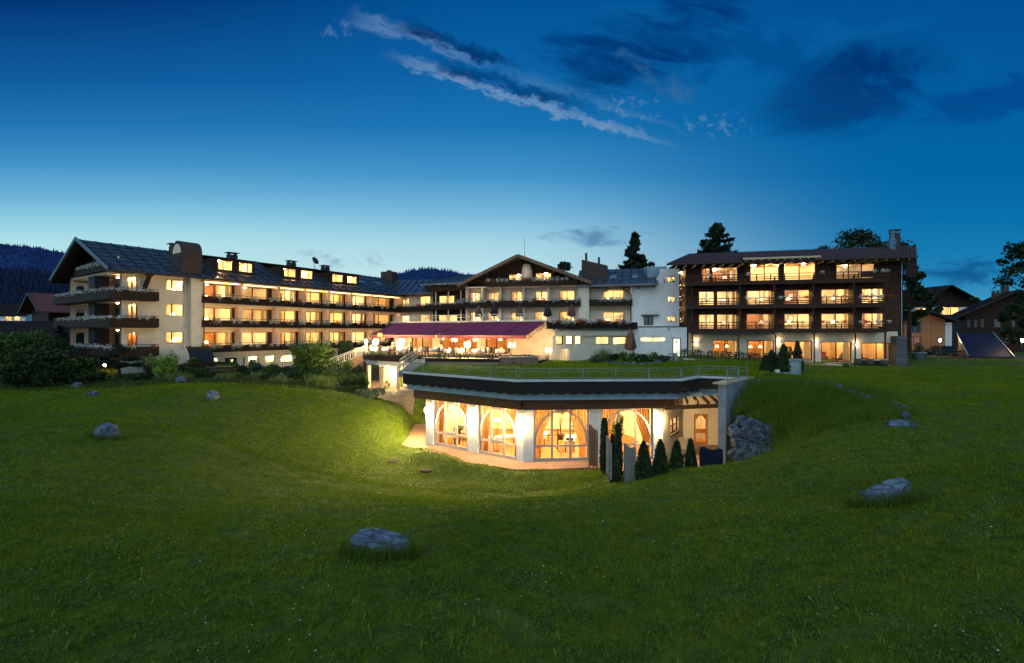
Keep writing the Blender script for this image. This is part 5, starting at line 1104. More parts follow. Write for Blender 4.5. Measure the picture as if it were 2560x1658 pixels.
# chimney block, right roof, skylights
q0, q1 = CBF.a(1454, 2.2), CBF.a(1519, 2.2); m = MB(CBF); m.prism([(q0, 2.2), (q1, 2.2), (q1, 5.2), (q0, 5.2)], 13.6, [CBF.z(1454, 649, 2.2), CBF.z(1519, 664, 2.2), CBF.z(1519, 664, 2.2), CBF.z(1454, 649, 2.2)]); chb = m.build('chimney_block', BRICKCH, CB)
m = MB(CBF); m.box(q0+.4, q0+.7, 3, 3.3, 17.6, 18.7); m.box(q0+2.1, q0+2.4, 3.2, 3.5, 17, 18.1); m.build('flue', DARKMETAL, chb)
r0, r1 = CBF.a(1440, 0), CBF.a(1646, -.6); rz0 = CBF.z(1560, 711, -.6)
m = MB(CBF); m.slab([(r0, -.7, rz0), (r1, -.7, rz0+.05), (r1, 6, CBF.z(1610, 671, 6)), (r0, 6, CBF.z(1610, 671, 6))], .25); rr2 = m.build('roof', ROOFMETAL, CB); zr6 = CBF.z(1610, 671, 6)
m = MB(CBF)
for i in range(13):
    a = r0+.4+i*1.05; m.beam((a, -.7, rz0+.03), (a+.5, 6, zr6+.03), .09, .07)
for f in (.25, .5, .75): m.box(r0, r1, -.7+6.7*f-.02, -.7+6.7*f+.02, rz0+(zr6-rz0)*f, rz0+(zr6-rz0)*f+.05)
m.build('roof_seam', SEAM, rr2)
for q in (1525, 1580):
    m = MB(CBF); a = CBF.a(q, 2.2); z = rz0+(zr6-rz0)*2.9/6.7; m.slab([(a, 2.2, z+.08), (a+.8, 2.2, z+.08), (a+.9, 3.2, z+.08+(zr6-rz0)/6.7), (a+.1, 3.2, z+.08+(zr6-rz0)/6.7)], .08); m.build('roof_window', GREYMETAL, rr2)
m = MB(CBF)
for a in (ra1-3.2, ra1-1.2, ra1+.8): m.box(a-.12, a+.12, -.68, 1.1, rz0-.5, rz0-.27)
m.box(r0+2, r1-.2, -.45, 1.0, rz0-.262, rz0-.245); m.build('eaves_board', BROWN_V, rr2)
a = ra1-.15; m = MB(CBF); m.tube([(a-1.3, -.6, rz0-.3), (a, -.15, rz0-1.2), (a, -.15, 7.5)], .07, 6); m.build('downpipe', DARKMETAL, CB)
# link to the left wing
C2 = Fac(-18.3, 74.3, -22); L2 = 9.
h2 = [(C2.a(1004), C2.a(1022), BR[1]-.5, BR[1]+1.0), (C2.a(1050), C2.a(1076), BR[1]-1.0, BR[1]+1.3), (C2.a(1004), C2.a(1022), BR[2]-.5, BR[2]+1.0), (C2.a(1050), C2.a(1076), BR[2]-1.0, BR[2]+1.2)]
m = MB(C2); m.wall(-.6, L2, 4, 14.0, h2, 0, .3); m.build('wall', STUCCO, CB)
for h in h2: window(CB, C2, *h, .1, 2, WINFRAME, .08); room(CB, C2, h[0]-.3, h[1]+.3, h[2]-.4, h[3]+.35, .32, 3.5)
m = MB(C2); m.slab([(-5.5, -1.3, 14.05), (L2+1, -1.3, 14.05), (L2-2.5, 6.2, 17.0), (-7.5, 6.2, 17.35)], .22); m.slab([(-7.5, 6.2, 17.35), (L2-2.5, 6.2, 17.0), (L2+1, 12, 14.2), (-7.5, 14, 14.2)], .22); r3 = m.build('roof', ROOFMETAL, CB)
m = MB(C2)
for i in range(13): f = i/12; m.beam((-5.5+(L2+6.5)*f, -1.3, 14.08), (-7.5+(L2+5)*f, 6.2, 17.38-.35*f), .09, .07)
m.build('roof_seam', SEAM, r3)
m = MB(C2); a = C2.a(952, 4.5); a2 = C2.a(979, 4.5); m.box(a, a2, 4.5, 6.3, 15.6, C2.z(965, 679, 4.5)); m.box(a+.9, a+1.5, 5, 5.6, 17, C2.z(965, 679, 4.5)+.3); m.build('chimney', BRICKCH, CB)
m = MB(C2); m.box(BX[0], BX[0]+.01, 0, .01, 0, .01) if False else None
a0, a1 = -.4, L2; m.box(a0, a1, -1.05, -.97, BR[1]-1.05, BR[1]-.25); m.box(a0, a1, -1.0, -.003, BR[1]-1.15, BR[1]-1.06); bal = m.build('balcony', BROWN, CB); m = MB(C2); m.box(a0, a1, -1.04, -.98, BR[1]-.05, BR[1]); m.build('rail', BROWN_V, bal)
flowers(bal, C2, list(np.arange(.3, L2, .7)), BR[1]-.15, -1.08, .52, .45, 55, .25)
# timber corner block between the link and the gable
C3 = Fac(-12.2, 67.6, -20); L3 = C3.a(1160)
h3 = [(C3.a(1097, .9), C3.a(1136, .9), BR[1]-.7, BR[1]+1.0), (C3.a(1096, .9), C3.a(1143, .9), BR[2]-.9, BR[2]+.95), (C3.a(1110, 1.2), C3.a(1137, 1.2), BR[0]-.8, BR[0]+.15)]
m = MB(C3); m.wall(0, L3, 7, BR[0]-1.0, h3[:2], .9, .2); m.build('timber_wall', BROWN, CB); m = MB(C3); m.wall(.6, L3-.2, BR[0]-1.0, 15.2, h3[2:], 1.2, .2); m.build('timber_wall', BROWN, CB)
for i, h in enumerate(h3): window(CB, C3, *h, .98 if i < 2 else 1.28, 2, WINFRAME, .08); room(CB, C3, h[0]-.3, h[1]+.3, h[2]-.3, h[3]+.3, 1.15 if i < 2 else 1.45, 4.2, REDTILE if i == 2 else None, r=.2 if i < 2 else .25)
for rz in (BR[0], BR[1]+.0):
    m = MB(C3); m.box(-.6, L3+.3, -.35, -.27, rz-1.1, rz-.25); m.box(-.6, L3+.3, -.3, .88, rz-1.2, rz-1.11); bal = m.build('balcony', BROWN, CB); flowers(bal, C3, list(np.arange(-.2, L3, .75)), rz-.15, -.38, .5, .42, 50, .1)
m = MB(C3)
for a in (1.0, L3-.5, L3*.55): m.tube([(a, .0, 7), (a, .0, BR[0]-1.15)], .08, 7)
m.build('post', STUCCO, CB)
m = MB(C3); m.slab([(-1.0, -1.0, 15.0), (L3+3.4, -1.0, 15.0), (L3+3.4, 6, 17.0), (1.5, 6, 17.0)], .22); r4 = m.build('roof', ROOFMETAL, CB); m = MB(C3)
for i in range(10): f = i/9; m.beam((-1+(L3+4.4)*f, -1, 15.03), (1.5+(L3+1.9)*f, 6, 17.03), .09, .07)
m.build('roof_seam', SEAM, r4)
m = MB(C3); m.lathe([(.75, BR[0]-1.0), (.75, 14.9)], .3, .5, 12); m.build('round_chimney_breast', STUCCO, CB, True)
# ================================================================== STAIRWELL BUILDING (white walls) WITH LOW ANNEX
SB = Fac(15.25, 58.0, -6); ST = thing('stairwell_building', 'tall white stairwell block with small windows and a lit glass strip', 'stair tower', (15.25, 58, 4))
s1 = SB.a(1698); zt_l, zt_r = SB.z(1640, 711), SB.z(1698, 672)
hw_ = [(SB.a(1669), SB.a(1688.5), SB.z(1679, y1), SB.z(1679, y0)) for y0, y1 in ((690.5, 705.5), (740.5, 755.5), (790.5, 805))]
dk = (SB.a(1609, 0), SB.a(1634, 0), SB.z(1625, 813), SB.z(1625, 791))
m = MB(SB); sx = SB.a(1632); m.wall(0, s1, 5.0, zt_l, hw_+[dk], 0, .3); m.add([(sx, 0, zt_l), (s1, 0, zt_l), (s1, 0, zt_r), (sx+1.6, 0, zt_r-.4)], [(0, 1, 2, 3)]) if False else None
hwt = [h for h in hw_ if h[3] > zt_l]; m.wall(SB.a(1650), s1, zt_l, zt_r, hwt, 0, .3); m.add([(sx, -.003, zt_l-.1), (SB.a(1650), -.003, zt_l-.1), (SB.a(1650), -.003, zt_r-.5)], [(0, 1, 2)]); m.box(0, .3, .301, 6, 5, zt_l); m.build('wall', STUCCO_COOL, ST)
for i, h in enumerate(hw_): window(ST, SB, *h, .08, 2, DARKFRAME, .07, splits=(.45,)); room(ST, SB, h[0]-.4, h[1]+.4, h[2]-.5, h[3]+.3, .32, 2.6, KITCHWALL, LAMPCOOL if i == 1 else LAMPROOM, r=.09)
window(ST, SB, *dk, .1, 2, DARKFRAME, .07); m = MB(SB); m.box(dk[0]-.3, dk[1]+.6, -.5, -.003, dk[3]+.05, dk[3]+.2); m.build('window_canopy', DARKMETAL, ST); m = MB(SB); m.box(dk[0]-.3, dk[1]+.3, .31, .36, dk[2]-.3, dk[3]+.3); m.build('window_blind', DARKMETAL, ST)
m = MB(SB); m.box(SB.a(1618, 1.2), SB.a(1667, 1.2), 1.2, 4, 14.0, SB.z(1640, 666.5, 1.2)); m.build('roof_box', M('blue_grey_sheet', (.19, .31, .39), (.15, .25, .32), .5, 2, metal=.2), ST)
g0, g1 = SB.a(1699), SB.a(1714); gz0, gz1 = SB.z(1706, 817), SB.z(1706, 676)
window(ST, SB, g0, g1, gz0, gz1, .1, 1, DARKFRAME, .09, (.28, .53, .56, .72), name='stair_glazing'); room(ST, SB, g0-.1, g1+.2, gz0, gz1, .22, 3.4, KITCHWALL, LAMPROOM, r=.12)
m = MB(SB)
for i in range(5): z = gz0+(gz1-gz0)*(i+.4)/5; m.box(g0-.05, g1+.15, 1.2, 3.3, z, z+.18); 
m.build('landing', STUCCO, ST)
for i in range(4): z = gz0+(gz1-gz0)*(i+.7)/5; MB(SB).lathe([(.02, z), (.05, z+.02), (.05, z+.12), (.02, z+.14)], g0+.3, 1.1, 8).build('stair_lamp', LAMPWARM, ST, True)
AN = Fac(14.0, 52.3, 1.5); AX = thing('kitchen_annex', 'low white flat roofed annex with lit strip window and pale door', 'annex', (14, 52.3, 4.8))
n1_ = AN.a(1717); az0, az1 = 4.6, AN.z(1650, 818); ww_ = (AN.a(1602), AN.a(1665), AN.z(1630, 855), AN.z(1630, 843)); ad = (AN.a(1681), AN.a(1702), 4.75, AN.z(1690, 845))
m = MB(AN); m.wall(AN.a(1586), n1_, az0, az1, [ww_, ad], 0, .3); m.box(AN.a(1586), n1_, .303, 6, az1-.3, az1-.002); m.build('wall', STUCCO_COOL, AX)
m = MB(AN); m.box(AN.a(1586)-.1, n1_+.1, -.08, .1, az1+.002, az1+.10); m.build('parapet_cap', DARKMETAL, AX)
window(AX, AN, *ww_, .1, 2, DARKFRAME, .06); room(AX, AN, ww_[0]-.5, ad[0]-.2, az0+.1, az1-.35, .32, 4, KITCHWALL, LAMPCOOL, 2)
FROST = M('frosted_door_glass', (.85, .85, .75), (.8, .8, .7), .4, 4); m = MB(AN); m.box(ad[0], ad[0]+.09, -.02, .08, ad[2], ad[3]).box(ad[1]-.09, ad[1], -.02, .08, ad[2], ad[3]).box(ad[0]+.09, ad[1]-.09, -.02, .08, ad[3]-.09, ad[3]); dd = m.build('door', DARKFRAME, AX)
LITDOOR = emit('lit_frosted_door', (1., .95, .70), .85); MB(AN).box(ad[0]+.09, ad[1]-.09, .03, .06, ad[2], ad[3]-.09).build('pane', LITDOOR, dd)
MB(AN).box(ad[0]+.48, ad[0]+.56, .015, .028, ad[3]-.6, ad[3]-.25).build('door_sign', DARKMETAL, dd); m = MB(AN); m.lathe([(.02, az1-.35), (.09, az1-.3), (.09, az1-.2), (.02, az1-.15)], AN.a(1672), -.05, 8); m.build('wall_camera', DARKMETAL, AX)
# ================================================================== RESTAURANT, AWNINGS, KITCHEN FRONT
RF = Fac(-13.7, 54.0, -27); RS = thing('restaurant', 'low restaurant with glazed front, flat roof terrace and kitchen windows', 'restaurant', (-13.7, 54, 5.6))
TZ = 5.62; RT = 9.0; rl = RF.a(1382)
rh = [(RF.a(1029), RF.a(1081), TZ, RF.z(1055, 838)), (RF.a(1102), RF.a(1193), TZ, RF.z(1150, 838)), (RF.a(1213.5), RF.a(1268), TZ, RF.z(1240, 836))]
zt3 = min(h[3] for h in rh)+.15; rh = [(h[0], h[1], TZ+.05, zt3) for h in rh]
m = MB(RF); m.wall(-.3, rl, 3.5, RT, rh, 0, .3); m.c = WORLD
KF = Fac(4.03, 45.0, 35.9); kl = KF.a(1580); kh = [(KF.a(p), KF.a(q), KF.z((p+q)/2, 862), KF.z((p+q)/2, y)) for p, q, y in ((1390, 1409, 839), (1415.5, 1434, 839), (1438, 1455, 839), (1490, 1525, 841), (1534, 1568, 842))]
m.c = KF; m.wall(.01, kl, 3.5, 8.15, kh, 0, .3); m.box(.01, kl, -.25, -.003, 7.55, 8.1); m.build('wall', STUCCO, RS)
m = MB(RF); m.box(-.6, rl+.1, -.35, 7.5, RT+.002, RT+.16); m.c = KF; m.box(.3, kl, -.3, 9, 8.155, 8.3); m.build('flat_roof', CONCRETE, RS)
for h in kh: window(RS, KF, *h, .08, 1, DARKFRAME, .07)
room(RS, KF, .35, KF.a(1470), 5.3, 7.9, .32, 4.5, KITCHWALL, LAMPCOOL, 2); room(RS, KF, KF.a(1476), kl-.3, 5.3, 7.9, .32, 4.5, KITCHWALL, LAMPCOOL, 2)
m = MB(KF); m.box(KF.a(1400), KF.a(1402), -1.1, -.003, 5.0, 6.3); m.box(KF.a(1402)+.0, KF.a(1465), -1.2, -1.1, 5.0, 6.25); m.build('service_counter', STUCCO, RS)
# flower parapet of the roof terrace over the kitchen
m = MB(KF); m.box(-1.2, kl+.3, -.55, -.47, 8.32, 9.05); m.box(-1.2, kl+.3, -.6, -.42, 8.24, 8.315); pb = m.build('flower_parapet', BROWN, RS); flowers(pb, KF, [a for a in np.arange(-.9, kl, .5) if RNG.uniform() < .9], 9.15, -.55, .5, .45, 60, .25)
m = MB(KF)
for z in (9.5, 9.75): m.tube([(kl*.55, -.45, z), (kl, -.45, z)], .02, 5)
m.c = RF
for z in (9.55, 9.8): m.tube([(-.4, -.2, z), (rl-1, -.2, z)], .02, 5)
for i in range(9): m.tube([(-.4+(rl-.6)*i/8, -.2, 9.1), (-.4+(rl-.6)*i/8, -.2, 9.82)], .022, 5)
m.build('terrace_railing', WHITEMETAL, RS)
for i, (a0, a1, z0, z1) in enumerate(rh): window(RS, RF, a0, a1, z0, z1, .08, 3 if i == 1 else 2, WINFRAME, .09)
m = MB(RF); m.mat = 0; A0, A1, ZC = .4, 15.7, 8.6
o = room(RS, RF, A0, A1, TZ, ZC, .32, 6.5, ROOMWALL, LAMPWARM, 7, .22, ROOMWOOD)
m = MB(RF)
for i in range(5): a = 2.0+i*2.6; m.box(a, a+1.3, 6.3, 6.48, TZ, TZ+2.2)
m.build('wood_panel', ROOMWOOD, RS)
for i, (a0, a1, z0, z1) in enumerate(rh):
    for lo, hi in ((a0+.1, a0+.5), (a1-.5, a1-.1)): curtain(RS, RF, lo, hi, z0, z1, .45, TANCURTAIN, 3)
# pendant shades in the restaurant
PEND = thing('pendant_lamp', 'x', 'pendant lamp', group='pendant lamps in the restaurant'); MB().tube([(0, 0, 0), (0, 0, .75)], .008, 5).build('cord', DARKMETAL, PEND); MB().lathe([(.20, 0), (.15, .12), (.07, .24), (.02, .26)], n=14).build('lamp_shade', emit('pendant_shade', (1., .72, .34), 9), PEND, True)
n_ = 0
for a, d, z in [(5.6, 1.6, 1.4), (6.4, 2.4, 1.8), (9.2, 1.5, 1.1), (9.9, 2.4, 1.7), (10.6, 1.4, 1.0), (11.6, 2.0, 1.5), (12.3, 1.3, 1.8), (14.6, 1.5, 1.5), (15.2, 2.3, 1.2), (13.6, 1.4, 1.8), (12.9, 2.0, 1.4), (14.0, 1.9, 1.9)]:
    place(PEND, RF, a, d, TZ+z, f'glowing pendant shade, {ORD[n_]} from the left inside the restaurant', 'pendant lamps in the restaurant'); n_ += 1
# awnings
AWN = M('magenta_awning_cloth', (.22, .032, .085), (.18, .024, .068), .8, .8, .1, 40)
def awning(a0, a1, label):
    t = thing('awning', label, 'awning', RF.w(a0, 0, 9.0), 0, 'awnings over the restaurant terrace'); m = MB(RF); n = 12; q0 = (a0, -.05, 9.02); D_ = 4.35
    zf = 7.62; seg = 8; V = []
    for j in range(seg+1):
        f = j/seg
        for i in range(n*2+1): a = a0+(a1-a0)*i/(n*2); V.append((a, -.05-D_*f, 9.05+(zf-9.05)*f-.05*math.sin(math.pi*f)-.015*(i % 2)))
    w_ = n*2+1; m.add(V, [(j*w_+i, j*w_+i+1, (j+1)*w_+i+1, (j+1)*w_+i) for j in range(seg) for i in range(w_-1)]); m.build('cloth', AWN, t)
    m = MB(RF)
    for f in (0, .25, .5, .75, 1): a = a0+(a1-a0)*f; m.tube([(a, -.05-D_*s/6, 9.09+(zf-9.05)*s/6-.05*math.sin(math.pi*s/6)) for s in range(7)], .018, 4)
    m.build('seam', M('awning_seam', (.13, .014, .045), None, .8, 3) if 'awning_seam' not in MATS else MATS['awning_seam'], t)
    m = MB(RF); m.box(a0, a1, -.05-D_-.08, -.05-D_, zf-.10, zf+.02); m.build('front_bar', VERGE, t); m = MB(RF); m.box(a0, a1, -.25, -.01, 9.06, 9.17); m.build('cassette', WHITEMETAL, t)
    m = MB(RF)
    for k in range(5):
        for s in (0, 1):
            p = a1-.02; m.beam((p, -.3-k*.75, 8.9-.22*k-.55*s), (p, -.3-(k+1)*.75, 8.9-.22*(k+1)-.55*(1-s)), .03, .03)
    m.build('scissor_arm', DARKMETAL, t)
    m = MB(RF); m.box(a0, a1, -.05-D_+.001, -.05-D_+.02, zf-.28, zf-.09); m.build('valance', AWN, t)
ae = RF.a(991.5); am = RF.a(1151); a1_ = RF.a(1363)
awning(ae, am-.12, 'left half of the magenta awning over the restaurant terrace'); awning(am+.12, a1_, 'right half of the magenta awning over the restaurant terrace')
# terrace platform with planted parapet, pale band and the lower entrance
TP = thing('terrace_platform', 'raised dining terrace with brown planted parapet and pale underside', 'terrace', (-8, 44, 5))
FB2 = M('terrace_tiles', (.40, .32, .25), (.32, .25, .20), .7, 3, .2, 10)
m = MB(); m.prism(TERRACE, TZ-.25, TZ-.02); m.build('floor', FB2, TP)
edge = TERRACE[:5]
def rib(m, pts, o0, o1, z0, z1):
    global RIM
    keep = RIM; RIM = pts; band(m, o0, o1, z0, z1); RIM = keep
m = MB(); rib(m, edge[:3], -.05, .10, TZ-.42, TZ+.12); rib(m, edge[2:], -.05, .10, TZ-.26, TZ+.02); m.build('parapet', BROWN, TP); m = MB(); rib(m, edge[:3], .25, .55, TZ-.85, TZ-.40); m.build('pale_band', STUCCO_COOL, TP)
m = MB(); rib(m, edge[2:], .3, .5, 4.7, TZ-.262); m.build('base_wall', STUCCO, TP)
low = []; L_ = []; 
for (x0, y0), (x1, y1) in zip(edge, edge[1:]):
    k = int(math.hypot(x1-x0, y1-y0)/.35)
    for i in range(k): f = i/k; low.append((x0+(x1-x0)*f, y0+(y1-y0)*f+.35, TZ+.18, .26, .2, RNG.uniform(.12, .3)))
pl = blob_points(3600, low, .1); off = np.array(TP.location); V, Fq = leaf_quads(pl-off, .09, 1.8, .8); obj('parapet_plants', np_mesh('parapet_plants', V, Fq), LEAF_GREY, TP)
# entrance below
EF = Fac(-13.0, 44.6, -32); eh = [(.5, 1.5, 2.6, 4.6), (2.3, 3.2, 2.6, 4.6)]
m = MB(EF); m.wall(0, 5.2, 1.5, TZ-.86, eh, 0, .25); m.build('entrance_wall', STUCCO, TP)
for h in eh: window(TP, EF, *h, .08, 1, PALEFRAME, .08)
room(TP, EF, .2, 5.0, 2.3, TZ-.9, .27, 3.2, None, LAMPROOM, 2)
m = MB(EF); m.box(.05, .3, -1.6, -1.3, 2.0, TZ-.86); m.box(2.0, 2.3, -1.8, -1.5, 2.0, TZ-.86); m.box(3.3, 3.5, -.9, -.7, 2.0, TZ-.86); m.build('entrance_post', CAPW, TP)
t = wall_lantern(EF, 1.9, 3.9, 'lit wall lantern beside the lower entrance under the terrace', -.05); t['group'] = 'wall lanterns'; del t['group']
# ================================================================== TIMBER WING ON THE RIGHT
RB = Fac(21.2, 54.0, -12.5); RW = thing('timber_hotel_wing', 'brown timber clad hotel wing with slatted balconies and red brown tiled roof', 'hotel wing', (21.2, 54, 4.5))
DR = 1.3; RA = [14.6, 11.87, 9.1]; RE = 15.95; RL_ = RB.a(2253.7, DR); ra_ = lambda p: RB.a(p, DR); tz = lambda a: 5.02-.04*a
wins = [[(1753.5, 1775), (1780, 1844)], [(1747, 1786), (1792, 1843)], [(1747, 1786), (1792, 1843)]]
cols = [(1866.5, 1934), (1960.6, 2028), (2053, 2126), (2154, 2209)]
hs = [[], [], []]
for k in (1, 2):
    for q0, q1 in wins[k]+cols: hs[k].append((ra_(q0), ra_(q1), RA[k]-.98, RA[k]+.97))
hs[0] = [(ra_(q0), ra_(q1), RA[0]-.98, RA[0]+1.08) for q0, q1 in wins[0]+[(2090, 2188)]]
gh = [(ra_(q0), ra_(q1), tz(ra_(q0))+.06, 8+(829-y)/F*RB.Z(ra_(q0), DR)) for q0, q1, y in ((1782, 1844, 849.5), (1868, 1935, 850.5), (1959, 2030.5, 852.5), (2053, 2129, 854), (2153, 2231, 857))]
ga0, ga1 = RB.a(1714.5, DR), RL_
bay0, bay1 = ra_(1858), ra_(2066)
m = MB(RB); m.wall(ga0, ga1, 8.02, RE-.05, [h for k in hs for h in k]+[(bay0, bay1, RA[0]-.97, RE-.06)], DR, .25); m.box(ga1-.25, ga1-.002, DR+.251, 11, 8.02, RE); m.box(ga0+.002, ga0+.25, DR+.251, 11, 8.02, RE); m.build('cladding', CHALET, RW)
m = MB(RB); m.wall(ga0+.3, ga1-.35, 3.4, 8.0, gh, DR+.02, .25); m.build('ground_floor_wall', STUCCO, RW)
BD = .45; bh_ = [(RB.a(q0, BD), RB.a(q1, BD), RA[0]-.85, RE-.05) for q0, q1 in ((1875, 1948.5), (1959, 2039))]
m = MB(RB); m.wall(bay0, bay1, RA[0]-.97, RE+.25, bh_, BD, .2); sh_ = (RB.a(2049, BD+.3), RB.a(2063, BD+.3), RA[0]-.4, RE-.1); m.box(bay0, bay0+.15, BD+.201, DR-.002, RA[0]-.97, RE+.2); m.box(bay1-.15, bay1, BD+.201, DR-.002, RA[0]-.97, RE+.2); m.build('bay_cladding', CHALET, RW)
HONEYFRAME = M('honey_window_frame', (.32, .17, .06), (.26, .13, .045), .5, 5)
for i, h in enumerate(bh_): window(RW, RB, *h, BD+.06, 2, HONEYFRAME, .10)
room(RW, RB, bay0+.2, bay1-.2, RA[0]-.95, RE+.15, BD+.22, 5.5, None, LAMPROOM, 3, .24)
for k, nm in enumerate(('top', 'upper', 'lower')):
    grp = hs[k]
    for i, h in enumerate(grp):
        pink = k == 0 and i == 2
        window(RW, RB, *h, DR+.06, 1 if (k and i == 0) and False else 2, HONEYFRAME if not pink else WINFRAME, .08, splits=(.33, .66) if pink else None)
    sp_ = [(grp[0][0]-.3, grp[1][1]+.15)]+[(h[0]-.2, h[1]+.2) for h in grp[2:]]
    for i, (a0, a1) in enumerate(sp_):
        dim = k == 0 and i == 1
        o = room(RW, RB, a0, a1, RA[k]-.97, RA[k]+(1.5 if k else 1.2), DR+.27, DR+4.4, None, LAMPROOM, 1, .20 if not dim else .07, ROOMWOOD if (i+k) % 3 == 0 else None)
        if not dim:
            where = f'{ORD[i]} room from the left, {nm} floor, timber wing'
            furnish(RB, a0, a1, RA[k]-.95, DR+4.4, where, side=(.72, .66, .35, .62, .82)[i], dback=2.9, ward=i in (1, 3), pic=i in (0, 2, 4))
            if i != 2: curtain(RW, RB, grp[min(i+1, len(grp)-1)][1]-.5, grp[min(i+1, len(grp)-1)][1]-.1, RA[k]-.9, RA[k]+.9, DR+.4, CURTAIN, 3)
# partitions between the balconies
px_ = [ra_(p) for p in (1731, 1848, 1938, 2035, 2136)]
m = MB(RB)
for k in (1, 2):
    for p in (1731, 1848, 1937, 2034, 2135): a = RB.a(p, .1); m.box(a-.05, a+.05, .05, DR-.003, RA[k]-1.0, RA[k]+1.55)
m.build('partition', CHALET, RW)
for p in (1850, 1936.5, 2033.5, 2135, 2213):
    a = RB.a(p, -.12); MB(RB).box(a-.07, a+.07, -.20, -.06, 4.2 if p > 2200 else 8.0, RA[0]-.3).build('post', CHALET, RW)
b0, b1 = RB.a(1722, -.2), RB.a(2216, -.2)
for k, rz in enumerate(RA):
    m = MB(RB); e1 = b1 if k else RB.a(2222, -.2)
    m.box(b0, e1, -.30, DR-.004, rz-1.18, rz-1.0)
    for z0, z1 in ((-1.22, -.74), (-.64, -.53), (-.42, -.32)): m.box(b0, e1, -.36, -.305, rz+z0, rz+z1)
    m.box(e1-.06, e1, -.30, DR-.01, rz-.99, rz-.55); m.box(b0, b0+.06, -.30, DR-.01, rz-.99, rz-.55)
    if k == 0: m.box(RB.a(2150, -.2), e1+.002, -.364, -.308, rz-.65, rz-.08)
    bal = m.build('balcony', CHALET_RAIL, RW); m = MB(RB); m.box(b0, e1, -.37, -.29, rz-.08, rz)
    for j in range(15): a = b0+(e1-b0)*j/14; m.box(a-.05, a+.05, -.304, -.25, rz-1.0, rz-.085)
    m.build('rail', CHALET, bal)
    cl = {0: (1770, 1800, 1870, 2055, 2100, 2185, 2205, 2216), 1: (1765, 1808, 1868, 1878, 1905, 1952, 1965, 1995, 2015, 2060, 2085, 2105, 2152, 2165, 2180, 2200, 2222), 2: (1765, 1805, 1815, 1866, 1905, 1915, 1953, 1965, 2008, 2055, 2070, 2095, 2110, 2150, 2162, 2182, 2195, 2222)}[k]
    flowers(bal, RB, [RB.a(p, -.4) for p in cl], rz+.10, -.36, .40, .34, 44, .22)
# roof
o0 = RB.a(1666, -1.1); o1 = RB.a(2292, -1.1); rd = 5.2; q0_, q1_ = RB.a(1722.5, rd), RB.a(2290, rd); RZ_ = 18.05
m = MB(RB); m.slab([(o0, -1.1, RE), (o1, -1.1, RE), (q1_, rd, RZ_), (q0_, rd, RZ_)], .16); m.slab([(q0_, rd, RZ_), (q1_, rd, RZ_), (o1+1, 11.8, RE), (o0, 11.8, RE)], .16); m.slab([(o0, 11.8, RE), (o0, -1.1, RE), (q0_, rd, RZ_)], .16) if False else None
rf_ = m.build('roof', REDTILE, RW)
m = MB(RB); n = 74
for i in range(n):
    f = (i+.5)/n; m.tube([(o0+(o1-o0)*f, -1.14, RE+.03), (q0_+(q1_-q0_)*f, rd, RZ_+.03)], .07, 5)
for j in range(1, 15):
    f = j/15; m.beam((o0+(q0_-o0)*f, -1.1+(rd+1.1)*f, RE+(RZ_-RE)*f+.03), (o1+(q1_-o1)*f, -1.1+(rd+1.1)*f, RE+(RZ_-RE)*f+.03), .05, .07)
m.build('tile_row', REDTILE, rf_)
m = MB(RB); m.tube([(o0, -1.2, RE-.1), (o1, -1.2, RE-.1)], .08, 7); m.build('gutter', BRICKCH, rf_)
m = MB(RB); k = 24
for i in range(k): a = o0+1.2+(o1-o0-1.8)*i/(k-1); m.box(a-.07, a+.07, -1.0, DR-.01, RE-.33, RE-.165)
m.build('rafter_end', CAPW, rf_)
c0, c1 = RB.a(1857, -1.3), RB.a(2052, -1.3); zs = RE+.36
m = MB(RB); m.slab([(c0, -1.35, zs), (c1, -1.35, zs), (c1+.3, 2.4, zs+.62), (c0+.6, 2.4, zs+.62)], .15); br_ = m.build('bay_roof', REDTILE, RW); m = MB(RB); m.box(c0, c1, -1.41, -1.355, zs-.2, zs+.02); m.build('fascia', CAPW, br_); m = MB(RB)
for i in range(10): a = c0+.4+(c1-c0-.8)*i/9; m.box(a-.08, a+.08, -1.3, BD-.01, zs-.33, zs-.155)
m.build('rafter_end', CAPW, br_)
m = MB(RB); m.box(RB.a(2256, -.2), RB.a(2291, -.8), -.9, -.75, RE-2.15, RE-.17); m.build('gable_boards', BROWN, RW)
m = MB(RB); a = RB.a(2253, DR); m.tube([(a, DR-.1, RE-.2), (a, DR-.1, 4.6)], .05, 6); m.build('downpipe', GREYMETAL, RW)
m = MB(RB); a0, a1 = RB.a(1728, -.5), RB.a(1936, -.5); m.box(a0, a1, -.75, -.45, 7.68, 7.86); m.build('awning_cassette', DARKMETAL, RW)
for p in (1730.5, 1846, 1938.5, 2035, 2137):
    a = RB.a(p, -.3); MB(RB).box(a-.06, a+.06, -.45, -.33, tz(a)-.1, 7.66 if p < 1940 else 7.86).build('post', CHALET, RW)
a = RB.a(2245, DR); m = MB(RB); pr_ = random.Random(3); pa0, pa1 = RB.a(2232, .9), RB.a(2258, .9); [m.box(pa0+pr_.uniform(-.05, .05), pa1+pr_.uniform(-.05, .05), .2+pr_.uniform(-.05, .05), 2.5, 3.4+.1*i, 3.498+.1*i) for i in range(41)]; SLATE = boards('stacked_slate', (.07, .075, .09), (.16, .165, .18), 2, .09, .8, .2); m.build('stone_pier', SLATE, RW)
ca_, cz_ = RB.a(2222, 3.6), RB.z(2222, 672, 3.6); FLUE = M('zinc_flue', (.10, .18, .24), (.07, .13, .18), .45, 3, metal=.5)
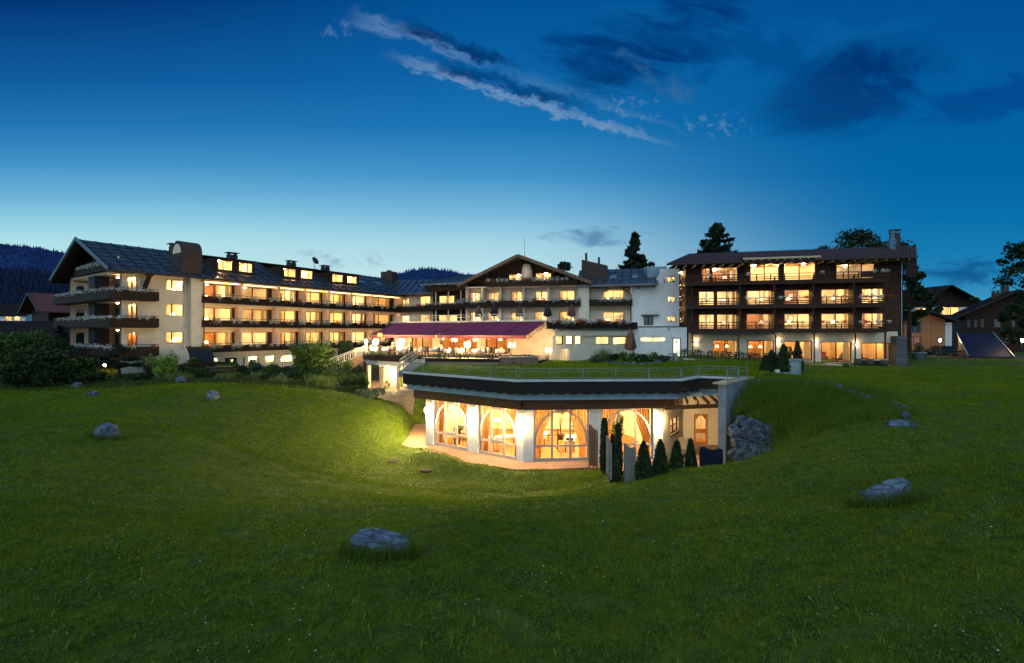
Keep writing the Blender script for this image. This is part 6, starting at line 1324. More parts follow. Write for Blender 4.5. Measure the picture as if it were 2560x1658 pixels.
m = MB(RB); m.box(ca_, ca_+.6, 3.4, 4.0, 16.6, 18.5); m.lathe([(.40, 17.9), (.42, 18.5), (.28, 18.8), (.28, 19.3), (.36, 19.35), (.30, 19.6)], ca_+.4, 3.7, 10); fl_ = m.build('chimney_flue', FLUE, RW); m = MB(RB); m.box(ca_+.75, ca_+1.15, 3.6, 4.0, 16.6, 19.4); m.box(ca_+.2, ca_+1.25, 3.5, 4.1, 19.65, 19.8); m.build('chimney', BRICKCH, RW)
# ground floor rooms
for i, h in enumerate(gh):
    window(RW, RB, *h, DR+.08, 2 if i in (0, 4, 1) else 1, DARKFRAME, .09, splits=(.5,) if i != 1 else (.62,)); room(RW, RB, h[0]-.35, h[1]+.35, h[2]-.05, 7.8, DR+.30, DR+6, M('beige_wall', (.72, .50, .26), (.64, .43, .21), .9, 2) if 'beige_wall' not in MATS else MATS['beige_wall'], LAMPROOM, 2, .15, ROOMWOOD if i < 2 else None)
    curtain(RW, RB, h[1]-.7, h[1]-.12, h[2]+.05, h[3]-.05, DR+.45, CURTAIN, 5)
    if i < 2:
        for j in range(2): place(PEND, RB, h[0]+.9+j*1.2, DR+2+.4*j, h[3]-.95, f'glowing pendant shade, {ORD[j]} behind the {ORD[i]} ground floor window of the timber wing', 'pendant lamps in the timber wing')
    else:
        place(TAB0, RB, h[0]+1.2, DR+3.5, h[2], f'low wooden table behind the {ORD[i]} ground floor window of the timber wing', 'side tables in the lit hotel rooms'); place(LAMP0, RB, h[0]+1.2, DR+3.5, h[2]+.56, f'lit table lamp behind the {ORD[i]} ground floor window of the timber wing', 'table lamps in the lit hotel rooms')
LC = thing('lounge_chair', 'x', 'lounge chair', group='dark lounge chairs in the timber wing'); m = MB(); m.slab([(-.35, -.5, .42), (.35, -.5, .42), (.35, .25, .30), (-.35, .25, .30)], .12); m.build('seat', DARKWOOD, LC); m = MB(); m.slab([(-.35, .25, .36), (.35, .25, .36), (.35, .75, 1.15), (-.35, .75, 1.15)], .12); m.build('backrest', DARKWOOD, LC)
for sx in (-.3, .3):
    for sy in (-.4, .2): MB().box(sx-.025, sx+.025, sy-.025, sy+.025, 0, .3).build('leg', DARKWOOD, LC)
h = gh[3]; place(LC, RB, h[0]+.6, DR+1.0, h[2], 'dark lounge chair on the left behind the fourth ground floor window', 'dark lounge chairs in the timber wing', R_(70)); place(LC, RB, h[1]-.9, DR+1.0, h[2], 'dark lounge chair on the right behind the fourth ground floor window', 'dark lounge chairs in the timber wing', R_(-75))
SF = thing('sofa', 'x', 'sofa', group='sofas in the timber wing'); MB().box(-1.1, 1.1, -.4, .4, .15, .45).build('seat', WICKER, SF); MB().box(-1.1, 1.1, .25, .45, .451, .95).build('backrest', WICKER, SF)
REDC = M('red_cushion_cloth', (.30, .03, .02), (.22, .02, .015), .8, 5)
for sx in (-.8, 0, .8): MB().box(sx-.25, sx+.25, .10, .245, .46, .85).build('cushion', REDC, SF)
for i in (3, 4): place(SF, RB, (gh[i][0]+gh[i][1])/2, DR+5, gh[i][2], f'grey sofa with red cushions behind the {ORD[i]} ground floor window', 'sofas in the timber wing')
# up and down wall lights
for p, y, lab in ((1741, 855, 'leftmost'), (1947, 855, 'second'), (2041, 857, 'third'), (2141.5, 861, 'rightmost')):
    a = RB.a(p, DR-.1); z = RB.z(p, y, DR-.1); t = thing('wall_light', f'small up and down wall light, {lab} of four on the white ground floor wall', 'wall lamp', RB.w(a, DR, z), 0, 'up and down wall lights of the timber wing')
    MB(RB).box(a-.09, a+.09, DR-.16, DR+.017, z-.10, z+.10).build('housing', DARKMETAL, t); m = MB(RB); m.box(a-.07, a+.07, DR-.14, DR-.03, z+.101, z+.112); m.box(a-.07, a+.07, DR-.14, DR-.03, z-.112, z-.101); m.build('lamp', SCONCE, t)
# paved terrace in front
tp = [(-1.6, -5.6), (4, -5.0), (10, -4.3), (21.2, -3.1), (21.2, DR+.3), (-1.6, DR+.3)]
m = MB(RB); m.prism(tp, [tz(a)-.6 for a, d in tp], [tz(a) for a, d in tp]); tag(m.build('terrace', PAVE_T), kind='structure')
# dining tables and chairs on it
CH = thing('garden_chair', 'x', 'chair'); MB().box(-.23, .23, -.23, .23, .42, .46).build('seat', DARKWOOD, CH)
m = MB(); m.box(-.23, .23, .20, .24, .78, .90); m.box(-.23, .23, .205, .235, .60, .68); m.box(-.23, -.19, .19, .23, .461, .9); m.box(.19, .23, .19, .23, .461, .9); m.build('backrest', DARKWOOD, CH)
for s in (-1, 1): m = MB(); m.box(s*.25-.02, s*.25+.02, -.22, .22, .62, .65); m.box(s*.25-.02, s*.25+.02, -.22, -.18, .45, .62); m.build('armrest', DARKWOOD, CH)
for sx in (-.2, .2):
    for sy in (-.2, .2): MB().box(sx-.022, sx+.022, sy-.022, sy+.022, 0, .42).build('leg', DARKWOOD, CH)
TB = thing('garden_table', 'x', 'table'); MB().box(-.42, .42, -.42, .42, .71, .75).build('table_top', DARKWOOD, TB)
for sx in (-.36, .36):
    for sy in (-.36, .36): MB().box(sx-.03, sx+.03, sy-.03, sy+.03, 0, .71).build('leg', DARKWOOD, TB)
VS = thing('flower_vase', 'x', 'vase'); MB().lathe([(.04, 0), (.05, .08), (.03, .14)], n=8).build('vase', CLOTHW, VS, True); V, Fq = leaf_quads(RNG.normal(size=(26, 3))*np.array([.07, .07, .04])+np.array([0, 0, .22]), .06); obj('flowers', np_mesh('flowers', V, Fq), LEAF_MID, VS)
for i in range(8):
    a = -1.2+i*1.42; d = -3.4+.1*math.sin(i*2.); z = tz(a); w_ = f'before the timber wing, {ORD[i]} from the left'
    place(TB, RB, a, d, z, f'dark wooden table {w_}', 'dark wooden tables before the timber wing'); place(VS, RB, a+.1, d, z+.75, f'small flower vase on the {ORD[i]} dark wooden table from the left', 'vases on the dark tables')
    for nm, da, dd, rr_ in (('front', .05, -.62, 180), ('back', -.05, .62, 0), ('left', -.58, .1, 90)): place(CH, RB, a+da, d+dd, z, f'dark wooden armchair at the {nm} side of the {ORD[i]} dark table from the left', 'dark wooden armchairs before the timber wing', R_(rr_+RNG.uniform(-9, 9)))
TC = thing('tub_chair', 'x', 'chair'); m = MB(); m.lathe([(.30, .06), (.36, .3), (.38, .72), (.33, .74), (.31, .45), (.02, .44)], n=14); m.build('shell', WICKER, TC, True)
for sx in (-.2, .2):
    for sy in (-.2, .2): MB().box(sx-.03, sx+.03, sy-.03, sy+.03, 0, .07).build('foot', DARKMETAL, TC)
for p, nm in ((2144, 'left'), (2173, 'middle'), (2210, 'right')): a = RB.a(p, -2.1); place(TC, RB, a, -2.2, tz(a), f'grey wicker tub chair, {nm} one of the three at the right end of the terrace', 'grey wicker tub chairs', 0)
a0, a1 = RB.a(2158, -1.2), RB.a(2219, -1.2); t = thing('long_table', 'long table under a white cloth behind the wicker tub chairs', 'table', RB.w((a0+a1)/2, -1.1, tz(a0))); MB(RB).box(a0, a1, -1.4, -.8, tz(a1)+.68, tz(a1)+.74).build('tablecloth', CLOTHW, t)
for a in (a0+.1, a1-.1):
    for d in (-1.33, -.87): MB(RB).box(a-.03, a+.03, d-.03, d+.03, tz(a), tz(a1)+.68).build('leg', DARKWOOD, t)
for p, nm in ((2163, 'left'), (2195, 'right')): a = RB.a(p, -.5); place(TC, RB, a, -.4, tz(a), f'grey wicker tub chair behind the white table, {nm} one', 'grey wicker tub chairs')
# ================================================================== HOUSES AROUND
OLDW = M('old_white_frame', (.16, .18, .20), None, .6, 5)
def house(name, label, fac, a0, a1, d0, d1, zb, ze, zr, wallm, roofm, wins=(), ridge='d', lit=None, over=.8, chim=(), upper=None, zsplit=None):
    """gabled house; ridge 'd' = gable faces the viewer, 'a' = eaves face the viewer"""
    t = thing(name, label, 'house', fac.w((a0+a1)/2, d0, zb)); holes = [w[:4] for w in wins]
    m = MB(fac); zs = zsplit or ze; m.wall(a0, a1, zb-1, zs, [h for h in holes], d0, .25); m.box(a0, a0+.2, d0+.251, d1, zb-1, zs); m.box(a1-.2, a1, d0+.251, d1, zb-1, zs); m.build('wall', wallm, t)
    c = (a0+a1)/2; g = MB(fac)
    if zsplit: g.wall(a0, a1, zs+.003, ze, holes, d0-.02, .25); g.box(a0, a0+.2, d0+.24, d1, zs+.003, ze); g.box(a1-.2, a1, d0+.24, d1, zs+.003, ze)
    if ridge == 'd': g.add([(a0, d0-.01, ze-.01), (a1, d0-.01, ze-.01), (c, d0-.01, zr-.1)], [(0, 1, 2)])
    else: g.add([(a0-.01, d0, ze), (a0-.01, d1, ze), (a0-.01, (d0+d1)/2, zr-.1)], [(0, 1, 2)]); g.add([(a1+.01, d0, ze), (a1+.01, d1, ze), (a1+.01, (d0+d1)/2, zr-.1)], [(0, 1, 2)])
    g.build('gable', upper or wallm, t); r = MB(fac); k = (zr-ze)/((a1-a0)/2 if ridge == 'd' else (d1-d0)/2)*over
    if ridge == 'd': r.slab([(a0-over, d0-over, ze-k), (c, d0-over, zr), (c, d1, zr), (a0-over, d1, ze-k)][::-1], .2); r.slab([(c, d0-over, zr), (a1+over, d0-over, ze-k), (a1+over, d1, ze-k), (c, d1, zr)][::-1], .2)
    else: e = (d0+d1)/2; r.slab([(a0-over, d0-over, ze-k), (a1+over, d0-over, ze-k), (a1+over, e, zr), (a0-over, e, zr)], .2); r.slab([(a0-over, e, zr), (a1+over, e, zr), (a1+over, d1+over, ze-k), (a0-over, d1+over, ze-k)], .2)
    ro = r.build('roof', roofm, t); r = MB(fac)
    if ridge == 'd': r.beam((a0-over-.03, d0-over-.04, ze-k-.1), (c, d0-over-.04, zr-.1), .07, .3); r.beam((c, d0-over-.04, zr-.1), (a1+over+.03, d0-over-.04, ze-k-.1), .07, .3); r.build('verge_board', SEAM, ro)
    for ca, cd, cz in chim:
        r = MB(fac); r.box(ca-.45, ca+.45, cd-.45, cd+.45, ze, cz); ck = r.build('chimney', BRICKCH, t); r = MB(fac); r.box(ca-.6, ca+.6, cd-.6, cd+.6, cz+.25, cz+.35); r.box(ca-.35, ca-.25, cd-.4, cd+.4, cz, cz+.25); r.box(ca+.25, ca+.35, cd-.4, cd+.4, cz, cz+.25); r.build('chimney_cap', DARKMETAL, ck)
    for w_ in wins:
        window(t, fac, *w_[:4], d0+.06, 2, OLDW if not w_[4] else WINFRAME, .08)
        if w_[4]: room(t, fac, w_[0]-.3, w_[1]+.3, w_[2]-.4, w_[3]+.3, d0+.27, d0+3, None, LAMPROOM, 1, .16)
        else: m = MB(fac); m.box(w_[0]-.2, w_[1]+.2, d0+.28, d0+.33, w_[2]-.2, w_[3]+.2); m.build('dark_blind', DKBLUE, t)
    return t
def hw(fac, d, *ws): return [(fac.a(p0, d), fac.a(p1, d), fac.z((p0+p1)/2, y1, d), fac.z((p0+p1)/2, y0, d), l) for p0, p1, y0, y1, l in ws]
H1 = Fac(60.3, 70, 0); house('wooden_hut', 'small larch boarded house with low gable beside the timber wing', H1, H1.a(2259), H1.a(2363), 0, 9, 4.2, 10.0, 11.15, HUTWOOD, DARKTILE, hw(H1, 0, (2271, 2303, 802, 833, 0), (2269, 2303, 841, 864, 0)), over=1.1)
m = thing('curtain', 'red and white striped curtain in the lower window of the larch boarded house', 'curtain', H1.w(H1.a(2286), .2, 5.9)); 
LC2 = M('red_striped_cloth', (.5, .12, .06), (.62, .45, .35), .8, 14, stretch=(1, 1, .02)); curtain(m, H1, H1.a(2271), H1.a(2302), H1.z(2286, 863), H1.z(2286, 842), .2, LC2, 9, .05)
H2 = Fac(100, 110, 0); house('apartment_house', 'large dark gabled house with lit white balcony floor behind the hut', H2, H2.a(2287), H2.a(2432), 0, 14, 5, 15.3, 19.1, STUCCO_COOL, DARKTILE, hw(H2, 0, (2356, 2398, 768, 789, 1), (2291, 2316, 770, 781, 1), (2330, 2344, 772, 786, 1), (2352, 2364, 740, 752, 0), (2372, 2392, 740, 752, 0)), over=2.0, upper=BROWN, zsplit=13.9)
m = MB(H2); m.box(H2.a(2345), H2.a(2405), -1.4, -.1, 10.9, 11.1); m.box(H2.a(2345), H2.a(2405), -1.5, -1.41, 10.9, 12.0); m.build('balcony', BROWN, bpy.data.objects['apartment_house'])
H3 = Fac(84, 85, -33); house('farmhouse', 'dark timber farmhouse with broad roof and two chimneys at the right edge', H3, H3.a(2412), H3.a(2680), 0, 9, 4.6, 11.5, 15.4, BROWN, DARKTILE, hw(H3, 0, (2418, 2426, 800, 818, 0), (2436, 2443, 799, 818, 0), (2452, 2460, 798, 818, 0), (2486, 2502, 798, 818, 0), (2530, 2538, 799, 818, 0), (2505, 2522, 838, 858, 0)), over=1.6, chim=((H3.a(2489, 2.5), 2.5, 15.2), (H3.a(2512, 4), 4, 16.4)))
H4 = Fac(-72.6, 70, -33); REDROOF = M('red_roof_tiles', (.17, .045, .035), (.11, .03, .026), .6, 3.5, .6, 30); house('red_roofed_house', 'dark house with red tiled roof behind the left end of the hotel', H4, -4.6, 4.6, 0, 16, 4.2, 11.6, 13.9, BROWN, REDROOF, [(0.2, 1.6, 5.0, 6.6, 1)], over=1.3)
house('village_house', 'pale distant house with lit windows below the left mountain', Fac(-235, 210, 10), -9, 9, 0, 12, 8, 16, 21, STUCCO_COOL, DARKTILE, [(-7, -4.5, 10, 12, 1), (-3, -.5, 10, 12, 1), (1, 3.5, 13, 15, 1), (4.5, 7, 13, 15, 1)], ridge='a')
house('village_house', 'second distant house with a lit ground floor, right of the pale one', Fac(-205, 215, 5), -9, 7, 0, 12, 5, 9.5, 13, STUCCO_COOL, DARKTILE, [(-6, -3.5, 6, 8.3, 1), (-2, .5, 6, 8.3, 1), (2, 4.5, 6, 8.3, 1)], ridge='a')
house('low_shed', 'low tiled shed roof at the far left behind the bushes', Fac(-62, 56, 12), -14, 6, 0, 9, 3.8, 7.6, 9.4, BROWN, DARKTILE, ridge='a')
# sloping dark blue collector by the road
t = thing('solar_collector', 'wedge shaped wooden shed with large sloping dark blue panel on the right lawn', 'solar collector', (62, 60, 4.4)); NAVY = M('navy_panel', (.004, .006, .035), (.003, .005, .028), .6, 3, spec=.2)
m = MB(); m.add([(60.1, 60, 4.1), (61.7, 63, 4.1), (61.7, 63, 7.7), (60.1, 60, 4.75)], [(0, 1, 2, 3)]); m.add([(65.95, 60, 4.1), (66.5, 63, 4.1), (66.5, 63, 7.7), (65.95, 60, 4.6)], [(0, 1, 2, 3)]); m.add([(61.7, 63, 4.1), (66.5, 63, 4.1), (66.5, 63, 7.7), (61.7, 63, 7.7)], [(0, 1, 2, 3)]); m.box(60.1, 65.95, 59.96, 60.03, 4.0, 4.6); m.build('wooden_side', HUTWOOD, t)
m = MB(); m.slab([(60.0, 59.85, 4.72), (66.05, 59.85, 4.62), (66.6, 63.05, 7.78), (61.6, 63.05, 7.78)], .12); m.build('panel', NAVY, t); m = MB(); m.beam((66.05, 59.85, 4.70), (66.6, 63.05, 7.84), .10, .14); m.beam((60.0, 59.85, 4.78), (61.6, 63.05, 7.84), .10, .14); m.build('frame', GREYMETAL, t)
# road strip at the far right
m = MB(); ROADM = M('asphalt', (.055, .055, .06), (.04, .04, .044), .85, 8, .3, 60)
rp = [(38, 63), (56, 61.5), (72, 58.5), (90, 56), (90, 61), (72, 64), (56, 66), (38, 67)]; m.add([(x, y, gz(x, y)+.06) for x, y in rp], [tuple(range(8))]); tag(m.build('road', ROADM), kind='structure')
t = thing('wooden_fence', 'low dark wooden rail fence in front of the larch boarded house', 'fence', (56, 62, 4.3))
for i in range(6): x = 52.6+i*1.9; MB().box(x-.07, x+.07, 61.9, 62.05, 4.0, 5.45).build('post', VERGE, t)
for z in (4.75, 5.2): MB().box(52.4, 62.4, 61.8, 61.88, z, z+.14).build('rail', BROWN, t)
def lamp_post(label, x, y, zb, h, heads=1, glow=None, group=None, r=.09, mat=None):
    t = thing('lamp_post', label, 'lamp post', (x, y, zb), RNG.uniform(0, 3), group, local=True); g = glow or LANTERN
    MB().lathe([(.09, 0), (.09, .06), (.035, .12), (.03, h-.25)], n=8).build('pole', mat or DARKMETAL, t, True)
    for i in range(heads):
        a = i*6.283/heads; o = .0 if heads == 1 else .2; c, s = math.cos(a)*o, math.sin(a)*o
        if heads > 1: MB().tube([(0, 0, h-.35), (c*.7, s*.7, h-.42), (c, s, h-.25)], .015, 5).build('arm', mat or DARKMETAL, t)
        MB().lathe([(r*.55, h-.25), (r*.95, h-.12), (r, h+.02), (r*.8, h+.12)], c, s, 10).build('lamp_glass', g, t, True); MB().lathe([(r*1.15, h+.121), (r*.5, h+.2), (.01, h+.24)], c, s, 10).build('lamp_cap', mat or DARKMETAL, t, True)
    return t
STREET = emit('street_lamp_glass', (1., .66, .28), 420)
lamp_post('lit street lamp in front of the larch boarded house', 61.6, 65.5, 4.3, 2.5, 1, STREET, 'street lamps')
lamp_post('lit street lamp at the far right edge by the farmhouse', 67.0, 59.8, 4.3, 2.6, 1, STREET, 'street lamps')
lamp_post('small dim path light right of the blue collector', 77, 72, 4.3, 2.2, 1, LANTERN, 'street lamps')
# parked car half hidden behind the collector
t = thing('parked_car', 'dark parked car half hidden behind the blue collector', 'car', (64.6, 68.5, 4.36), 0, local=True); CARP = M('dark_car_paint', (.012, .013, .017), (.01, .011, .014), .25, 3, spec=.6)
prof = [(-2.1, .35), (-2.15, .75), (-1.9, .92), (-1.1, 1.0), (-.5, 1.45), (.8, 1.48), (1.6, 1.02), (2.1, .9), (2.15, .4)]; k = len(prof)
m = MB(); m.add([(x, -.85, z) for x, z in prof]+[(x, .85, z) for x, z in prof], [tuple(range(k)), tuple(range(2*k-1, k-1, -1))]+[(i, k+i, k+(i+1) % k, (i+1) % k) for i in range(k)]); m.build('body', CARP, t)
m = MB(); m.add([(-1.0, -.86, 1.02), (1.45, -.86, 1.04), (.75, -.86, 1.42), (-.45, -.86, 1.40)], [(0, 1, 2, 3)]); m.build('side_window', NAVY, t)
for x in (-1.35, 1.35):
    for y in (-.8, .8): MB().tube([(x, y-.1, .33), (x, y+.1, .33)], .33, 14).build('wheel', DARKMETAL, t, True)
for y in (-.6, .6): MB().box(-2.17, -2.12, y-.15, y+.15, .66, .78).build('headlight', CLOTHW, t)
# ================================================================== STONES
ROCKS = []
def rock_mesh(seed, sub=4, flat=0., rough=.5):
    import bmesh
    bm = bmesh.new(); bmesh.ops.create_icosphere(bm, subdivisions=sub, radius=1); o = Vector((seed*3.7, seed*1.9, seed*7.3)); rr = random.Random(seed)
    planes = [(Vector((rr.uniform(-1, 1), rr.uniform(-1, 1), rr.uniform(-.6, 1))).normalized(), rr.uniform(.55, .85)) for _ in range(11)]
    for v in bm.verts:
        p = v.co.copy()
        for n_, d in planes:
            e = p.dot(n_)-d
            if e > 0: p -= n_*e*.85
        p *= 1+.12*noise.noise(p*1.6+o)+.05*noise.noise(p*4+o)+.025*noise.noise(p*10+o)
        v.co = p
    me = bpy.data.meshes.new('boulder'); bm.to_mesh(me); bm.free(); return me
ROCKS = [rock_mesh(i) for i in range(7)]
for r in ROCKS: r.materials.append(STONELIGHT)
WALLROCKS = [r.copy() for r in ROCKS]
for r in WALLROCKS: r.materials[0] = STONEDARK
def boulder(label, x, y, z, sx, sy, sz, rz=0., k=0, cat='boulder', group=None, tilt=0., name='boulder', mesh=None):
    o = bpy.data.objects.new(name, mesh or ROCKS[k % 7]); COL.objects.link(o); o.location = (x, y, z); o.scale = (sx, sy, sz); o.rotation_euler = (tilt, 0, rz); return tag(o, label, cat, group)
def at(px, py, h=None, Z=None):
    if Z is None: Z = -h*F/(py-829)
    return ((px-1280)/F*Z, Z)
def on_ground(px, py, z0=6., z1=70.):
    """where the sight line through a photo point meets the lawn"""
    Zs = np.linspace(z0, z1, 500); zz = CZ-(py-829)/F*Zs; g = ground_z((px-1280)/F*Zs, Zs); i = np.argmax(zz < g); Z = Zs[i]
    return (px-1280)/F*Z, Z, float(g[i])
FRONTROCK = rock_mesh(21, 5); FRONTROCK.materials.append(STONELIGHT)
def lawn_rock(label, px, py, wpx, hpx, k, rz=0., tilt=0., mesh=None, sink=.3):
    x, y, z = on_ground(px, py); s = y/F; boulder(label, x, y+wpx*s*.25, z+hpx*s*(.5-sink*.5), wpx*s*.56, wpx*s*.42, hpx*s*.66, rz, k, group='boulders on the lawn', tilt=tilt, mesh=mesh); return x, y, z
x, y, z = on_ground(945, 1392); s = y/F
def slab_rock(name, label, pts, zb, zt, x, y, rz, group):
    """flat topped rock from a plan outline, with bumpy flanks"""
    import bmesh
    bm = bmesh.new(); n = len(pts); rows = []
    for f, k_, zz in ((0, .82, zb), (.5, .97, zb*.5+zt[1]*.5), (.9, 1.0, None), (1, .90, None)):
        row = []
        for i, (a, b) in enumerate(pts):
            t_ = (a-min(p[0] for p in pts))/(max(p[0] for p in pts)-min(p[0] for p in pts)); tz_ = zt[0]*(1-t_)+zt[1]*t_
            row.append(bm.verts.new((a*k_, b*k_, zz if zz is not None else tz_*(.86 if f < 1 else 1))))
        rows.append(row)
    for r0, r1 in zip(rows, rows[1:]):
        for i in range(n): bm.faces.new((r0[i], r0[(i+1) % n], r1[(i+1) % n], r1[i]))
    bm.faces.new(rows[-1]); bmesh.ops.triangulate(bm, faces=bm.faces[:]); bmesh.ops.subdivide_edges(bm, edges=bm.edges[:], cuts=5, use_grid_fill=True)
    for v in bm.verts:
        p = v.co; q = Vector((noise.noise(p*3), noise.noise(p*3+Vector((9, 1, 2))), noise.noise(p*4+Vector((3, 7, 1)))))*.032+Vector((noise.noise(p*11), noise.noise(p*11+Vector((5, 0, 0))), noise.noise(p*13)))*.018; v.co = p+q
    me = bpy.data.meshes.new(name); bm.to_mesh(me); bm.free(); o = obj(name, me, STONELIGHT); o.location = (x, y, 0); o.rotation_euler = (0, 0, rz); return tag(o, label, 'boulder', group)
slab_rock('boulder', 'long flat topped grey boulder in the near lawn, ringed by long grass', [(-.74, -.25), (-.5, -.42), (0, -.46), (.5, -.40), (.78, -.2), (.72, .15), (.3, .42), (-.3, .45), (-.68, .2)], z-.15, (z+.40, z+.18), x, y+.30, R_(-4), 'boulders on the lawn'); R1 = (x, y, z)
x, y, z = on_ground(2232, 1262); slab_rock('boulder', 'blue grey boulder leaning up to the right in the right foreground lawn', [(-.70, -.20), (-.30, -.34), (.22, -.36), (.63, -.24), (.70, .1), (.38, .30), (-.14, .32), (-.6, .14)], z-.15, (z+.05, z+.60), x, y+.3, R_(5), 'boulders on the lawn'); R2 = (x, y, z)
R3 = lawn_rock('rugged dark boulder on the left lawn slope', 260, 1098, 54, 38, 2, .4)
lawn_rock('pale boulder on the crest of the left mound', 528, 1000, 34, 22, 3, 1.)
lawn_rock('small grey boulder below the left garden bushes', 230, 992, 24, 16, 4, 2.)
lawn_rock('rounded pale boulder at the foot of the big dark bush', 188, 970, 22, 15, 0, .3)
lawn_rock('pale boulder in front of the lit reeds', 450, 957, 24, 16, 5, .9)
lawn_rock('flat blue grey slab at the right end of the row of edging stones', 2264, 1068, 66, 17, 6, .1)
edge_st = [(1898, 962, 18, 10), (1941, 958, 22, 7), (1980, 959, 16, 6), (2017, 965, 20, 9), (2049, 967, 24, 9), (2084, 972, 20, 10), (2097, 978, 26, 12), (2112, 984, 20, 9), (2132, 989, 28, 10), (2150, 995, 24, 8), (2170, 1002, 30, 8), (2238, 1018, 26, 10), (2257, 1030, 22, 9), (2263, 1046, 20, 12)]
for i, (px, py, w_, h_) in enumerate(edge_st):
    x, y, z = on_ground(px, py); s = y/F; boulder(f'flat pale edging stone on the bank, {ORD[i]} from the left', x, y, z+.14, w_*s*.80, w_*s*.55, h_*s*.9, i*1.3, i, 'edging stone', 'row of edging stones on the bank', name='edging_stone')
# boulder wall beside the wing wall
TLc, TRc, BLc, BRc = [np.array(p) for p in ((12.25, 25.0, 3.55), (13.8, 23.3, 2.9), (11.15, 23.5, .25), (11.9, 22.1, .7))]
rowsN = 6; course = ['lowest', 'second', 'third', 'fourth', 'fifth', 'sixth', 'topmost']; rr = random.Random(5)
for j in range(rowsN):
    n = 3+round(j*.5)
    for i in range(n):
        u = (i+.5+(.25 if j % 2 else -.1))/n; v = (j+.4)/rowsN; p = (BLc*(1-u)+BRc*u)*(1-v)+(TLc*(1-u)+TRc*u)*v; sz = rr.uniform(.33, .47)
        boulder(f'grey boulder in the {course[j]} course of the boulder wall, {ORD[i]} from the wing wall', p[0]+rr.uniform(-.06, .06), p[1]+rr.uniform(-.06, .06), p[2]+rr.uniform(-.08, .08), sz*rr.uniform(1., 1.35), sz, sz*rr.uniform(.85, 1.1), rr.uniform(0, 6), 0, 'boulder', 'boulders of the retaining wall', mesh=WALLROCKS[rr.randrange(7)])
# long grass round the boulders
def tuft(name, label, x, y, z, n, h, sp, lean, wd=.008, mat=TALLG, cat='grass', kind=None):
    V, Fq = blades(0, 0, 0, n, h, sp, lean, wd); o = obj(name, np_mesh(name, V, Fq), mat); o.location = (x, y, z); return tag(o, label, cat, kind=kind)
ring = []
for (cx_, cy_, cz_), w_, d_, n in ((R1, .85, .55, 1500), (R2, .85, .55, 1500), (R3, .75, .5, 500)):
    for k in range(26):
        a = k/26*6.283; f = 1.5 if math.sin(a) < -.2 else .7; V, Fq = blades(cx_+math.cos(a)*w_, cy_+.3+math.sin(a)*d_, gz(cx_+math.cos(a)*w_, cy_+.3+math.sin(a)*d_), n/26*f, .42, .10, .42, .0055); ring.append((V, Fq))
V, Fq = merge(ring); o = obj('long_grass', np_mesh('long_grass', V, Fq), grass_mat('dark_long_grass', (.030, .075, .008), (.085, .15, .014), (.20, .24, .05))); tag(o, 'long arching grass growing round the boulders on the lawn', 'grass', kind='stuff')
x, y, z = on_ground(2180, 1225); tuft('seeding_grass', 'pale seeding grass tuft left of the leaning right boulder', x, y+.3, z, 120, .55, .28, .18, .004, TALLG, kind='stuff')
for i, (px, py, w_) in enumerate(((983, 1153, 16), (1068, 1176, 18))):
    x, y, z = on_ground(px, py); t = thing('manhole_cover', f'round rusty manhole cover in the lawn, {"left" if i == 0 else "right"} one of two', 'manhole cover', (x, y, z+.03), 0, 'manhole covers', local=True); MB().lathe([(.42, -.10), (.42, -.01), (.38, .0), (.01, -.01)], n=24).build('rim', SOIL, t); MB().lathe([(.37, .001), (.36, .008), (.01, .012)], n=24).build('cover', SOIL, t)
# ================================================================== HEDGE AND SCREENS BEFORE THE PAVILION
sp_cone = lambda f: np.clip(np.minimum(.72+1.6*f, 1.10*(1-f)**.62), .03, 1)
for i, (px, top, w_) in enumerate(((1609, 1106, 40), (1651, 1101, 38), (1692, 1103, 36), (1727, 1099, 36))):
    Z = 21.4+.35*i; x = (px-1280)/F*Z; zb = min(gz(x, Z), CZ-(1196-829)/F*Z)-.1; h_ = CZ-(top-829)/F*Z-zb; cypress('cypress_bush', f'dark cone shaped cypress bush, {ORD[i]} from the left in the row before the patio', x, Z, zb, h_, w_/2/F*Z*1.08, 3200, 'cone shaped cypress bushes before the patio', sp_cone, .085)
sp_col = lambda f: np.clip(np.minimum(.6+2*f, 1.05*(1-f)**.30), .05, 1)
for i, (px, top, bot, w_, Z) in enumerate(((1511, 1046, 1180, 20, 24.5), (1531, 1088, 1205, 11, 22.6), (1546, 1060, 1208, 17, 22.2))):
    x = (px-1280)/F*Z; zb = CZ-(bot-829)/F*Z; cypress('column_cypress', f'slender dark column cypress, {ORD[i]} from the left between the wicker screens', x, Z, zb, CZ-(top-829)/F*Z-zb, w_/2/F*Z*1.1, 2200, 'slender column cypresses', sp_col, .085)
def wmat(name, c1, c2):
    return boards(name, c1, c2, 2, .035, .8, .3, 6)
WK1, WK2, WK3 = wmat('brown_willow', (.22, .12, .07), (.36, .22, .14)), wmat('grey_willow', (.20, .20, .20), (.38, .37, .36)), wmat('navy_willow', (.010, .016, .040), (.02, .03, .065))
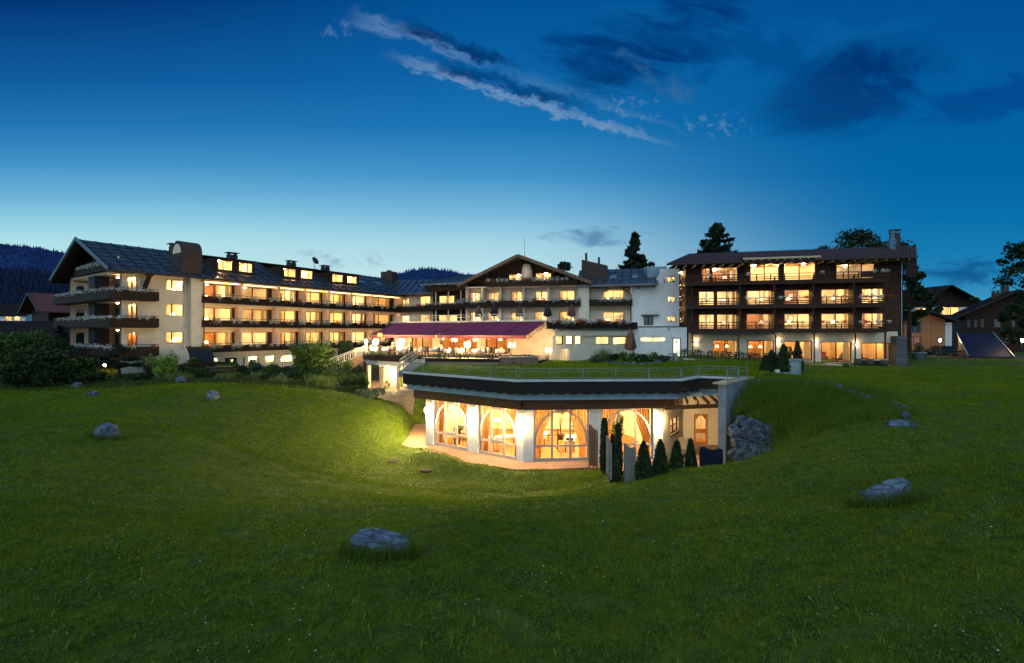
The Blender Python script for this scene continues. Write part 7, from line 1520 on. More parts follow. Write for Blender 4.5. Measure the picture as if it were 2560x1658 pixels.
def screen(label, p0, p1, z0, z1a, z1b, mat):
    t = thing('wicker_screen', label, 'wicker screen', (*p0, z0), 0, 'wicker screens before the pavilion'); m = MB(); (x0, y0), (x1, y1) = p0, p1; L = math.hypot(x1-x0, y1-y0); n = max(8, int(L/.03)); rows = []
    for s in (0, 1):
        for j in range(2):
            for i in range(n+1):
                f = i/n; o = .035*math.sin(i*1.9)+(.045 if s else 0); top = z1a+(z1b-z1a)*f+.05*math.sin(f*9); rows.append((x0+(x1-x0)*f-(y1-y0)/L*o, y0+(y1-y0)*f+(x1-x0)/L*o, top if j else z0))
    k = n+1; m.add(rows, [(i, i+1, k+i+1, k+i) for i in range(n)]+[(2*k+i, 3*k+i, 3*k+i+1, 2*k+i+1) for i in range(n)]+[(k+i, k+i+1, 3*k+i+1, 3*k+i) for i in range(n)]+[(0, k, 3*k, 2*k), (n, 2*k+n, 3*k+n, k+n)]); m.build('weave', mat, t)
    for f in (0.02, .5, .98): x, y = x0+(x1-x0)*f, y0+(y1-y0)*f; MB().tube([(x, y+.06, z0-.2), (x, y+.06, z1a+(z1b-z1a)*f+.03)], .025, 6).build('post', BROWN_V, t)
P2 = lambda px, Z: ((px-1280)/F*Z, Z); Zt = lambda py, Z: CZ-(py-829)/F*Z
screen('reddish brown wicker screen beside the third arched window', P2(1473, 26.3), P2(1494, 26.0), Zt(1166, 26.1), Zt(1064, 26.1), Zt(1078, 26.1), WK1)
screen('narrow pale grey wicker screen seen almost edge on between the column cypresses', P2(1516, 23.6), P2(1527, 22.4), Zt(1190, 23), Zt(1096, 23), Zt(1110, 22.6), WK2)
screen('grey wicker screen with tattered edges right of the column cypresses', P2(1561, 21.8), P2(1589, 21.6), Zt(1216, 21.7), Zt(1112, 21.7), Zt(1122, 21.7), WK2)
screen('dark navy wicker screen at the foot of the boulder wall', P2(1750, 22.6), P2(1807, 22.4), Zt(1190, 22.5), Zt(1120, 22.5), Zt(1124, 22.5), WK3)
tuft('ornamental_grass', 'bright green ornamental grass on the patio behind the cypress row', *P2(1672, 24.6), -.05, 420, 1.5, .3, .5, .012, REED, 'plant')
t = thing('deck_lounger', 'dark lounger folded up on the patio beside the wooden door', 'lounger', (11.1, 29.6, -.03), R_(-35), local=True); m = MB(); m.slab([(-.33, -.1, .35), (.33, -.1, .35), (.33, .35, 1.05), (-.33, .35, 1.05)], .05); m.build('backrest', WICKER, t); m = MB(); m.slab([(-.33, -.8, .32), (.33, -.8, .32), (.33, -.1, .35), (-.33, -.1, .35)], .05); m.build('seat', WICKER, t)
for sx in (-.3, .3):
    for sy in (-.7, -.15): MB().box(sx-.02, sx+.02, sy-.02, sy+.02, 0, .3).build('leg', DARKMETAL, t)
# ================================================================== ROOF LAWN AND PLATEAU OBJECTS
zr_ = RZ
t = thing('standing_stone', 'dark twisted stone sculpture with a hole at the left end of the dining row', 'sculpture', (*P2(1684, 44), 0), 0); xx, yy2 = P2(1684, 44); zb = gz(xx, yy2)-.05
m = MB(); m.tube([(xx+.25, yy2, zb), (xx+.3, yy2, zb+.5), (xx+.1, yy2, zb+.85), (xx-.15, yy2, zb+.9)], [.24, .22, .2, .08], 9); m.tube([(xx-.30+.25*math.cos(a), yy2, zb+.62+.25*math.sin(a)) for a in np.linspace(0, 6.28, 13)], .07, 7, False); t.location = (0, 0, 0); m.build('stone', STONE, t, True)
bed = [(1484, 903, 'grass'), (1500, 906, 's'), (1515, 907, 's'), (1532, 908, 's'), (1548, 911, 's'), (1566, 911, 's'), (1584, 911, 's'), (1604, 912, 's'), (1624, 911, 's'), (1644, 908, 's'), (1662, 905, 's'), (1478, 901, 's')]
k = 0
for px, py, kd in bed:
    Z = 2.86*F/(py-829); x = (px-1280)/F*Z
    if kd == 's': k += 1; boulder(f'low grey stone edging the flower bed on the roof lawn, {ORD[k-1]} in the row', x, Z, zr_+.02, .40, .26, .17, k*1.1, k, 'edging stone', 'stones round the roof flower bed', name='edging_stone')
tuft('ornamental_grass', 'tall upright grass clump in the roof lawn flower bed', *P2(1508, 42.0), zr_, 420, 1.35, .42, .5, .014, REED, 'plant')
for i, (px, Z, w_, h_, mt, nm) in enumerate(((1488, 41.5, .9, .55, LEAF_GREY, 'silvery round shrub at the left end of the roof flower bed'), (1530, 41.5, 1.1, .6, LEAF_DARK, 'dark low shrub right of the tall grass clump in the roof bed'), (1566, 42.5, 1.2, .7, LEAF_MID, 'green low shrub under the closed parasol in the roof bed'), (1600, 41.5, 1.3, .6, LEAF_DARK, 'dark spreading shrub in the middle of the roof bed'), (1630, 42., 1.3, .75, LEAF_MID, 'green bushy shrub in the right half of the roof bed'), (1660, 42.5, 1.1, .5, LEAF_GREY, 'grey green shrub at the right end of the roof bed'))):
    x, y = P2(px, Z); shrub('garden_shrub', nm, 'shrub', x, y, zr_-.02, bush_lumps(w_*1.5, w_, h_*1.5, 5), 520, .10, mt, 'shrubs in the roof flower bed')
def parasol(label, x, y, zb, h, r, mat, group):
    t = thing('closed_parasol', label, 'parasol', (x, y, zb), 0, group, local=True); MB().tube([(0, 0, 0), (0, 0, h+.1)], .03, 7).build('pole', DARKMETAL, t); MB().lathe([(.35, 0), (.35, .07), (.05, .1)], n=12).build('base', CONCRETE, t); m = MB(); n = 16; pr = [(r*.55, h*.28), (r, h*.36), (r*.8, h*.6), (r*.45, h*.85), (.03, h)]
    P_ = [(q*(1+.22*math.cos(k*2*math.pi/n*4))*math.cos(k*2*math.pi/n), q*(1+.22*math.cos(k*2*math.pi/n*4))*math.sin(k*2*math.pi/n), z) for q, z in pr for k in range(n)]
    m.add(P_, [(i*n+k, i*n+(k+1) % n, (i+1)*n+(k+1) % n, (i+1)*n+k) for i in range(4) for k in range(n)]); m.build('canopy', mat, t, True); MB().lathe([(r*.92, h*.52), (r*.95, h*.54), (r*.9, h*.56)], n=12).build('strap', mat, t)
PCL, PDK = M('brick_parasol_cloth', (.15, .075, .055), (.11, .052, .04), .8, 3, .2, 20), M('dark_parasol_cloth', (.035, .028, .026), (.025, .02, .018), .8, 3)
x, y = P2(1576, 48.2); parasol('tall closed brick red parasol in front of the kitchen corner', x, y, 5.15, 3.15, .55, PCL, None)
for i, px in enumerate((1196, 1236, 1298, 1369, 1429)): Z = 54.5 if i < 3 else 53; x, y = P2(px, Z); parasol(f'closed dark parasol on the restaurant roof terrace, {ORD[i]} from the left', x, y, RT+.17, 2.0+.35*(i == 1), .42, PDK if i % 2 else PCL, 'closed parasols on the roof terrace')
# terrace lanterns
for px, py, Z, hd, nm in ((915, 853, 45.6, 1, 'single lantern post at the left end of the dining terrace'), (939, 853, 46.4, 3, 'three armed lantern post left of the orange heater'), (1004, 852, 45, 3, 'three armed lantern post behind the seated couple'), (1169, 860, 41.6, 3, 'three armed lantern post in the middle of the dining terrace'), (1280, 861, 40.3, 2, 'two armed lantern post at the right end of the dining terrace'), (1371, 860, 42.6, 2, 'two armed lantern post before the beige wall right of the awning')):
    x, y = P2(px, Z); lamp_post('lit '+nm, x, y, TZ-.02 if px < 1200 else (TZ-.02 if px < 1300 else gz(x, y)), CZ-(py-829)/F*Z-TZ, hd, TERRLAMP if px < 1200 else None, 'lantern posts on the dining terrace', .075, WHITEMETAL if px < 1010 else None)
x, y, z = on_ground(706, 926, 40); lamp_post('lit garden lantern post before the lowest floor of the left wing', x, y, z, 1.35, 1, None, None, .10)
x, y = P2(950, 49); t = thing('patio_heater', 'tall terrace lamp with a square orange shade under the awning', 'floor lamp', (x, y, TZ), local=True); MB().lathe([(.2, 0), (.2, .05), (.03, .08), (.03, 1.9)]).build('pole', DARKMETAL, t, True); MB().lathe([(.24, 1.85), (.20, 2.2)], n=14).build('lamp_shade', emit('orange_shade', (1., .42, .06), 3.), t, True)
# dining terrace: white tables, chairs, guests
WT = thing('terrace_table', 'x', 'table'); MB().lathe([(.45, .42), (.44, .70), (.42, .745), (.01, .75)], n=16).build('tablecloth', CLOTHW, WT, True); MB().lathe([(.25, 0), (.25, .03), (.04, .06), (.04, .72)], n=10).build('pedestal', DARKMETAL, WT, True)
TCH = thing('terrace_chair', 'x', 'chair'); m = MB(); m.box(-.22, .22, -.22, .22, .42, .47); m.build('seat', WICKER, TCH); m = MB(); m.box(-.22, .22, .19, .24, .471, .92); m.build('backrest', WICKER, TCH)
for sx in (-.2, .2):
    for sy in (-.19, .19): MB().box(sx-.02, sx+.02, sy-.02, sy+.02, 0, .42).build('leg', DARKMETAL, TCH)
CANDLE = thing('candle_light', 'x', 'candle'); MB().lathe([(.03, 0), (.04, .1), (.035, .11)], n=8).build('glass', emit('candle_glow', (1., .6, .2), 12), CANDLE, True); MB().lathe([(.045, -.004), (.045, .0), (.01, .001)], n=8).build('dish', WHITEMETAL, CANDLE)
spots = [(935, 48.3), (966, 46.2), (1010, 45.2), (1048, 44.2), (1085, 44.4), (1120, 43.0), (1150, 43.6), (1192, 42.0), (1215, 43.0), (1250, 42.2)]
seats = {}
for i, (px, Z) in enumerate(spots):
    x, y = P2(px, Z); nm = f'{ORD[i]} white terrace table from the left'
    fw = Fac(x, y, -27); place(WT, fw, 0, 0, TZ-.02, f'round table with white cloth, {ORD[i]} from the left on the dining terrace', 'white tables on the dining terrace'); place(CANDLE, fw, .1, .1, TZ+.735, f'glowing candle glass on the {nm}', 'candles on the dining terrace')
    for j, (a, d, r) in enumerate(((.72, 0, -90), (-.72, 0, 90))): place(TCH, fw, a, d, TZ-.02, f'wicker chair {"right" if j == 0 else "left"} of the {nm}', 'wicker chairs on the dining terrace', R_(r)); seats[(i, j)] = (fw.w(a, d, TZ-.02), fw.ang+R_(r))
def person(label, loc, rz, cloth, trous, hair):
    t = thing('person', label, 'person', loc, rz, local=True); me = bpy.data.meshes.new('body')
    # joints: pelvis, chest, neck, head, arms reaching to the table, seated legs (facing -y)
    J = [(0, .06, .52, .13), (0, .10, .78, .135), (0, .10, .98, .15), (0, .08, 1.08, .055), (0, .06, 1.17, .085), (0, .05, 1.27, .085),
         (.17, .09, 1.0, .06), (.23, -.02, .80, .045), (.15, -.24, .78, .032), (.13, -.31, .785, .03), (-.17, .09, 1.0, .06), (-.23, -.02, .80, .045), (-.15, -.24, .78, .032), (-.13, -.31, .785, .03),
         (.10, 0, .52, .09), (.11, -.36, .52, .065), (.11, -.38, .09, .042), (.11, -.52, .05, .035), (-.10, 0, .52, .09), (-.11, -.36, .52, .065), (-.11, -.38, .09, .042), (-.11, -.52, .05, .035)]
    E = [(0, 1), (1, 2), (2, 3), (3, 4), (4, 5), (2, 6), (6, 7), (7, 8), (8, 9), (2, 10), (10, 11), (11, 12), (12, 13), (0, 14), (14, 15), (15, 16), (16, 17), (0, 18), (18, 19), (19, 20), (20, 21)]
    me.from_pydata([j[:3] for j in J], E, []); o = obj('body', me, [cloth, trous, SKIN], t); sk = o.modifiers.new('skin', 'SKIN'); sk.use_smooth_shade = True
    for v, j in zip(me.skin_vertices[0].data, J): v.radius = (j[3], j[3]*(.72 if j[2] > .7 and abs(j[0]) < .1 and j[3] > .1 else 1))
    me.skin_vertices[0].data[0].use_root = True; o.modifiers.new('sub', 'SUBSURF').render_levels = 1; o.modifiers['sub'].levels = 1
    bpy.context.view_layer.update(); dg = bpy.context.evaluated_depsgraph_get(); nm = bpy.data.meshes.new_from_object(o.evaluated_get(dg)); o.modifiers.clear(); o.data = nm
    for mt in (cloth, trous, SKIN):
        if mt.name not in [x.name for x in nm.materials if x]: nm.materials.append(mt)
    for p in nm.polygons:
        c = p.center; p.material_index = 2 if (c.z > 1.05 or c.y < -.2 and c.z > .7) else (1 if c.z < .58 else 0); p.use_smooth = True
    # nose and face marks, hair
    m = MB(); m.add([(-.015, -.035, 1.19), (.015, -.035, 1.19), (0, -.065, 1.185), (0, -.035, 1.225)], [(0, 1, 2), (0, 2, 3), (1, 3, 2)]); m.build('nose', SKIN, t); m = MB(); m.lathe([(.094, 1.20), (.10, 1.27), (.085, 1.345), (.03, 1.375), (.001, 1.378)], 0, .075, 12); m.build('hair', hair, t, True); return t
HG, HBR = M('grey_hair', (.4, .39, .37), None, .8, 9), M('brown_hair', (.06, .035, .02), None, .7, 9); WS, PS, BS, TR = M('white_shirt', (.72, .7, .68), None, .85, 5), M('pink_shirt', (.55, .28, .25), None, .85, 5), M('grey_shirt', (.35, .36, .4), None, .85, 5), M('dark_trousers', (.03, .03, .04), None, .85, 5)
for (i, j), lab, c, hh in (((1, 0), 'person in a pink shirt sitting alone at the left of the dining terrace', PS, HG), ((2, 1), 'person in a white shirt sitting on the left of the couple on the dining terrace', WS, HG), ((2, 0), 'person in a grey shirt sitting on the right of the couple on the dining terrace', BS, HBR), ((5, 1), 'person in a pale shirt sitting in the middle of the dining terrace', WS, HBR)):
    (lx, ly, lz), r = seats[(i, j)]; person(lab, (lx, ly, lz-.02), r, c, TR, hh)
# low stone bench wall right of the terrace
t = thing('low_wall', 'long low stone wall below the beige wall right of the terrace tables', 'wall', (0, 40, 5.1)); WSTN = MATS['brown_stone'] if 'brown_stone' in MATS else M('brown_stone', (.26, .17, .11), (.15, .10, .07), .9, 3, .8, 14); m = MB(); m.prism([(-1.0, 38.75), (2.3, 39.6), (2.1, 40.05), (-1.1, 39.2)], 5.0, 5.75); m.build('wall', WSTN, t); m = MB(); m.prism([(-1.1, 38.65), (2.4, 39.55), (2.1, 40.15), (-1.2, 39.3)], 5.753, 5.83); m.build('cap', CAPW, t)
# steps with railing from the terrace down to the grass roof
t = thing('garden_steps', 'pale stone steps along the left edge of the grass roof', 'steps', (-7.7, 32, RZ))
for i in range(12):
    f = i/12; x = -7.72-.5*f; y = 31.9+8.2*f; MB().box(x-.25, x+.55, y, y+.62, RZ-.35, RZ+.02+.035*i).build('step', MATS['grey_concrete'], t)
t = thing('railing', 'grey metal railing beside the pale steps at the left of the grass roof', 'railing', (-7.9, 32, RZ)); q = [(-7.85-.5*f, 31.9+8.2*f, RZ+.03+.42*f) for f in (0, .33, .66, 1)]
for p in q: MB().box(p[0]-.025, p[0]+.025, p[1]-.025, p[1]+.025, p[2], p[2]+.85).build('post', GREYMETAL, t)
for h_ in (.85, .55, .2): MB().tube([(p[0], p[1], p[2]+h_) for p in q], .022, 6).build('rail', GREYMETAL, t)
m = MB()
for i in range(40): f = i/40; m.tube([(-7.85-.5*f, 31.9+8.2*f, RZ+.25+.42*f), (-7.85-.5*f, 31.9+8.2*f, RZ+.87+.42*f)], .008, 4)
m.build('bar', GREYMETAL, t)
# block, cypresses and topiary on the lawn before the timber wing
x0, y0 = P2(1972, 33.6); zb = gz(x0+.4, y0+.4); t = thing('stone_block', 'blue grey rendered concrete block with slab cap on the lawn', 'planter block', (x0, y0, zb)); BLK = M('blue_grey_render', (.30, .36, .40), (.22, .27, .31), .85, 2, .3, 12)
m = MB(); m.prism([(x0, y0+.1), (x0+.55, y0-.3), (x0+1.15, y0+.35), (x0+.6, y0+.9)], zb-.3, zb+1.02); m.build('block', BLK, t); m = MB(); m.prism([(x0-.1, y0+.1), (x0+.56, y0-.42), (x0+1.27, y0+.35), (x0+.6, y0+1.0)], zb+1.023, zb+1.13); m.build('cap', STONE, t); m = MB(); m.prism([(x0-1.0, y0+.3), (x0-.02, y0-.12), (x0+.1, y0+.3), (x0-.8, y0+.7)], zb-.2, zb+.16); m.build('ledge', BLK, t)
for px, Z, top, w_, nm in ((1959, 34.0, 861, 31, 'pointed cypress standing left of the blue grey block'), (1994, 35.6, 853, 24, 'pointed cypress behind the blue grey block')):
    x, y = P2(px, Z); zb = gz(x, y)-.05; cypress('cypress_bush', nm, x, y, zb, CZ-(top-829)/F*Z-zb, w_/2/F*Z*1.1, 2600, None, sp_cone, .085)
for i, (px, top, w_) in enumerate(((1914, 890, 24), (1928, 877, 24), (1936, 884, 20))):
    x, y = P2(px, 34.4+.2*i); zb = gz(x, y)-.05; cypress('dwarf_conifer', f'dark pointed dwarf conifer left of the tall cypress, {ORD[i]} of three', x, y, zb, CZ-(top-829)/F*34.4-zb, w_/2/F*34.4*1.2, 1500, 'dwarf conifers before the terrace', sp_cone, .09, LEAF_DARK)
def topiary(label, x, y, zb, balls, pot_r, pot_h, pmat):
    t = thing('potted_topiary', label, 'potted plant', (x, y, zb), 0, None, local=True); MB().lathe([(pot_r*.6, 0), (pot_r, pot_h*.9), (pot_r*1.08, pot_h*.92), (pot_r*1.08, pot_h), (pot_r*.9, pot_h), (.02, pot_h*.95)], n=18).build('pot', pmat, t, True); MB().tube([(0, 0, pot_h*.9), (.02, 0, balls[-1][2])], .03, 6).build('trunk', BARK, t)
    V, Fq = leaf_quads(np.concatenate([np.array(b_[:3])+(lambda d: d/np.linalg.norm(d, axis=1)[:, None]*b_[3]*RNG.uniform(.8, 1.0, (260, 1)))(RNG.normal(size=(260, 3))) for b_ in balls]), .07); obj('foliage', np_mesh('foliage', V, Fq), LEAF_DARK, t)
x, y = P2(1974, 47.2); topiary('potted topiary with three stacked leaf balls before the third ground floor window', x, y, tz(RB.a(1974, -2)), [(-.15, 0, .75, .26), (.15, 0, 1.15, .26), (-.05, 0, 1.6, .28)], .3, .45, CONCRETE)
x, y = P2(2296, 57.5); topiary('leafy topiary in a big pale tub beside the fence right of the timber wing', x, y, gz(x, y)-.05, [(-.2, 0, 1.3, .32), (.3, 0, 1.55, .32), (-.05, 0, 1.9, .34)], .75, 1.05, BLK)
x, y = P2(1943, 33.4); t = thing('garden_light', 'small white garden lamp box left of the concrete block', 'garden lamp', (x, y, gz(x, y)), local=True); MB().box(-.13, .13, -.1, .1, .04, .28).build('housing', WHITEMETAL, t); MB().box(-.05, .05, -.05, .05, -.1, .039).build('stake', DARKMETAL, t)
x, y = P2(2114, 45.5); shrub('weed_clump', 'small dark weed clump in the lawn before the timber terrace', 'plant', x, y, gz(x, y)-.05, bush_lumps(.8, .6, .6, 4), 240, .09, LEAF_MID, None, False)
# ================================================================== TREES BEHIND THE BUILDINGS
def zat(px, py, Z): return CZ-(py-829)/F*Z
def tree_at(fn, name, label, px, Z, top, wpx, **k): x, y = P2(px, Z); return fn(name, label, x, y, 4.3, zat(px, top, Z)-4.3, wpx/2/F*Z, **k)
tree_at(conifer, 'spruce_tree', 'tall pointed spruce rising behind the right roof of the central building', 1588, 76, 583, 300, n=16000, droop=.28, taper=1.0)
tree_at(conifer, 'fir_tree', 'dense broad topped fir rising behind the left end of the timber wing', 1792, 78, 560, 215, n=15000, droop=.12, taper=.62)
tree_at(broad_tree, 'leafy_tree', 'wide leafy tree rising behind the roof of the timber wing', 2145, 74, 566, 230, n=9500, size=.30, seed=3, clumps=30, zmin=.5)
tree_at(broad_tree, 'leafy_tree', 'dark leafy tree standing right behind the end of the timber wing', 2272, 66, 640, 84, n=8000, size=.26, seed=4, clumps=30, zmin=.25)
tree_at(broad_tree, 'small_tree', 'small tree crown peeping over the central gable roof', 1412, 82, 644, 70, n=900, size=.32, seed=5, clumps=14, zmin=.7)
tree_at(broad_tree, 'leafy_tree', 'large leafy tree overhanging the right edge', 2602, 48, 540, 165, n=4200, size=.22, seed=9, clumps=34, zmin=.38)
tree_at(broad_tree, 'small_tree', 'low leafy tree before the dark apartment house', 2322, 88, 724, 60, n=3000, size=.30, seed=6, clumps=22, zmin=.25)
tree_at(broad_tree, 'small_tree', 'small leafy tree between the two dark houses', 2440, 96, 728, 50, n=1800, size=.32, seed=7, clumps=16, zmin=.25)
tree_at(broad_tree, 'leafy_tree', 'dark bushy tree before the farmhouse at the right edge', 2575, 70, 725, 110, n=4200, size=.26, seed=8, clumps=24, zmin=.2)
# ================================================================== GARDEN OF THE LEFT WING
def gshrub(label, px, base, wpx, top, Z, mat, n, size, k=9, name='garden_shrub', cat='shrub', group=None, deep=.8):
    x, y = P2(px, Z); zb = min(gz(x, y), zat(px, base, Z)+.0) if base else gz(x, y); w_ = wpx/F*Z; h = zat(px, top, Z)-zb; return shrub(name, label, cat, x, y, zb-.05, bush_lumps(w_, w_*deep, h, k), n, size, mat, group)
gshrub('big dark rounded bush at the left, tallest of the near garden bushes', 82, None, 150, 858, 35, LEAF_DARK, 5200, .16, 14)
gshrub('dark rounded bush right of the biggest garden bush', 182, None, 105, 884, 36, LEAF_DARK, 3600, .15, 12)
gshrub('yellow green tall shrub at the far left behind the dark bushes', 30, None, 150, 815, 46, LEAF_MID, 4200, .18, 14)
gshrub('dark green shrub behind the two big bushes', 118, None, 110, 836, 45, LEAF_DARK, 3000, .18, 12)
gshrub('small round shrub at the foot of the dark painted column', 232, None, 62, 925, 39, LEAF_DARK, 1300, .12)
tree_at(conifer, 'spruce_tree', 'dark spruce standing before the left corner of the hotel wing', 152, 50, 812, 84, n=5000, droop=.3)
for i, (px, top, w_) in enumerate(((205, 884, 22), (224, 900, 20), (196, 902, 20))):
    x, y = P2(px, 43+i*.4); zb = gz(x, y)-.1; cypress('dwarf_conifer', f'small pointed conifer before the left loggia, {ORD[i]} of three', x, y, zb, zat(px, top, 43)-zb, w_/2/F*43*1.2, 1500, 'small conifers before the loggia', sp_cone, .11)
x, y = P2(300, 40.5); zb = gz(x, y)-.1; t = thing('spreading_pine', 'low spreading dark pine with layered boughs before the hotel corner', 'tree', (x, y, zb)); m = MB(); m.tube([(x, y, zb), (x-.1, y, zb+1.3), (x+.1, y, zb+2.6)], [.12, .09, .03], 7); L = [(-.6, 0, 2.3, .8, .6, .25), (.3, 0, 2.75, .65, .5, .22), (.9, 0, 1.9, 1.0, .6, .22), (-1.0, .1, 1.6, .8, .6, .2), (1.5, 0, 1.35, .7, .5, .18), (.1, 0, 1.35, .9, .6, .2), (-.2, 0, 3.05, .4, .35, .2)]
for l in L: m.tube([(x, y, zb+l[2]*.8), (x+l[0], y+l[1], zb+l[2])], [.04, .015], 5)
m.build('trunk', BARK, t); V, Fq = leaf_quads(blob_points(2800, L, .15), .13, 2.2); obj('crown', np_mesh('crown', V, Fq), NEEDLE, t)
gshrub('bright green loose shrub lit from below by a garden lamp', 412, None, 84, 880, 41, LEAF_LIGHT, 1100, .15, 10)
gshrub('dark shrub right of the floodlit green shrub', 492, None, 66, 915, 42, LEAF_DARK, 1500, .14)
gshrub('low dark shrub left of the floodlit green shrub', 352, None, 60, 930, 40, LEAF_DARK, 1200, .13)
gshrub('huge round bush with upright shoots before the hotel wing', 788, None, 138, 842, 47, LEAF_MID, 7000, .17, 16)
for i in range(26):
    pass
x, y = P2(785, 46.5); zb = gz(x, y); V, Fq = blades(x, y, zb+2.6, 60, 2.6, .9, .7, .02); o = obj('shoots', np_mesh('shoots', V-np.array(bpy.data.objects['garden_shrub'].location)*0, Fq), LEAF_MID); o.name = 'upright_shoots'; tag(o, 'upright leafy shoots standing out of the huge round bush', 'plant', kind='stuff')
GS = [(858, 0, 54, 893, 44.5, LEAF_MID, 'leafy bush half hiding the garden stair'), (892, 0, 44, 906, 43.6, LEAF_DARK, 'dark bush at the foot of the stone bank'), (836, 0, 50, 905, 43.8, LEAF_GREY, 'grey green bush left of the garden stair'), (560, 36, 60, 918, 45, LEAF_MID, 'dark loose shrub before the porch of the hotel wing'), (600, 0, 70, 912, 46, LEAF_DARK, 'dark shrub before the brown basement door'), (655, 0, 56, 938, 44, LEAF_DARK, 'low dark shrub below the lit basement windows'), (690, 0, 40, 915, 48, LEAF_DARK, 'dark bush left of the garden lantern'), (730, 0, 70, 925, 44, LEAF_DARK, 'dark bush under the huge round bush'), (820, 0, 80, 915, 43, LEAF_MID, 'green bush right of the huge round bush'), (870, 0, 60, 930, 42.5, LEAF_MID, 'green bush at the edge of the stone bank'), (905, 0, 46, 925, 43, LEAF_MID, 'green bush before the lower entrance'), (540, 0, 60, 945, 42, LEAF_GREY, 'grey green perennial clump at the left end of the flower border'), (590, 0, 70, 945, 41.5, LEAF_MID, 'green perennial clump in the flower border'), (700, 0, 80, 960, 41, LEAF_GREY, 'grey green perennial clump in the middle of the flower border'), (760, 0, 60, 965, 40.5, LEAF_DARK, 'dark perennial clump in the middle of the flower border'), (925, 0, 80, 968, 38.6, LEAF_GREY, 'grey lavender mound at the right end of the flower border'), (855, 0, 50, 975, 39, LEAF_DARK, 'dark mound left of the lavender in the flower border'), (640, 0, 60, 962, 40.5, LEAF_MID, 'low green clump at the front of the flower border')]
for px, _, w_, top, Z, mt, nm in GS: gshrub(nm, px, None, w_, top, Z, mt, 1500, .13, 8, group='shrubs of the garden border')
for px, Z, n, h_, nm in ((645, 41.5, 320, .9, 'pale reed clump lit in the flower border'), (790, 40.2, 420, 1.1, 'brownish reed clump right of the middle of the border'), (815, 39.8, 420, 1.2, 'tall feathery grass clump in the border'), (455, 39.5, 260, .9, 'bright reeds beside the floodlit shrub'), (425, 39.2, 240, .8, 'bright reeds below the floodlit shrub'), (780, 41, 300, 1.2, 'upright green reed clump under the huge bush'), (565, 40.5, 260, .8, 'low reed clump at the left of the border'), (700, 39.8, 300, .7, 'short grass clump at the front of the border')):
    x, y = P2(px, Z); tuft('reed_clump', nm, x, y, gz(x, y), n, h_, .38, .4, .012, REED, 'plant')
n = 26000; x = RNG.uniform(-45, -8, n); y = RNG.uniform(33, 60, n); d = poly_dist(x, y, GARDEN); ok = (d < -.3) & (poly_dist(x, y, HOTEL) > .3) & (poly_dist(x, y, TERRACE) > 0); x, y = x[ok], y[ok]; V = blade_tris(x, y, ground_z(x, y), .28, .03, .9); o = obj('ground_cover', np_mesh('ground_cover', V, np.arange(len(V)).reshape(-1, 3)), leafmat('ground_cover_leaves', (.014, .030, .010), (.045, .060, .020))); tag(o, 'low dark ground cover between the garden shrubs', 'ground cover', kind='stuff')
rr = random.Random(8); kinds = ((LEAF_MID, 'green'), (LEAF_DARK, 'dark'), (LEAF_GREY, 'grey green'), (LEAF_MID, 'bushy green'))
for i in range(18):
    px = 480+i*25.5; Z = 47.5-rr.uniform(0, 2.5)-.2*(i % 3); mt, wd = kinds[i % 4]; x, y = P2(px, Z); h_ = rr.uniform(.9, 1.9); w_ = rr.uniform(1.3, 2.4); shrub('garden_shrub', f'{wd} shrub, {ORD[i]} from the left in the back row of the border', 'shrub', x, y, gz(x, y)-.05, bush_lumps(w_, w_*.8, h_, 6), 900, .13, mt, 'shrubs of the back row')
for i in range(12):
    px = 520+i*36; Z = 42.5-.22*i-rr.uniform(0, .8); mt, wd = kinds[(i+1) % 4]; x, y = P2(px, Z); h_ = rr.uniform(.5, 1.0); w_ = rr.uniform(1.0, 1.7); shrub('border_perennial', f'low {wd} perennial clump, {ORD[i]} from the left along the front of the border', 'plant', x, y, gz(x, y)-.05, bush_lumps(w_, w_*.8, h_, 5), 500, .10, mt, 'perennials along the front of the border')
# garden floodlight, stone bank, wood pile, table, hedge columns, stair with ornate railing
x, y, z = on_ground(436, 950); t = thing('garden_spotlight', 'small garden floodlight shining up into the green shrub', 'garden lamp', (x, y-.2, z), local=True); MB().lathe([(.06, 0), (.09, .12), (.07, .16)], n=10).build('housing', DARKMETAL, t); MB().lathe([(.001, .165), (.07, .166)], n=10).build('lamp', emit('flood_lamp', (1., .9, .5), 150), t)
x, y, z = on_ground(288, 925, 38); t = thing('garden_lantern', 'small glowing ground lantern under the spreading pine', 'garden lamp', (x, y-1.2, z), local=True); MB().lathe([(.08, 0), (.08, .08), (.03, .1), (.03, .45)]).build('pole', DARKMETAL, t); MB().lathe([(.08, .45), (.10, .6), (.06, .68)], n=10).build('lamp_glass', LANTERN, t, True)
n = 900; P_ = []; BK = [(-15.2, 45.6), (-17.5, 50.5), (-13.2, 47.5), (-12.0, 44.2), (-13.3, 42.5)]
xx = RNG.uniform(-18, -11.5, 9000); yy3 = RNG.uniform(42, 51, 9000); ok = poly_dist(xx, yy3, BK) < 0; xx, yy3 = xx[ok][:1500], yy3[ok][:1500]; zz = ground_z(xx, yy3)+np.clip((yy3-43)/5, 0, 1)*.4
V, Fq = leaf_quads(np.stack([xx, yy3, zz+.06], 1), .22, 1.1, 0); o = obj('gravel_bank', np_mesh('gravel_bank', V, Fq), GRAVEL); tag(o, 'reddish brown bank of loose stones below the dining terrace', 'stone bank', kind='stuff')
m = MB(); zb0 = [gz(*p)+.05 for p in BK]; m.prism(BK, [z-.5 for z in zb0], [zb0[0]+.2, zb0[1]+.6, zb0[2]+.5, zb0[3]+.2, zb0[4]]); tag(m.build('bank', GRAVEL), kind='structure')
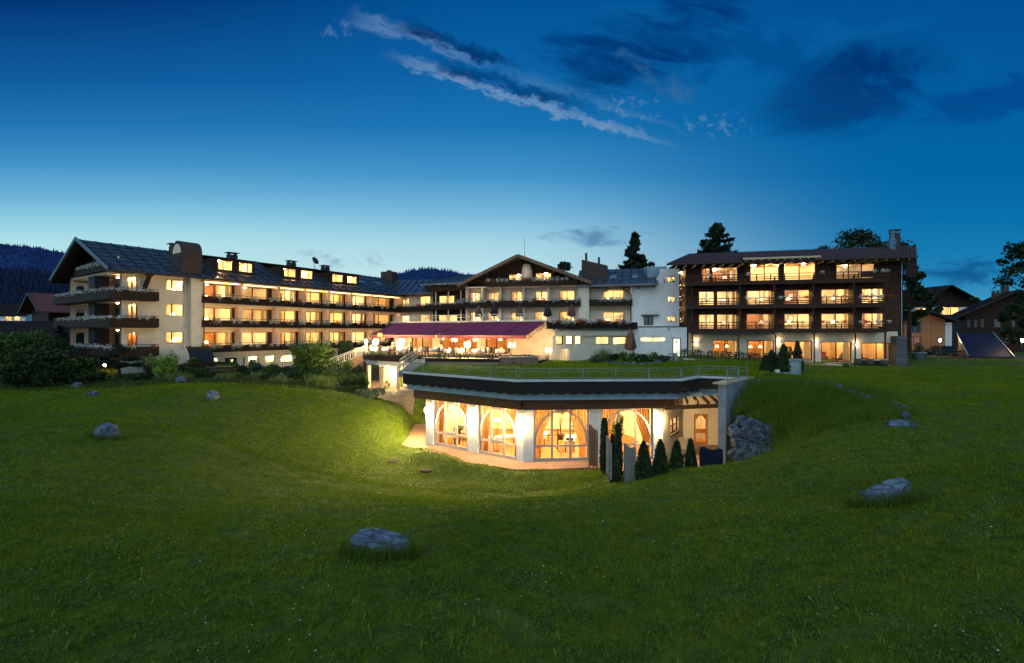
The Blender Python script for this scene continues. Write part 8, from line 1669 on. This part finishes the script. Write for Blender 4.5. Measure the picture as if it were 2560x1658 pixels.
tag(drape('path', [(-14.3, 39.8), (-11.2, 43.4), (-9.0, 42.0), (-8.6, 40.2), (-9.5, 38.8), (-12, 38.6)], M('gravel_path', (.22, .17, .13), (.15, .115, .09), .95, 6, .5, 40), .14, .2), kind='structure')
t = thing('wood_pile', 'stack of split firewood against the hotel wall', 'wood pile', A_.w(2.6, -.8, 4)); LOG = M('split_log', (.26, .16, .09), (.15, .085, .05), .9, 6, .6, 20); m = MB(A_)
for j in range(9):
    for i in range(11): a = 1.6+i*.19+.09*(j % 2); m.tube([(a, -1.0, 3.9+j*.16), (a, -.35, 3.9+j*.16)], .085, 7)
m.build('log', LOG, t); m = MB(A_); m.box(1.4, 3.9, -1.05, -.3, 3.55, 3.8); m.build('pallet', BROWN_V, t)
x, y, z = on_ground(528, 945, 36); t = thing('picnic_table', 'weathered picnic table among the shrubs of the left garden', 'table', (x, y+2, z+.15), local=True); MB().box(-.8, .8, -.4, .4, .7, .76).build('table_top', VERGE, t)
for sy in (-.8, .8): MB().box(-.8, .8, sy-.14, sy+.14, .42, .47).build('bench', VERGE, t)
for sx in (-.6, .6): MB().box(sx-.05, sx+.05, -.75, .75, .34, .42).build('beam', VERGE, t); MB().box(sx-.05, sx+.05, -.06, .06, -.2, .7).build('leg', VERGE, t)
for i, px in enumerate((856, 873)): x, y = P2(px, 52+i*.3); zb = gz(x, y); cypress('column_cypress', f'clipped hedge column at the head of the garden stair, {"left" if i == 0 else "right"} one', x, y, zb, zat(px, 853, 52)-zb, .5, 2200, 'clipped hedge columns', lambda f: np.clip(np.minimum(.9+f, 1.05*(1-f)**.18), .1, 1), .11)
t = thing('garden_stair', 'stone garden stair with white ornate railings left of the dining terrace', 'stair', (-17, 48, 4)); st = [(-20.0, 47.2, 3.7), (-15.4, 47.4, 5.55)]
for i in range(11):
    f = i/11; x = st[0][0]+(st[1][0]-st[0][0])*f; z = st[0][2]+(st[1][2]-st[0][2])*f; MB().box(x, x+.46, 47.3, 49, z-1.2, z+.17).build('step', WSTN, t)
for yy_ in (47.2, 49.05):
    m = MB(); m.tube([(st[0][0], yy_, st[0][2]+1.05), (st[1][0]+.4, yy_, st[1][2]+1.05)], .03, 6); m.tube([(st[0][0], yy_, st[0][2]+.25), (st[1][0]+.4, yy_, st[1][2]+.25)], .02, 6)
    for i in range(24):
        f = i/23; x = st[0][0]+5*f; z = st[0][2]+1.93*f; m.tube([(x, yy_, z+.2), (x+.06*math.sin(i), yy_, z+.6), (x, yy_, z+1.05)], .014 if i % 6 else .03, 5)
    m.build('railing', WHITEMETAL, t)
